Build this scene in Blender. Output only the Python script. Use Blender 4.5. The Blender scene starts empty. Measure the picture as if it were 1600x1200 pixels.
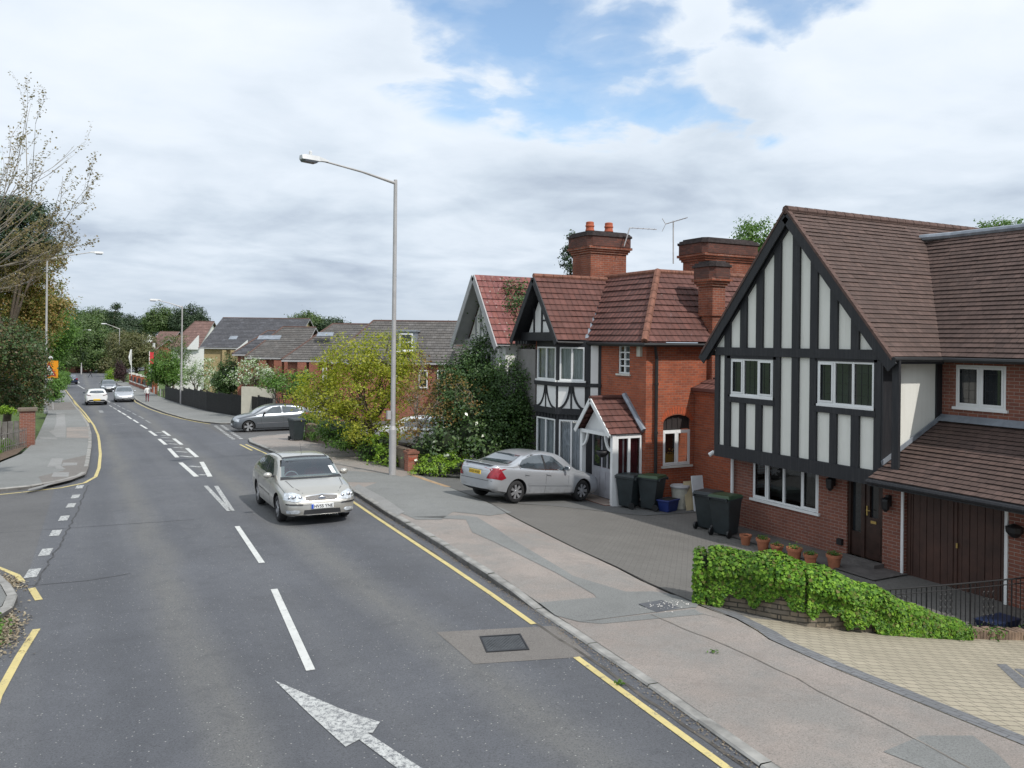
import bpy, bmesh, math, random
import numpy as np
from mathutils import Vector, Matrix
from mathutils.bvhtree import BVHTree
random.seed(7); rng=np.random.default_rng(7)
S=bpy.context.scene
COL=S.collection
R=math.radians

# ---------------------------------------------------------------- camera
F_,YC,YAW,HC,RHO=1300.,533.,R(27.6),3.8,.011
cd=bpy.data.cameras.new('camera'); cam=bpy.data.objects.new('camera',cd); COL.objects.link(cam)
cd.sensor_width=36; cd.lens=36*F_/1600; cd.clip_end=6000; cd.clip_start=.1
cd.shift_y=-(600-YC)/1600
cam.location=(0,0,HC)
cam.rotation_euler=(Matrix.Rotation(-YAW,4,'Z')@Matrix.Rotation(R(90),4,'X')@Matrix.Rotation(RHO,4,'Z')).to_euler()
S.camera=cam
S.render.resolution_x=1024; S.render.resolution_y=768
S.view_settings.view_transform='Standard'; S.view_settings.look='None'; S.view_settings.exposure=.10; S.view_settings.gamma=1
S.render.engine='CYCLES'
# ---------------------------------------------------------------- sun + sky
SUN_EL,SUN_AZ=R(48),math.atan2(.30,-.954)      # azimuth from +Y towards +X
sd=Vector((math.sin(SUN_AZ)*math.cos(SUN_EL),math.cos(SUN_AZ)*math.cos(SUN_EL),math.sin(SUN_EL)))
sl=bpy.data.lights.new('sun','SUN'); so=bpy.data.objects.new('sun',sl); COL.objects.link(so)
sl.energy=3.1; sl.angle=R(0.9); sl.color=(1,.955,.89)
so.rotation_euler=sd.to_track_quat('Z','Y').to_euler(); so.location=(0,0,60)

# pixel (1600x1200) -> world helpers
f0=Vector((math.sin(YAW),math.cos(YAW),0)); r0=Vector((math.cos(YAW),-math.sin(YAW),0)); CP=Vector((0,0,HC))
def ray(x,y):
    dx,dy=x-800,y-YC; c,s=math.cos(RHO),math.sin(RHO)
    return f0*F_+r0*(dx*c+dy*s)-Vector((0,0,1))*(-dx*s+dy*c)
def onX(x,y,X): d=ray(x,y); return CP+d*(X/d.x)
def onY(x,y,Y): d=ray(x,y); return CP+d*(Y/d.y)
def onZ(x,y,z): d=ray(x,y); return CP+d*((z-HC)/d.z)
def at(x,y,D): return CP+ray(x,y)*(D/F_)
_a=[-50,0,10,20,50,82,113,140,184,300,3000]; _b=[.5,0,-.25,-.6,-1.5,-2.38,-3.05,-3.5,-4.2,-5.4,-8]
def zr(Y): return float(np.interp(Y,_a,_b))
def hh(X,Y):
    a=zr(Y)+.1
    tg=float(np.interp(Y,[8,18,20,27,30,45,80,200,3000],[-1.2,-1.18,-1.15,-1.2,-1.2,zr(45)+.1,zr(80)+.1,zr(200)+.1,-7.9]))
    t=min(1,max(0,(X-8.3)/6.2)); return a*(1-t)+tg*t
_ky=[-25,0,5.77,7.8,9.3,11,14]; _kx=[5.2,5.4,5.66,5.9,6.04,6.2,6.45]
def gz(X,Y,lift=0):
    dip=0
    if Y<12.5 and X>5: dip=.065*min(1,(12.5-Y)/2)*min(1,max(0,(X-float(np.interp(Y,_ky,_kx))-.02)/.08))*(1 if X<8.3 else max(0,1-(X-8.3)/6.2))
    return hh(X,Y)-.1-dip+lift      # road level; pavements stand .1 higher
def onG(x,y,lift=.1):
    z=0
    for i in range(80):
        p=onZ(x,y,z); z=.6*z+.4*gz(p.x,p.y,lift)
    return onZ(x,y,z)

# ---------------------------------------------------------------- node helpers
class N:
    def __init__(s,nt): s.t=nt; s.n=nt.nodes; s.l=nt.links
    def new(s,t,**k):
        o=s.n.new(t)
        for a,b in k.items():
            if a.startswith('i_'):
                key=a[2:]; key=int(key) if key.isdigit() else key.replace('_',' ')
                if hasattr(b,'is_output') or isinstance(b,bpy.types.NodeSocket): s.l.new(b,o.inputs[key])
                else: o.inputs[key].default_value=b
            else: setattr(o,a,b)
        return o
    def math(s,op,a,b=0,c=0,clamp=False):
        o=s.n.new('ShaderNodeMath'); o.operation=op; o.use_clamp=clamp
        for i,v in enumerate((a,b,c)):
            if isinstance(v,bpy.types.NodeSocket): s.l.new(v,o.inputs[i])
            else: o.inputs[i].default_value=v
        return o.outputs[0]
    def vmath(s,op,a,b=(0,0,0)):
        o=s.n.new('ShaderNodeVectorMath'); o.operation=op
        for i,v in enumerate((a,b)):
            if isinstance(v,bpy.types.NodeSocket): s.l.new(v,o.inputs[i])
            else: o.inputs[i].default_value=v
        return o
    def mix(s,f,a,b,mode='MIX'):
        o=s.n.new('ShaderNodeMix'); o.data_type='RGBA'; o.blend_type=mode; o.clamp_factor=True
        for i,v in ((0,f),(6,a),(7,b)):
            if isinstance(v,bpy.types.NodeSocket): s.l.new(v,o.inputs[i])
            else: o.inputs[i].default_value=v if i==0 else (tuple(v)+(1,))[:4]
        return o.outputs[2]
    def noise(s,vec,scale,detail=4,rough=.55,dist=0):
        o=s.n.new('ShaderNodeTexNoise'); o.inputs['Scale'].default_value=scale; o.inputs['Detail'].default_value=detail
        o.inputs['Roughness'].default_value=rough; o.inputs['Distortion'].default_value=dist
        if vec is not None: s.l.new(vec,o.inputs['Vector'])
        return o.outputs['Fac']
    def ramp(s,f,stops,interp='LINEAR'):
        o=s.n.new('ShaderNodeValToRGB'); o.color_ramp.interpolation=interp; e=o.color_ramp.elements
        while len(e)>1: e.remove(e[-1])
        for i,(p,c) in enumerate(stops):
            k=e[0] if i==0 else e.new(p)
            k.position=p; k.color=(c,c,c,1) if isinstance(c,(int,float)) else tuple(c)+(1,)
        s.l.new(f,o.inputs[0]); return o.outputs[0]
    def scale(s,vec,v):
        return s.vmath('MULTIPLY',vec,v).outputs[0]

# ---------------------------------------------------------------- world
w=bpy.data.worlds.new('World'); S.world=w; w.use_nodes=True
n=N(w.node_tree); n.n.clear()
tc=n.new('ShaderNodeTexCoord').outputs['Generated']
sky=n.new('ShaderNodeTexSky',sky_type='NISHITA',sun_disc=False,sun_elevation=SUN_EL,sun_rotation=SUN_AZ)
sky.air_density=1.0; sky.dust_density=.6; sky.ozone_density=1.5
sx=n.new('ShaderNodeSeparateXYZ'); n.l.new(tc,sx.inputs[0])
el=sx.outputs[2]
den=n.math('MAXIMUM',n.math('ADD',el,.16),.05)
cx=n.new('ShaderNodeCombineXYZ'); n.l.new(n.math('DIVIDE',sx.outputs[0],den),cx.inputs[0]); n.l.new(n.math('DIVIDE',sx.outputs[1],den),cx.inputs[1])
P=cx.outputs[0]
big=n.noise(P,.62,4,.5,.3)
mid=n.noise(P,1.5,6,.52,.5)
fine=n.noise(P,4.5,6,.55,.3)
# openings where blue shows, by sky direction
hole=None
for (px,py,wd,g) in ((820,50,.22,1.0),(930,110,.18,1.0),(690,10,.14,1.0),(1130,185,.09,1.0),(1050,150,.11,1.0),(980,30,.10,.9),(1230,10,.09,.85),(1180,60,.07,.7)):
    d=ray(px,py).normalized()
    dd=n.vmath('SUBTRACT',tc,tuple(d)).outputs[0]; dd=n.scale(dd,(1,1,1.9))
    ln=n.vmath('LENGTH',dd).outputs['Value']
    m=n.math('MULTIPLY',n.math('SUBTRACT',1,n.math('DIVIDE',ln,wd),clamp=True),g)
    hole=m if hole is None else n.math('MAXIMUM',hole,m)
bl=n.math('ADD',hole,n.math('MULTIPLY',n.math('SUBTRACT',mid,.54),3.4))
bl=n.math('ADD',bl,n.math('MULTIPLY',n.math('SUBTRACT',fine,.5),2.2))
gate=n.ramp(hole,[(0,0),(.15,1)])
blue=n.math('MULTIPLY',n.ramp(bl,[(.22,0),(.60,.8),(.95,1)]),gate)
# cloud tones
shade=n.math('ADD',n.math('MULTIPLY',big,.80),n.math('SUBTRACT',n.math('MULTIPLY',mid,.72),.15))
lo=n.ramp(el,[(0,.12),(.04,.02),(.09,.08),(.17,.30),(.30,.45),(.5,.46)])
shade=n.math('ADD',shade,n.math('MULTIPLY',n.math('SUBTRACT',lo,.42),.55))
shade=n.math('ADD',shade,n.math('MULTIPLY',n.math('SUBTRACT',fine,.5),.30))
cl=n.ramp(shade,[(.20,(.48,.54,.63)),(.30,(.58,.64,.72)),(.40,(.68,.74,.81)),(.50,(.78,.83,.89)),(.62,(.86,.90,.95)),(.80,(.94,.96,.98))])
hz=n.ramp(el,[(0,1),(.035,.55),(.08,0)])
cl=n.mix(hz,cl,(.56,.62,.69))
cl=n.mix(1.0,cl,(9.1,9.5,9.9),'MULTIPLY')
skyc=n.mix(1.0,sky.outputs[0],(2.0,2.0,1.9),'MULTIPLY')
fin=n.mix(blue,cl,skyc)
bg=n.new('ShaderNodeBackground'); n.l.new(fin,bg.inputs[0]); bg.inputs[1].default_value=.1
wo=n.new('ShaderNodeOutputWorld'); n.l.new(bg.outputs[0],wo.inputs[0])
w.cycles.sampling_method='MANUAL'; w.cycles.sample_map_resolution=512

# ---------------------------------------------------------------- materials
def newmat(name):
    m=bpy.data.materials.new(name); m.use_nodes=True; k=N(m.node_tree)
    b=m.node_tree.nodes['Principled BSDF']; return m,k,b
def gpos(k): return k.new('ShaderNodeNewGeometry').outputs['Position']
def bump(k,b,h,dist=.01,strength=1):
    o=k.new('ShaderNodeBump'); k.l.new(h,o.inputs['Height']); o.inputs['Distance'].default_value=dist; o.inputs['Strength'].default_value=strength
    k.l.new(o.outputs[0],b.inputs['Normal'])
def simple(name,col,rough=.6,metal=0,var=.18,vs=3.0,coat=0,fine=0,spec=.5,local=False):
    m,k,b=newmat(name)
    p=k.new('ShaderNodeTexCoord').outputs['Object'] if local else gpos(k)
    f=k.noise(p,vs,5,.6)
    dk=tuple(c*(1-var) for c in col); lt=tuple(min(1,c*(1+var)) for c in col)
    c=k.ramp(f,[(.3,dk),(.7,lt)])
    k.l.new(c,b.inputs['Base Color']); b.inputs['Roughness'].default_value=rough; b.inputs['Metallic'].default_value=metal
    b.inputs['Coat Weight'].default_value=coat; b.inputs['Coat Roughness'].default_value=.05
    b.inputs['Specular IOR Level'].default_value=spec
    if fine:
        bump(k,b,k.noise(p,60,4,.7),fine)
    return m
def wallvec(k):
    g=k.new('ShaderNodeNewGeometry'); s1=k.new('ShaderNodeSeparateXYZ'); k.l.new(g.outputs['Position'],s1.inputs[0])
    s2=k.new('ShaderNodeSeparateXYZ'); k.l.new(g.outputs['True Normal'],s2.inputs[0])
    nx,ny=s2.outputs[0],s2.outputs[1]
    ln=k.math('MAXIMUM',k.math('SQRT',k.math('ADD',k.math('MULTIPLY',nx,nx),k.math('MULTIPLY',ny,ny))),.001)
    u=k.math('DIVIDE',k.math('SUBTRACT',k.math('MULTIPLY',nx,s1.outputs[1]),k.math('MULTIPLY',ny,s1.outputs[0])),ln)
    c=k.new('ShaderNodeCombineXYZ'); k.l.new(u,c.inputs[0]); k.l.new(s1.outputs[2],c.inputs[1]); return c.outputs[0],g.outputs['Position']
def brick(name,c1,c2,mortar,rough=.85,bw=.225,bh=.075,mw=.011,stain=.35):
    m,k,b=newmat(name); v,pos=wallvec(k)
    t=k.new('ShaderNodeTexBrick'); k.l.new(v,t.inputs['Vector']); t.inputs['Scale'].default_value=1
    t.inputs['Brick Width'].default_value=bw; t.inputs['Row Height'].default_value=bh; t.inputs['Mortar Size'].default_value=mw*.55
    t.inputs['Mortar Smooth'].default_value=.2; t.inputs['Bias'].default_value=-.1
    t.inputs['Color1'].default_value=c1+(1,); t.inputs['Color2'].default_value=c2+(1,); t.inputs['Mortar'].default_value=mortar+(1,)
    f=k.noise(pos,1.3,6,.62); c=k.mix(k.ramp(f,[(.35,stain),(.6,0)]),t.outputs['Color'],tuple(x*.45 for x in c1))
    f2=k.noise(pos,14,3,.5); c=k.mix(k.ramp(f2,[(.55,0),(.75,.35)]),c,tuple(min(1,x*1.6) for x in c1))
    k.l.new(c,b.inputs['Base Color']); b.inputs['Roughness'].default_value=rough
    h=k.math('SUBTRACT',k.math('MULTIPLY',k.noise(pos,90,3),.3),t.outputs['Fac']); bump(k,b,h,.008,.8)
    return m
def tile(name,c1,c2,dark,pan=False,moss=None,rough=.8,lich=None):
    """roof tiles from UV (u=tiles across, v=course)"""
    m,k,b=newmat(name); uv=k.new('ShaderNodeUVMap').outputs[0]; pos=gpos(k)
    t=k.new('ShaderNodeTexBrick'); k.l.new(uv,t.inputs['Vector']); t.inputs['Scale'].default_value=1
    t.inputs['Brick Width'].default_value=1; t.inputs['Row Height'].default_value=1; t.inputs['Mortar Size'].default_value=.035
    t.inputs['Mortar Smooth'].default_value=.3
    t.inputs['Color1'].default_value=c1+(1,); t.inputs['Color2'].default_value=c2+(1,); t.inputs['Mortar'].default_value=dark+(1,)
    if pan: t.offset=0
    f=k.noise(pos,1.1,6,.65); c=k.mix(k.ramp(f,[(.38,.55),(.62,0)]),t.outputs['Color'],tuple(x*.55 for x in c1))
    wn=k.new('ShaderNodeTexWhiteNoise',noise_dimensions='2D'); k.l.new(k.vmath('FLOOR',k.vmath('ADD',uv,(0.0,.02,0)).outputs[0]).outputs[0],wn.inputs['Vector'])
    c=k.mix(k.ramp(wn.outputs['Value'],[(.8,0),(1,.45)]),c,tuple(min(1,x*1.9) for x in c2))
    if lich:
        f3=k.noise(pos,9,5,.7); c=k.mix(k.ramp(f3,[(.60,0),(.66,lich)]),c,(.42,.42,.38))
    else:
        f3=k.noise(pos,6,5,.7); c=k.mix(k.ramp(f3,[(.68,0),(.74,.5)]),c,(.3,.3,.27))
    k.l.new(c,b.inputs['Base Color']); b.inputs['Roughness'].default_value=rough
    if pan:
        s=k.new('ShaderNodeSeparateXYZ'); k.l.new(uv,s.inputs[0])
        wv=k.math('ABSOLUTE',k.math('SINE',k.math('MULTIPLY',s.outputs[0],math.pi)))
        bump(k,b,k.math('ADD',wv,k.math('MULTIPLY',k.noise(pos,50,3),.1)),.035,1)
    else:
        bump(k,b,k.math('ADD',k.math('SUBTRACT',k.math('MULTIPLY',wn.outputs['Value'],.5),t.outputs['Fac']),k.math('MULTIPLY',k.noise(pos,60,3),.3)),.008,.9)
    return m
def leafmat(name,cols,rough=.5,trans=.25,spec=.4):
    m,k,b=newmat(name); g=k.new('ShaderNodeNewGeometry')
    r=g.outputs['Random Per Island']
    st=[(i/max(1,len(cols)-1),c) for i,c in enumerate(cols)]
    c=k.ramp(r,st)
    big=k.noise(g.outputs['Position'],.9,3,.6)
    c=k.mix(k.ramp(big,[(.35,.35),(.6,0)]),c,tuple(x*.55 for x in cols[0]))
    k.l.new(c,b.inputs['Base Color']); b.inputs['Roughness'].default_value=rough; b.inputs['Specular IOR Level'].default_value=spec
    tr=k.new('ShaderNodeBsdfTranslucent'); k.l.new(k.mix(1,c,(1.5,1.6,.8),'MULTIPLY'),tr.inputs[0])
    mx=k.new('ShaderNodeMixShader'); mx.inputs[0].default_value=trans; k.l.new(b.outputs[0],mx.inputs[1]); k.l.new(tr.outputs[0],mx.inputs[2])
    k.l.new(mx.outputs[0],k.n['Material Output'].inputs[0]); return m
def asphalt(name,base,chip=.35,streak=True,bands=(),var=.18,bmp=.006,chipcol=(.42,.42,.4),tint=None):
    m,k,b=newmat(name); p=gpos(k)
    f=k.noise(p,.35,6,.6); c=k.ramp(f,[(.3,tuple(x*(1-var) for x in base)),(.7,tuple(x*(1+var) for x in base))])
    if tint:
        f=k.noise(p,.8,5,.65); c=k.mix(k.ramp(f,[(.42,0),(.62,1)]),c,tint)
    if streak:
        q=k.scale(p,(1.15,.035,0)); f=k.noise(q,1.0,3,.5); c=k.mix(k.ramp(f,[(.45,0),(.62,.25)]),c,tuple(x*1.45 for x in (base[0]*1.05,base[1]*1.02,base[2]*.93)))
        q=k.scale(p,(2.1,.05,0)); f=k.noise(q,1.3,3,.5); c=k.mix(k.ramp(f,[(.56,0),(.72,.22)]),c,tuple(x*.62 for x in base))
    if bands:
        sp=k.new('ShaderNodeSeparateXYZ'); k.l.new(p,sp.inputs[0]); wob=k.math('MULTIPLY',k.math('SUBTRACT',k.noise(k.scale(p,(0,.12,0)),1,2),.5),.9)
        for (x0,wd,colr,amt) in bands:
            d=k.math('DIVIDE',k.math('ABSOLUTE',k.math('SUBTRACT',k.math('ADD',sp.outputs[0],wob),x0)),wd)
            mk=k.math('MULTIPLY',k.ramp(d,[(0,amt),(1,0)],'EASE'),k.ramp(k.noise(k.scale(p,(2,.25,0)),1.5,4),[(.25,.5),(.6,1)]))
            c=k.mix(mk,c,colr)
    g=k.noise(p,48,4,.8); c=k.mix(k.ramp(g,[(.36,.7),(.52,0)]),c,tuple(x*.42 for x in base)); c=k.mix(k.ramp(k.noise(p,75,3,.8),[(.52,0),(.66,.4)]),c,tuple(min(1,x*1.7) for x in base))
    c=k.mix(k.ramp(k.noise(p,2.6,7,.7,.4),[(.50,0),(.68,.35)]),c,tuple(x*.62 for x in base))
    v=k.new('ShaderNodeTexVoronoi'); v.inputs['Scale'].default_value=26; k.l.new(p,v.inputs['Vector'])
    wn=k.new('ShaderNodeTexWhiteNoise',noise_dimensions='3D'); k.l.new(v.outputs['Color'],wn.inputs['Vector'])
    chipm=k.math('MULTIPLY',k.ramp(v.outputs['Distance'],[(.16,1),(.26,0)]),k.ramp(wn.outputs['Value'],[(.86,0),(.93,chip*2)]))
    c=k.mix(chipm,c,chipcol)
    k.l.new(c,b.inputs['Base Color']); b.inputs['Roughness'].default_value=.82; b.inputs['Specular IOR Level'].default_value=.35
    bump(k,b,k.noise(p,120,3,.8),bmp); return m
def paint(name,col,under,wear=.45,scale=9):
    m,k,b=newmat(name); p=gpos(k)
    f=k.math('ADD',k.math('MULTIPLY',k.noise(p,scale,6,.75),.6),k.math('MULTIPLY',k.noise(p,70,4,.8),.4))
    c=k.mix(k.ramp(f,[(wear-.03,1),(wear+.05,0)]),col,under)
    c=k.mix(k.ramp(k.noise(p,2.2,5,.6),[(.4,.35),(.65,0)]),c,tuple(x*.6 for x in col))
    k.l.new(c,b.inputs['Base Color']); b.inputs['Roughness'].default_value=.7; return m
def pavers(name,c1,c2,gap,bw,bh,rot=0,rough=.85,gapw=.012):
    m,k,b=newmat(name); p=gpos(k)
    mp=k.new('ShaderNodeMapping'); mp.inputs['Rotation'].default_value=(0,0,rot); k.l.new(p,mp.inputs['Vector'])
    t=k.new('ShaderNodeTexBrick'); k.l.new(mp.outputs[0],t.inputs['Vector']); t.inputs['Scale'].default_value=1
    t.inputs['Brick Width'].default_value=bw; t.inputs['Row Height'].default_value=bh; t.inputs['Mortar Size'].default_value=gapw*.5; t.inputs['Mortar Smooth'].default_value=.1
    t.inputs['Color1'].default_value=c1+(1,); t.inputs['Color2'].default_value=c2+(1,); t.inputs['Mortar'].default_value=gap+(1,)
    c=k.mix(k.ramp(k.noise(p,.9,6,.65),[(.35,.4),(.62,0)]),t.outputs['Color'],tuple(x*.6 for x in c1))
    c=k.mix(k.ramp(k.noise(p,40,3,.7),[(.35,.3),(.5,0)]),c,tuple(x*.55 for x in c1))
    k.l.new(c,b.inputs['Base Color']); b.inputs['Roughness'].default_value=rough
    bump(k,b,k.math('SUBTRACT',k.math('MULTIPLY',k.noise(p,70,3),.3),t.outputs['Fac']),.007,.8); return m
def glassmat(name,tint=(.93,.96,.96),tr=.96,rough=.02,add=0.):
    m,k,b=newmat(name); k.n.remove(b)
    t=k.new('ShaderNodeBsdfTransparent'); t.inputs[0].default_value=tuple(x*tr for x in tint)+(1,)
    g=k.new('ShaderNodeBsdfGlossy'); g.inputs['Roughness'].default_value=rough; g.inputs[0].default_value=(.9,.95,1,1)
    lw=k.new('ShaderNodeFresnel'); lw.inputs[0].default_value=1.5
    f=k.math('ADD',k.math('MULTIPLY',lw.outputs[0],.75),add,clamp=True)
    mx=k.new('ShaderNodeMixShader'); k.l.new(f,mx.inputs[0]); k.l.new(t.outputs[0],mx.inputs[1]); k.l.new(g.outputs[0],mx.inputs[2])
    k.l.new(mx.outputs[0],k.n['Material Output'].inputs[0]); return m
M={}
ASP=(.108,.113,.126)
M['road']=asphalt('road_asphalt',ASP,chip=.38,bands=((1.45,.55,(.17,.168,.158),.75),(4.35,.6,(.17,.168,.158),.75),(.55,.5,(.075,.08,.092),.5),(5.3,.4,(.08,.083,.092),.4)))
M['side']=asphalt('side_asphalt',(.12,.12,.122),chip=.15,streak=False)
M['pink']=asphalt('pink_footway',(.305,.268,.243),chip=.12,streak=False,var=.18,tint=(.245,.235,.222))
M['grey']=asphalt('grey_footway',(.215,.22,.215),chip=.1,streak=False,var=.14)
M['lgrey']=asphalt('pale_footway',(.27,.27,.265),chip=.1,streak=False,var=.12)
M['patch']=asphalt('patch_asphalt',(.185,.172,.160),chip=.15,streak=False,var=.12)
M['drive2']=asphalt('drive_asphalt',(.135,.135,.132),chip=.15,streak=False,var=.2)
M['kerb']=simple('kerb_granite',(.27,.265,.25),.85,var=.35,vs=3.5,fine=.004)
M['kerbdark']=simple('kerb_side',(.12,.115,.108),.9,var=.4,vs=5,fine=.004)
M['white']=paint('white_line',(.62,.63,.61),ASP,.40)
M['whitew']=paint('worn_white_line',(.52,.53,.52),ASP,.475,16)
M['faint']=paint('faint_white_line',(.33,.34,.34),ASP,.48,9)
M['yellow']=paint('yellow_line',(.60,.50,.22),ASP,.41)
M['bpave']=pavers('brown_block',(.165,.157,.145),(.145,.139,.128),(.10,.096,.09),.21,.105,R(40))
M['buff']=pavers('buff_block',(.40,.355,.27),(.345,.31,.235),(.12,.105,.09),.21,.14,R(8),gapw=.014)
M['blueb']=pavers('grey_edging',(.19,.195,.205),(.155,.16,.17),(.08,.08,.08),.21,.105,R(85))
M['slab']=simple('dark_slab',(.11,.10,.095),.85,var=.3)
M['soil']=simple('brown_soil',(.12,.085,.06),.95,var=.4,vs=8,fine=.02)
M['grass']=simple('grass_ground',(.075,.12,.03),.95,var=.4,vs=2,fine=.03)
M['brick1']=brick('brown_red_brick',(.235,.085,.055),(.17,.062,.045),(.33,.28,.24),stain=.3)
M['brick2']=brick('orange_red_brick',(.39,.098,.042),(.23,.062,.034),(.30,.21,.16),stain=.45)
M['brickd']=brick('sooty_red_brick',(.14,.05,.035),(.07,.035,.03),(.10,.07,.06),stain=.7)
M['brickc']=brick('chimney_brick',(.30,.085,.042),(.15,.05,.035),(.34,.28,.23),stain=.8)
M['brick3']=brick('estate_brick',(.34,.12,.075),(.27,.09,.06),(.3,.25,.2))
M['ybrick']=brick('yellow_brick',(.46,.35,.18),(.38,.29,.15),(.4,.35,.27))
M['obrick']=brick('old_wall_brick',(.22,.17,.125),(.15,.12,.095),(.12,.11,.09),stain=.5)
M['stone']=brick('ragstone',(.27,.22,.16),(.17,.15,.125),(.06,.055,.045),bw=.26,bh=.075,mw=.02,stain=.5)
def weathered(name,col,stain,rough=.85,amt=.5,sx=7,sz=.55):
    m,k,b=newmat(name); p=gpos(k)
    f=k.noise(k.scale(p,(sx,sx,sz)),1.0,5,.65); c=k.mix(k.ramp(f,[(.45,0),(.75,amt)]),col,stain)
    f=k.noise(p,1.7,5,.6); c=k.mix(k.ramp(f,[(.45,0),(.7,amt*.5)]),c,tuple(x*.8 for x in col))
    k.l.new(c,b.inputs['Base Color']); b.inputs['Roughness'].default_value=rough; bump(k,b,k.noise(p,45,4,.7),.005); return m
M['render']=weathered('cream_render',(.74,.74,.69),(.50,.49,.44),amt=.32)
M['rwhite']=simple('white_render',(.72,.72,.71),.8,var=.06,vs=1.5)
M['timber']=weathered('black_timber',(.012,.013,.017),(.04,.04,.043),.6,.8,30,1.2)
M['gtimber']=simple('pale_grey_paintwork',(.36,.36,.37),.6,var=.1)
M['wpaint']=simple('white_paint',(.74,.75,.75),.4,var=.05)
M['opaint']=simple('offwhite_sill',(.58,.57,.53),.6,var=.12)
M['lead']=simple('lead',(.26,.29,.33),.5,.3,var=.25,vs=4)
M['tile1']=tile('plain_tile',(.112,.070,.058),(.078,.050,.043),(.025,.018,.016))
M['tile2']=tile('pantile',(.150,.060,.048),(.108,.048,.041),(.03,.014,.012),pan=True)
M['tile3']=tile('lichen_tile',(.25,.09,.075),(.2,.08,.08),(.06,.03,.03),pan=True,lich=.75)
M['tileg']=tile('grey_tile',(.13,.12,.112),(.10,.095,.092),(.04,.04,.04))
M['tileb']=tile('blue_grey_tile',(.095,.095,.105),(.075,.077,.088),(.02,.02,.025))
M['tilebr']=tile('brown_tile',(.21,.125,.105),(.165,.10,.09),(.06,.04,.04))
M['ridge']=simple('ridge_tile',(.20,.088,.06),.85,var=.35,vs=6,fine=.01)
M['ridge1']=simple('dark_ridge_tile',(.10,.06,.05),.85,var=.35,vs=6,fine=.01)
M['glass']=glassmat('window_glass',add=.05)
M['dglass']=simple('dim_glass',(.02,.024,.028),.04,var=.4,vs=1.2,spec=.9)
M['curtain']=simple('net_curtain',(.42,.44,.47),.9,var=.1,vs=6)
M['redcur']=simple('red_curtain',(.10,.012,.02),.9,var=.3,vs=6)
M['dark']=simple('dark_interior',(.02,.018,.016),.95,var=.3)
M['dwood']=simple('dark_door_wood',(.035,.018,.014),.35,var=.4,vs=5)
M['garage']=simple('brown_garage_boards',(.058,.026,.018),.55,var=.35,vs=1.8,fine=.004)
M['brass']=simple('brass',(.55,.40,.14),.35,.8)
M['black']=simple('black_plastic',(.014,.015,.016),.45,var=.3)
M['iron']=simple('black_iron',(.012,.012,.014),.5,var=.3)
M['galv']=simple('galvanised_post',(.42,.41,.41),.55,.3,var=.12,vs=2)
M['lampgrey']=simple('lamp_head',(.60,.61,.62),.5,var=.1)
M['lampdark']=simple('lamp_underside',(.10,.11,.13),.3)
M['terra']=simple('terracotta',(.36,.135,.07),.8,var=.25,vs=9)
M['bark']=simple('bark',(.11,.085,.065),.95,var=.4,vs=9,fine=.02)
M['pbark']=simple('pale_bark',(.27,.24,.20),.9,var=.35,vs=9,fine=.01)
M['bind']=simple('bin_plastic',(.022,.030,.033),.5,var=.25,vs=4)
M['bing']=simple('bin_lid_green',(.03,.065,.03),.45,var=.25)
M['bluebox']=simple('blue_plastic',(.018,.035,.16),.4,var=.2)
M['beige']=simple('beige_plastic',(.45,.44,.38),.6,var=.2,vs=5)
M['board']=simple('plain_board',(.5,.42,.27),.8,var=.12)
M['wboard']=simple('white_board',(.62,.65,.68),.6,var=.08)
M['sbark']=M['bark']

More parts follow.
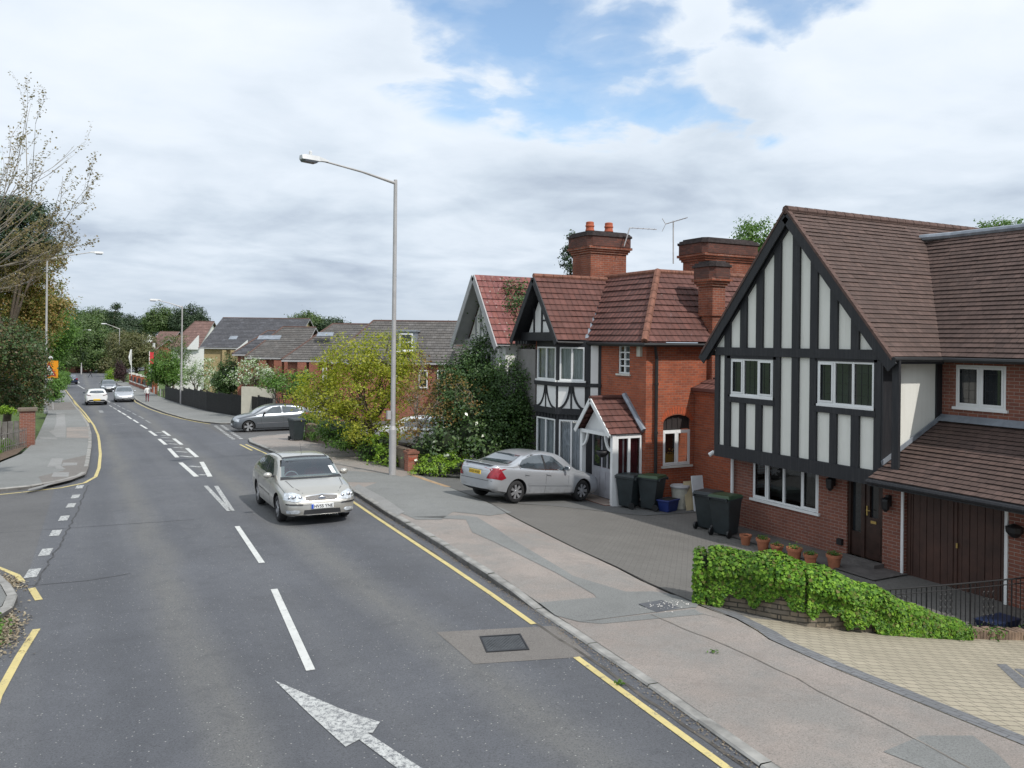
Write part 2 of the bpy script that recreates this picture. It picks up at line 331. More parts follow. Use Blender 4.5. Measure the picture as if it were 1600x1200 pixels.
# ---------------------------------------------------------------- mesh helpers
def tag(o,label=None,cat=None,group=None,kind=None):
    if label: o['label']=label
    if cat: o['category']=cat
    if group: o['group']=group
    if kind: o['kind']=kind
    return o
def empty(name,loc,rz=0,label=None,cat=None,group=None):
    o=bpy.data.objects.new(name,None); COL.objects.link(o); o.location=loc; o.rotation_euler=(0,0,rz); o.empty_display_size=.3
    return tag(o,label,cat,group)
class MB:
    def __init__(s): s.v=[];s.f=[];s.m=[];s.uv=[]
    def vert(s,p): s.v.append((p[0],p[1],p[2])); return len(s.v)-1
    def face(s,pts,m=0,uv=None):
        b=len(s.v); s.v.extend([(p[0],p[1],p[2]) for p in pts]); s.f.append(tuple(range(b,b+len(pts)))); s.m.append(m); s.uv.append(uv); return s
    def hexa(s,c,m=0):
        b=len(s.v); s.v.extend([(p[0],p[1],p[2]) for p in c])
        for q in ((0,3,2,1),(4,5,6,7),(0,1,5,4),(1,2,6,5),(2,3,7,6),(3,0,4,7)):
            s.f.append(tuple(b+i for i in q)); s.m.append(m); s.uv.append(None)
        return s
    def box(s,x0,y0,z0,x1,y1,z1,m=0):
        return s.hexa([(x0,y0,z0),(x1,y0,z0),(x1,y1,z0),(x0,y1,z0),(x0,y0,z1),(x1,y0,z1),(x1,y1,z1),(x0,y1,z1)],m)
    def fbox(s,fr,u0,u1,z0,z1,n0,n1,m=0):
        P=fr
        return s.hexa([P(u0,z0,n0),P(u1,z0,n0),P(u1,z0,n1),P(u0,z0,n1),P(u0,z1,n0),P(u1,z1,n0),P(u1,z1,n1),P(u0,z1,n1)],m)
    def prism(s,poly,h0,h1,fr,m=0):
        """poly of (u,z) extruded along the frame normal from h0 to h1"""
        a=[fr(u,z,h0) for u,z in poly]; b=[fr(u,z,h1) for u,z in poly]; n_=len(poly)
        s.face(a[::-1],m); s.face(b,m)
        for i in range(n_): s.face([a[i],a[(i+1)%n_],b[(i+1)%n_],b[i]],m)
        return s
    def beam(s,a,b,wd,dp,fr,m=0,n0=0):
        """timber between (u,z) points a,b, width wd, from n0 out to n0+dp"""
        a=Vector(a);b=Vector(b);d=(b-a).normalized();q=Vector((-d.y,d.x))*wd/2
        return s.prism([a+q,a-q,b-q,b+q],n0,n0+dp,fr,m)
    def tube(s,pts,rad,seg=8,m=0,cap=True):
        pts=[Vector(p) for p in pts]; rr=rad if isinstance(rad,(list,tuple)) else [rad]*len(pts)
        rings=[]
        for i,p in enumerate(pts):
            t=(pts[min(i+1,len(pts)-1)]-pts[max(i-1,0)]).normalized()
            a=Vector((0,0,1)) if abs(t.z)<.9 else Vector((1,0,0))
            x=t.cross(a).normalized(); y=t.cross(x)
            b=len(s.v)
            for k in range(seg):
                an=2*math.pi*k/seg; q=p+(x*math.cos(an)+y*math.sin(an))*rr[i]; s.v.append(tuple(q))
            rings.append(b)
        for i in range(len(rings)-1):
            for k in range(seg):
                a,b=rings[i],rings[i+1]; s.f.append((a+k,a+(k+1)%seg,b+(k+1)%seg,b+k)); s.m.append(m); s.uv.append(None)
        if cap:
            s.f.append(tuple(rings[0]+k for k in range(seg))[::-1]); s.m.append(m); s.uv.append(None)
            s.f.append(tuple(rings[-1]+k for k in range(seg))); s.m.append(m); s.uv.append(None)
        return s
    def lathe(s,prof,seg=20,c=(0,0,0),m=0,sx=1,sy=1):
        b0=len(s.v)
        for r,z in prof:
            for k in range(seg):
                an=2*math.pi*k/seg; s.v.append((c[0]+r*sx*math.cos(an),c[1]+r*sy*math.sin(an),c[2]+z))
        for i in range(len(prof)-1):
            for k in range(seg):
                a=b0+i*seg;b=a+seg; s.f.append((a+k,a+(k+1)%seg,b+(k+1)%seg,b+k)); s.m.append(m); s.uv.append(None)
        s.f.append(tuple(b0+k for k in range(seg))[::-1]); s.m.append(m); s.uv.append(None)
        e=b0+(len(prof)-1)*seg; s.f.append(tuple(e+k for k in range(seg))); s.m.append(m); s.uv.append(None)
        return s
    def build(s,name,mats,root=None,local=False,smooth=False,bevel=0,label=None):
        me=bpy.data.meshes.new(name); off=Vector((0,0,0))
        if root is not None and not local:
            off=Vector(root.location); pr=root.parent
            while pr is not None: off=off+Vector(pr.location); pr=pr.parent
        v=[(p[0]-off.x,p[1]-off.y,p[2]-off.z) for p in s.v] if off.length>0 else s.v
        me.from_pydata(v,[],s.f)
        if not isinstance(mats,(list,tuple)): mats=[mats]
        for q in mats: me.materials.append(q)
        me.polygons.foreach_set('material_index',s.m)
        if smooth: me.polygons.foreach_set('use_smooth',[True]*len(s.f))
        if any(u is not None for u in s.uv):
            l=me.uv_layers.new(name='UVMap'); i=0
            for p,u in zip(me.polygons,s.uv):
                if u:
                    for j,li in enumerate(p.loop_indices): l.data[li].uv=u[j]
        me.update()
        o=bpy.data.objects.new(name,me); COL.objects.link(o)
        if root is not None: o.parent=root
        if bevel:
            md=o.modifiers.new('bevel','BEVEL'); md.width=bevel; md.segments=2; md.limit_method='ANGLE'
        if label: o['label']=label
        return o
def frX(X,Y0=0):      # facade that faces the road (-X); u grows towards the camera side (-Y)
    return lambda u,z,nn=0: Vector((X-nn,Y0-u,z))
def frY(Y,X0=0):      # wall that faces -Y; u grows with X
    return lambda u,z,nn=0: Vector((X0+u,Y-nn,z))
def fr2(A,B):         # vertical frame from A to B (xy); the normal points to the right-hand side seen from above
    A=Vector((A[0],A[1],0));B=Vector((B[0],B[1],0)); U=(B-A).normalized(); Nn=Vector((U.y,-U.x,0))
    return lambda u,z,nn=0: A+U*u+Nn*nn+Vector((0,0,z))
def wall(mb,fr,u0,u1,z0,z1,holes=(),depth=.12,m=0,top=None):
    us=sorted({u0,u1}|{max(u0,min(u1,h[i])) for h in holes for i in (0,1)}); zs=sorted({z0,z1}|{max(z0,min(z1,h[i])) for h in holes for i in (2,3)})
    for i in range(len(us)-1):
        for j in range(len(zs)-1):
            uc,zc=(us[i]+us[i+1])/2,(zs[j]+zs[j+1])/2
            if any(h[0]<uc<h[1] and h[2]<zc<h[3] for h in holes): continue
            mb.face([fr(us[i],zs[j]),fr(us[i+1],zs[j]),fr(us[i+1],zs[j+1]),fr(us[i],zs[j+1])],m)
    for a,b,c,d in [h[:4] for h in holes]:
        for q in (((a,c),(a,d)),((a,d),(b,d)),((b,d),(b,c)),((b,c),(a,c))):
            (p0,p1)=q; mb.face([fr(*p0,0),fr(*p1,0),fr(*p1,-depth),fr(*p0,-depth)],m)
def tiled(mb,A,B,C_,D,n_,tw=.165,lift=.028,m=0,u0=0):
    """courses of tiles on the quad A,B (eave) C,D (ridge)"""
    A,B,C_,D=[Vector(p) for p in (A,B,C_,D)]; nn=(B-A).cross(D-A).normalized()
    if nn.z<0: nn=-nn
    U=(B-A).normalized()
    for i in range(n_):
        t0,t1=i/n_,(i+1)/n_
        a=A.lerp(D,t0);b=B.lerp(C_,t0);c=B.lerp(C_,t1);d=A.lerp(D,t1)
        uv=lambda p,v: ((p-A).dot(U)/tw+u0,v)
        ns=max(1,int((b-a).length/(tw*3.5))); ns=min(ns,26); jl=random.uniform(-.1,.1)
        for k in range(ns):
            lf_=lift*(1+jl+random.uniform(-.22,.22)); a_,b_=a.lerp(b,k/ns),a.lerp(b,(k+1)/ns); d_,c_=d.lerp(c,k/ns),d.lerp(c,(k+1)/ns)
            la,lb,lc,ld=[a_+nn*lf_,b_+nn*lf_,c_+nn*lift*.2,d_+nn*lift*.2]
            mb.face([la,lb,lc,ld],m,[uv(a_,i+.04),uv(b_,i+.04),uv(c_,i+.97),uv(d_,i+.97)])
            mb.face([a_,b_,lb,la],m,[uv(a_,i+.02),uv(b_,i+.02),uv(b_,i+.03),uv(a_,i+.03)])
def drape(poly,lift,mat_,name,kind='structure',grid=.5,root=None,fn=gz,label=None):
    bm=bmesh.new(); vs=[bm.verts.new((p[0],p[1],0)) for p in poly]; bm.faces.new(vs)
    bm.normal_update()
    xs=[p[0] for p in poly]; ys=[p[1] for p in poly]
    def cut(co,no):
        bmesh.ops.bisect_plane(bm,geom=bm.verts[:]+bm.edges[:]+bm.faces[:],plane_co=co,plane_no=no)
    bmesh.ops.triangulate(bm,faces=bm.faces[:])
    bmesh.ops.join_triangles(bm,faces=bm.faces[:],cmp_seam=False,cmp_sharp=False,cmp_uvs=False,cmp_vcols=False,cmp_materials=False,angle_face_threshold=3.2,angle_shape_threshold=3.2)
    x=math.floor(min(xs)/grid)*grid
    while x<max(xs):
        if x>min(xs): cut((x,0,0),(1,0,0))
        x+=grid
    y=math.floor(min(ys)/grid)*grid
    while y<max(ys):
        if y>min(ys): cut((0,y,0),(0,1,0))
        y+=grid
    for x in (8.3,14.5):
        cut((x,0,0),(1,0,0))
    bmesh.ops.triangulate(bm,faces=bm.faces[:])
    for v in bm.verts: v.co.z=fn(v.co.x,v.co.y)+lift
    for f in bm.faces:
        f.normal_update()
        if f.normal.z<0: f.normal_flip()
    me=bpy.data.meshes.new(name); bm.to_mesh(me); bm.free(); me.materials.append(mat_)
    o=bpy.data.objects.new(name,me); COL.objects.link(o)
    if kind: o['kind']=kind
    return o
# ---------------------------------------------------------------- ground, road, footways
RK=[(5.2,-25),(5.4,0),(5.66,5.77),(5.9,7.8),(6.04,9.3),(6.2,11),(6.45,14),(6.6,15.5),(6.9,20),(7.22,24),(7.38,30),(7.42,36.1),(7.35,41),(7.6,42.8),(8.4,44.0),(10,44.6),(14,44.9)]
RK2=[(14,54.6),(10.5,54.2),(8.9,54.2),(8.0,54.6),(7.32,56.5),(6.65,60.2),(6.02,67.6),(5.62,76.6),(5.3,91.4),(5.75,110),(6.0,130),(5.3,143),(4.6,156),(4.6,168),(5.9,188),(11,215),(22,245)]
LK=[(6,252),(0,228),(-2.4,200),(-3.1,175),(-2.95,155.7),(-1.3,119),(-.17,85.4),(.34,71.6),(.71,57.7),(.74,50),(.64,42.7),(.44,34.7),(.33,32.14),(.15,31.2),(-.35,30.2),(-1.2,29.3),(-2.2,29.0),(-5,28.9),(-14,29.2)]
LN=[(-14,17.9),(-3,17.9),(-1.75,17.8),(-1.2,17.3),(-.95,16.3),(-.80,15.4),(-.82,14.7),(-1.0,14.2),(-1.05,8),(-1.0,0),(-.9,-25)]
def garden(X,Y): return gz(X,Y)
bm=MB()
def gridground(xs,ys,fn,mb,m=0):
    for i in range(len(xs)-1):
        for j in range(len(ys)-1):
            q=[(xs[i],ys[j]),(xs[i+1],ys[j]),(xs[i+1],ys[j+1]),(xs[i],ys[j+1])]
            mb.face([(a,b,fn(a,b)) for a,b in q],m)
def gfn(X,Y):
    r=math.hypot(X,Y-100); return gz(X,Y)-.22+(min(1,max(0,(r-500)/1500))*6)
xs=[-3000,-1500,-700,-300,-150,-80,-40,-20,-12,-8,-4,0,4,8.3,11,14.5,18,24,32,45,70,110,180,300,500,900,1600,3000]
ys=[-400,-100,-50,-25,-10,0,4,8,10,14,18,20,24,27,30,36,42,45,50,60,70,82,100,113,126,140,160,184,210,250,300,400,600,1000,1800,3500]
gridground(xs,ys,gfn,bm); g=bm.build('ground',M['grass']); g['kind']='structure'
for p in g.data.polygons: p.use_smooth=True

drape(RK+RK2+LK+LN,0,M['road'],'road',grid=1.0)
drape([(14,44.9),(14,54.6),(60,56),(60,47)],0.0,M['side'],'side_road',grid=2.0)
drape([(-14,29.2),(-14,17.9),(-40,18),(-40,30)],0.0,M['side'],'side_road',grid=2.0)
drape([(7.0,43.6),(7.55,42.95),(8.35,44.15),(10,44.75),(13.9,45.05),(13.9,54.45),(10.5,54.0),(8.7,54.0),(8.0,54.3),(7.0,55.6)],.004,M['side'],'side_road',grid=1.0)
drape([(-.55,30.0),(-1.2,29.15),(-2.2,28.85),(-5,28.75),(-13.9,29.0),(-13.9,18.05),(-3,18.05),(-1.65,17.95),(-1.0,17.35),(-.75,16.9)],.004,M['side'],'side_road',grid=1.0)
# footways (0.1 above the road)
PW=.1
FR=[(14,45.3),(14,41.5),(10.2,41.2),(10.98,35.4),(10.85,28.9),(10.75,27.9),(10.45,25.5),(10.26,21.06),(9.83,19.05),(9.4,16.6),(9.01,14.33),(8.6,11.58),(8.55,10.1),(8.62,9.3),(8.45,8.7),(8.28,8.3),(8.21,7.2),(8.2,-25)]
off=[(x+.14,y) for x,y in RK[:13]]+[(7.75,42.75),(8.5,43.85),(10.05,44.45),(14,44.75)]
drape(off+FR[1:],PW,M['pink'],'pavement')
def gp(pts,lift=.1): return [tuple(onG(x,y,lift)[:2]) for x,y in pts]
# grey re-laid strips on the footway
drape([(7.6,28.2),(8.2,28.2),(9.6,27.4),(9.9,25.4),(9.2,24.3),(7.5,25.4)],PW+.005,M['grey'],'pavement_patch')
drape(gp([(552,768),(640,742),(664,746),(800,801),(765,806),(708,800),(690,812),(650,812)]),PW+.006,M['grey'],'pavement_patch')
drape(gp([(640,808),(700,806),(745,808),(800,843),(895,900),(978,925),(1045,928),(1094,940),(1088,950),(905,972),(868,962),(842,942),(932,934),(928,929),(838,880),(770,846),(738,832),(728,812)]),PW+.006,M['grey'],'pavement_patch')
drape(gp([(590,790),(552,762),(560,757),(600,778),(632,800),(622,806)]),PW+.012,M['lgrey'],'pavement_patch')
drape(gp([(1380,1175),(1440,1150),(1520,1150),(1560,1180),(1595,1215),(1480,1215)]),PW+.005,M['grey'],'pavement_patch')
drape(gp([(905,972),(1085,952),(1094,958),(1200,990),(1100,960),(940,975)]),PW+.004,M['grey'],'pavement_patch')
# far-side footway
FN=[(14,56.5),(12.5,54.6),(11.1,54.9),(10.3,59.4),(9.0,68.7),(8.5,80),(8.0,96.7),(8.1,112),(7.6,122),(7.6,140),(6.8,156),(7.2,170),(9,190),(14,215)]
drape([(x+.14,y+.05) for x,y in RK2[1:-2]]+[(8.5,200)]+FN[::-1][2:]+[(14,55.0)],PW,M['grey'],'pavement',grid=2)
# left footway
LF=[(-14,33),(-5.2,32.6),(-3.6,33.6),(-2.6,36.5),(-2.0,40),(-1.75,46),(-1.8,57),(-1.9,72),(-2.5,86),(-3.6,119),(-5.1,156),(-5.2,176)]
drape([(x-.14,y) for x,y in LK[3:14]]+[(0,31.25),(-.45,30.35),(-1.25,29.48),(-2.2,29.16),(-5,29.06),(-14,29.36)]+LF,PW,M['grey'],'pavement',grid=1)
drape([(-14,17.75),(-3,17.75),(-1.85,17.65),(-1.35,17.2),(-1.1,16.3),(-.95,15.4),(-.98,14.8),(-1.2,14.5),(-1.9,14.6),(-14,14.6)],PW,M['grey'],'pavement')
drape([(-1.05,14.3),(-1.95,14.4),(-14,14.4),(-14,-25),(-.9,-25),(-1.0,0),(-1.05,8)],PW-.03,M['grass'],'verge',grid=1)
# left footway patches
for q in ([(88,645),(101,647),(103,668),(102,684),(88,683),(76,674),(84,672),(88,660)],[(62,683),(88,684),(90,687),(63,685.5)],
          [(81,716),(99,716),(95,728),(103,733),(88,733),(86,729),(73,730)],[(99,723),(121,723),(120,727),(96,728)],[(84,738),(108,738),(107,745),(80,745)],
          [(45,764),(88,753),(72,760),(43,767)]):
    drape(gp(q),PW+.005,M['lgrey'],'pavement_patch')
drape(gp([(104,668),(139,667),(141,685),(104,684)]),PW+.005,M['pink'],'pavement_patch')
drape(gp([(95,720),(139,710),(139,728),(134,741),(111,750),(70,760),(60,745),(100,735)]),PW+.003,M['patch'],'pavement_patch')
drape(gp([(76,641),(126,640),(114,628),(74,630)]),PW+.005,M['patch'],'pavement_patch')
# drives
drape([(8.6,9.55),(8.62,10.1),(8.63,11.5),(9.05,14.3),(9.43,16.5),(9.87,19.0),(10.3,20.9),(12.0,20.6),(14.0,19.4),(15.2,19.2),(17.3,18.9),(17.3,8.76),(10.4,8.76),(9.5,9.21)],PW,M['bpave'],'driveway')
drape([(10.3,21.0),(10.5,25.5),(10.75,27.8),(11.6,27.7),(15.5,27.7),(15.5,20.7),(20,20.7),(20,19.0),(17.3,18.95),(15.2,19.25),(14.0,19.45),(12.0,20.65)],PW,M['drive2'],'driveway')
drape([(8.22,-25),(8.22,7.2),(8.30,8.3),(8.48,8.7),(8.66,9.3),(8.7,9.7),(9.5,9.2),(10.4,8.75),(17.2,8.75),(17.2,-25)],PW,M['buff'],'driveway')
drape([(8.21,-25),(8.225,7.2),(8.30,8.3),(8.5,8.72),(8.66,9.3),(8.68,9.95),(8.98,9.7),(8.78,8.65),(8.58,8.2),(8.50,7.2),(8.48,-25)],PW+.004,M['blueb'],'driveway_edging',grid=.25)
drape(gp([(1557,1038),(1572,1038),(1620,1075),(1596,1075)]),PW+.004,M['blueb'],'driveway_edging')
drape(gp([(1584,1045),(1610,1046),(1650,1080),(1620,1072)]),PW+.004,M['blueb'],'driveway_edging')
# brick line between drive and footway
bm=MB(); pl=gp([(640,742),(655,746),(672,752),(700,760)],.1)
def ribbon(pl,w_,lift,mat_,name,kind='structure',grid=.5,dash=None):
    """flat painted ribbon along a polyline"""
    P_=[Vector((p[0],p[1],0)) for p in pl]; L_=[];R_=[]
    for i,p in enumerate(P_):
        t=(P_[min(i+1,len(P_)-1)]-P_[max(i-1,0)]).normalized(); q=Vector((-t.y,t.x,0))*w_/2
        L_.append(p+q);R_.append(p-q)
    mb=MB()
    for i in range(len(P_)-1):
        n_=max(1,int((P_[i+1]-P_[i]).length/grid))
        for k in range(n_):
            a,b=k/n_,(k+1)/n_
            q=[L_[i].lerp(L_[i+1],a),L_[i].lerp(L_[i+1],b),R_[i].lerp(R_[i+1],b),R_[i].lerp(R_[i+1],a)]
            mb.face([(v.x,v.y,gz(v.x,v.y)+lift) for v in q][::-1])
    o=mb.build(name,mat_)
    if kind:o['kind']=kind
    return o
ribbon(gp([(640,741),(655,746),(672,752),(700,761)]),.22,PW+.009,simple('sandy_edge',(.36,.25,.15),.9,var=.3,vs=9),'driveway_edging')
M['tar']=simple('tar_joint',(.045,.042,.04),.9,var=.4,vs=6)
ribbon([(8.66,11.5),(9.03,14.3),(9.42,16.5),(9.85,19.0),(10.28,20.95)],.035,PW+.009,M['tar'],'paving_joint')
ribbon([(8.62,10.05),(8.66,11.5)],.04,PW+.009,M['tar'],'paving_joint')
def wander(pl,amp=.03,step=.35):
    o=[]; 
    for a,b in zip(pl,pl[1:]):
        n_=max(1,int(math.dist(a,b)/step))
        for k in range(n_): t=k/n_; o.append((a[0]+(b[0]-a[0])*t+random.gauss(0,amp),a[1]+(b[1]-a[1])*t+random.gauss(0,amp*.3)))
    return o+[pl[-1]]
M['crack']=simple('tarmac_crack',(.20,.18,.16),.95,var=.5,vs=3)
M['rcrack']=simple('road_crack',(.055,.056,.06),.9,var=.5,vs=7)
ribbon(wander([(7.55,9.9),(7.6,7.5),(7.45,6),(7.3,4.6)],.02),.016,PW+.009,M['crack'],'paving_joint')
ribbon(wander([(.35,29.3),(.1,25),(-.15,21.5),(-.45,18),(-.62,16.1)],.02),.035,.005,M['rcrack'],'road_joint')
ribbon(wander([(-1.1,16.45),(.2,16.3),(.9,16.5)],.02),.02,.005,M['rcrack'],'road_joint')
ribbon(wander([(-13,21.5),(-6,22.3),(-.5,21.9),(2.6,21.6)],.03),.02,.005,M['rcrack'],'road_joint')
ribbon(wander([(5.48,5),(5.78,8.6),(5.95,11.5),(6.3,15),(6.72,20),(7.05,24.5),(7.2,30)],.01),.05,.0045,simple('gutter_dirt',(.085,.078,.07),.95,var=.5,vs=3),'gutter')

ribbon([(14.85,18.9),(14.85,12.1)],.0001,PW,M['tar'],'paving_joint') if False else None
drape([(14.95,17.9),(16.05,17.9),(16.05,12.0),(14.95,12.0)],PW+.03,M['slab'],'path')
# kerbs
def kerb(pl,side,name,h=.1,drops=()):
    mb=MB(); P_=[Vector((p[0],p[1],0)) for p in pl]
    pts=[]
    for i in range(len(P_)-1):
        d=(P_[i+1]-P_[i]).length; n_=max(1,round(d/.9)) if P_[i].y<70 else max(1,round(d/4))
        for k in range(n_): pts.append(P_[i].lerp(P_[i+1],k/n_))
    pts.append(P_[-1])
    for i in range(len(pts)-1):
        a,b=pts[i],pts[i+1]; t=(b-a).normalized(); q=Vector((t.y,-t.x,0))*side; g_=t*.006
        a2,b2=a+g_,b-g_; j=random.uniform(-.006,.008)
        dr=[0,0]
        for kk,p in enumerate((a,b)):
            for y0,y1 in drops:
                if y0<p.y<y1: dr[kk]=.075*min(1,(p.y-y0)/.8,(y1-p.y)/.8)
        za=gz(a.x,a.y);zb=gz(b.x,b.y); H0=h-dr[0]+.008+j; H1=h-dr[1]+.008+j
        A0=Vector((a2.x,a2.y,za-.1));B0=Vector((b2.x,b2.y,zb-.1)); wv=q*(.145)
        A1=A0+Vector((0,0,.1+H0));B1=B0+Vector((0,0,.1+H1)); ch=q*.02
        A2,B2=A1+wv,B1+wv; A1c,B1c=A1+ch,B1+ch; A1=A1-Vector((0,0,.02));B1=B1-Vector((0,0,.02))
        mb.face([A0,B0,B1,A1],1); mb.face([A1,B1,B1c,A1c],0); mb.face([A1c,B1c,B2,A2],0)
        if dr[0]>.01 or dr[1]>.01:   # footway dips to a dropped kerb
            pass
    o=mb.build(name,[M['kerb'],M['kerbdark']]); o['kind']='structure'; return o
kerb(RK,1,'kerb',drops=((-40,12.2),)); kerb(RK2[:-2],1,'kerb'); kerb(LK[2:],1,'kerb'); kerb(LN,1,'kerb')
# ---------------------------------------------------------------- road paint
ML=.008
for i in range(2):
    y0=14.15+6.03*i; ribbon([(2.96+.03*y0/20+i*.17,y0),(2.96+.19+i*.2,y0+2.02+(0 if i else 0))][:0] or [(0,0),(0,0)],.0,ML,M['white'],'x') if False else None
def mark(pl,w_=.11,mat_='white',lift=ML,name='road_marking'): return ribbon(pl,w_,lift,M[mat_],name)
mark([(2.57,10.13),(2.96,14.15)]); mark([(3.15,16.17),(3.36,20.2)])
# splitting lines ahead of the chevron
mark([(3.53,22.4),(3.60,27.4)],.12,'whitew'); mark([(3.6,22.4),(3.88,27.2)],.12,'whitew')
def par(px,lift=0): return [tuple(onG(x,y,lift)[:2]) for x,y in px]
# hatched strip: pairs of dashes with rungs
for a,b in (((282,723),(307,745)),((264,701),(277,715)),((248.5,686),(259,695)),((233.5,673.5),(244,681))): mark(par([a,b]),.16,'white')
for a,b in (((315,722),(328,745)),((292,700.5),(308,714.5)),((271.5,685.5),(284,695)),((254.5,673.5),(265,681))): mark(par([a,b]),.16,'white')
for a,b in (((296,728.5),(314,730)),((311,742),(322,742.5)),((281,712.5),(301,714.5)),((275,705.5),(294,707)),((271,699.5),(286,700)),((263,693.5),(278,694.5)),((257,689),(272,689.5)),((252,683.8),(264,684.5)),((252,680.3),(260,680.7)),((243.5,675.8),(254,676.3))):
    mark(par([a,b]),.20,'whitew')
for a,b in (((219.5,664),(229.5,670)),((208.3,656),(216,661)),((198.5,650),(205.5,655)),((190.5,645),(197,649)),((184,641),(189,644.5)),((177,637),(182,640)),((171,633.5),(175,636)),((168,626),(172,629))):
    mark(par([a,b]),.13,'white' if a[0]>177 else 'whitew')
for a,b in (((227.5,656.5),(235.5,661.5)),((216.5,650),(224.5,654.5)),((206.5,645),(213,648.8)),((198,640.5),(204,643.5)),((190.5,637),(195.5,639.8)),((183.5,633.5),(188,636)),((178,630.5),(181.5,632.5))):
    mark(par([a,b]),.12,'faint')
for a,b in (((121.5,601.5),(132,608)),((122,596),(124,598.5))): mark(par([a,b]),.2,'whitew')
mark(par([(176,663.5),(196,661.5)]),.1,'faint'); mark(par([(157,641.5),(159,645)]),.3,'faint')
# lane arrow
ar=[(2.11,10.0),(2.62,8.75),(2.85,8.34),(2.70,8.13),(2.655,8.16),(2.95,6.9),(3.1,5.9),(2.94,5.86),(2.75,6.9),(2.535,8.05),(2.37,7.96),(2.24,8.9)]
drape(ar,ML,M['whitew'],'road_marking',grid=.5)
# give-way dashes across the left side road
for x,y in ((124.5,761),(118,776),(111,790),(100,810),(87,833),(71.5,863),(51,896)):
    c=onG(x,y,0); d=Vector((.07,.98)) ; mark([(c.x-.028,c.y-.36),(c.x+.028,c.y+.36)],.2,'whitew')
# give-way dashes across the right side road (two rows)
for k in range(11):
    y=43.9+k*.95; x=7.05+.05*k; mark([(x,y-.28),(x+.02,y+.28)],.18,'whitew'); mark([(x+.38,y-.28),(x+.4,y+.28)],.18,'whitew')
# yellow lines
mark([(5.38,-20),(5.15,0),(5.39,5.9),(5.62,8.4),(5.68,9.0)],.09,'yellow'); mark([(5.85,10.42),(6.02,12.2),(6.19,14.32),(6.42,17.5),(6.72,21.6),(6.95,25),(7.12,31),(7.14,36),(7.1,40.6)],.09,'yellow')
mark([(6.85,37.6),(6.86,40.7)],.09,'yellow')
mark([(7.5,55.3),(7.02,57.5),(6.42,61.5),(5.8,68.5),(5.4,76),(5.1,88),(5.3,100)],.1,'yellow')
YL=[(-3.0,176),(-2.62,156),(-1.1,119),(0.1,85.4),(.6,71.6),(.97,57.7),(1.05,50),(1.02,46),(.92,39.2),(.76,34.0),(.6,31.4),(.26,29.95),(-.4,29.1),(-1.2,28.72),(-2,28.45),(-4.5,28.35),(-10,28.5)]
mark(YL,.11,'yellow'); mark([(-.35,98),(-.1,88),(.35,73),(.78,60.5)],.1,'yellow')
mark([(-4,18.35),(-1.3,18.3),(-.92,17.35),(-.8,16.75)],.1,'yellow'); mark([(-.64,16.2),(-.5,15.3)],.11,'yellow'); mark([(-.47,13.6),(-.62,12.4),(-.76,11.0),(-.8,9),(-.75,4),(-.7,-20)],.1,'yellow')
# utility patch with inspection cover near the kerb
def loc(px,py): p=onG(px,py,0); return (p.x,p.y)
drape([loc(682,988),loc(740,1038),loc(925,1026),(5.98,9.55),(6.05,10.05),loc(868,978)],.004,M['patch'],'road_patch')
drape([(0,31.5),(.22,31.9),(.4,34.5),(.5,38),(.6,42),(.2,42),(0.3,36)],PW+.004,M['pink'],'pavement_patch') if False else None
cv=MB(); q=[loc(742,996),loc(806,992),loc(834,1014),loc(768,1021)]; c=Vector((sum(a for a,b in q)/4,sum(b for a,b in q)/4))
root=empty('manhole_cover',(c.x,c.y,gz(c.x,c.y)),0,'dark rectangular iron cover with ribbed pattern, set in a tarmac patch beside the right kerb','manhole cover')
U=Vector((q[1][0]-q[0][0],q[1][1]-q[0][1])); V=Vector((q[3][0]-q[0][0],q[3][1]-q[0][1])); U3=U.normalized(); V3=Vector((-U3.y,U3.x)); wu=U.length; wv=V.length
def cp(a,b,z): p=c+U3*(a-.5)*wu+V3*(b-.5)*wv*.95; return (p.x,p.y,gz(p.x,p.y)+z)
fr_=MB()
for a0,a1,b0,b1 in ((0,1,0,.06),(0,1,.94,1),(0,.04,.06,.94),(.96,1,.06,.94)):
    fr_.hexa([cp(a0,b0,.0),cp(a1,b0,.0),cp(a1,b1,.0),cp(a0,b1,.0),cp(a0,b0,.014),cp(a1,b0,.014),cp(a1,b1,.014),cp(a0,b1,.014)])
fr_.build('frame',M['iron'],root)
pl_=MB(); pl_.hexa([cp(.045,.065,0),cp(.955,.065,0),cp(.955,.935,0),cp(.045,.935,0),cp(.045,.065,.007),cp(.955,.065,.007),cp(.955,.935,.007),cp(.045,.935,.007)])
for i in range(22):
    for j in range(14):
        a=.06+i*.0405;b=.08+j*.061
        if (i+j)%2==0: pl_.hexa([cp(a,b,.007),cp(a+.028,b,.007),cp(a+.028,b+.04,.007),cp(a,b+.04,.007),cp(a,b,.012),cp(a+.028,b,.012),cp(a+.028,b+.04,.012),cp(a,b+.04,.012)])
pl_.build('plate',simple('worn_iron',(.075,.08,.085),.5,.3,var=.3,vs=9),root)
c=onG(1030,948,.1); dc=MB(); dc.box(c.x-.22,c.y-.22,c.z+.007,c.x+.22,c.y+.22,c.z+.014)
o=dc.build('inspection_cover',simple('slate_cover',(.085,.09,.10),.7)); tag(o,'small square dark cover in the grey footway left of the ivy wall','drain cover')
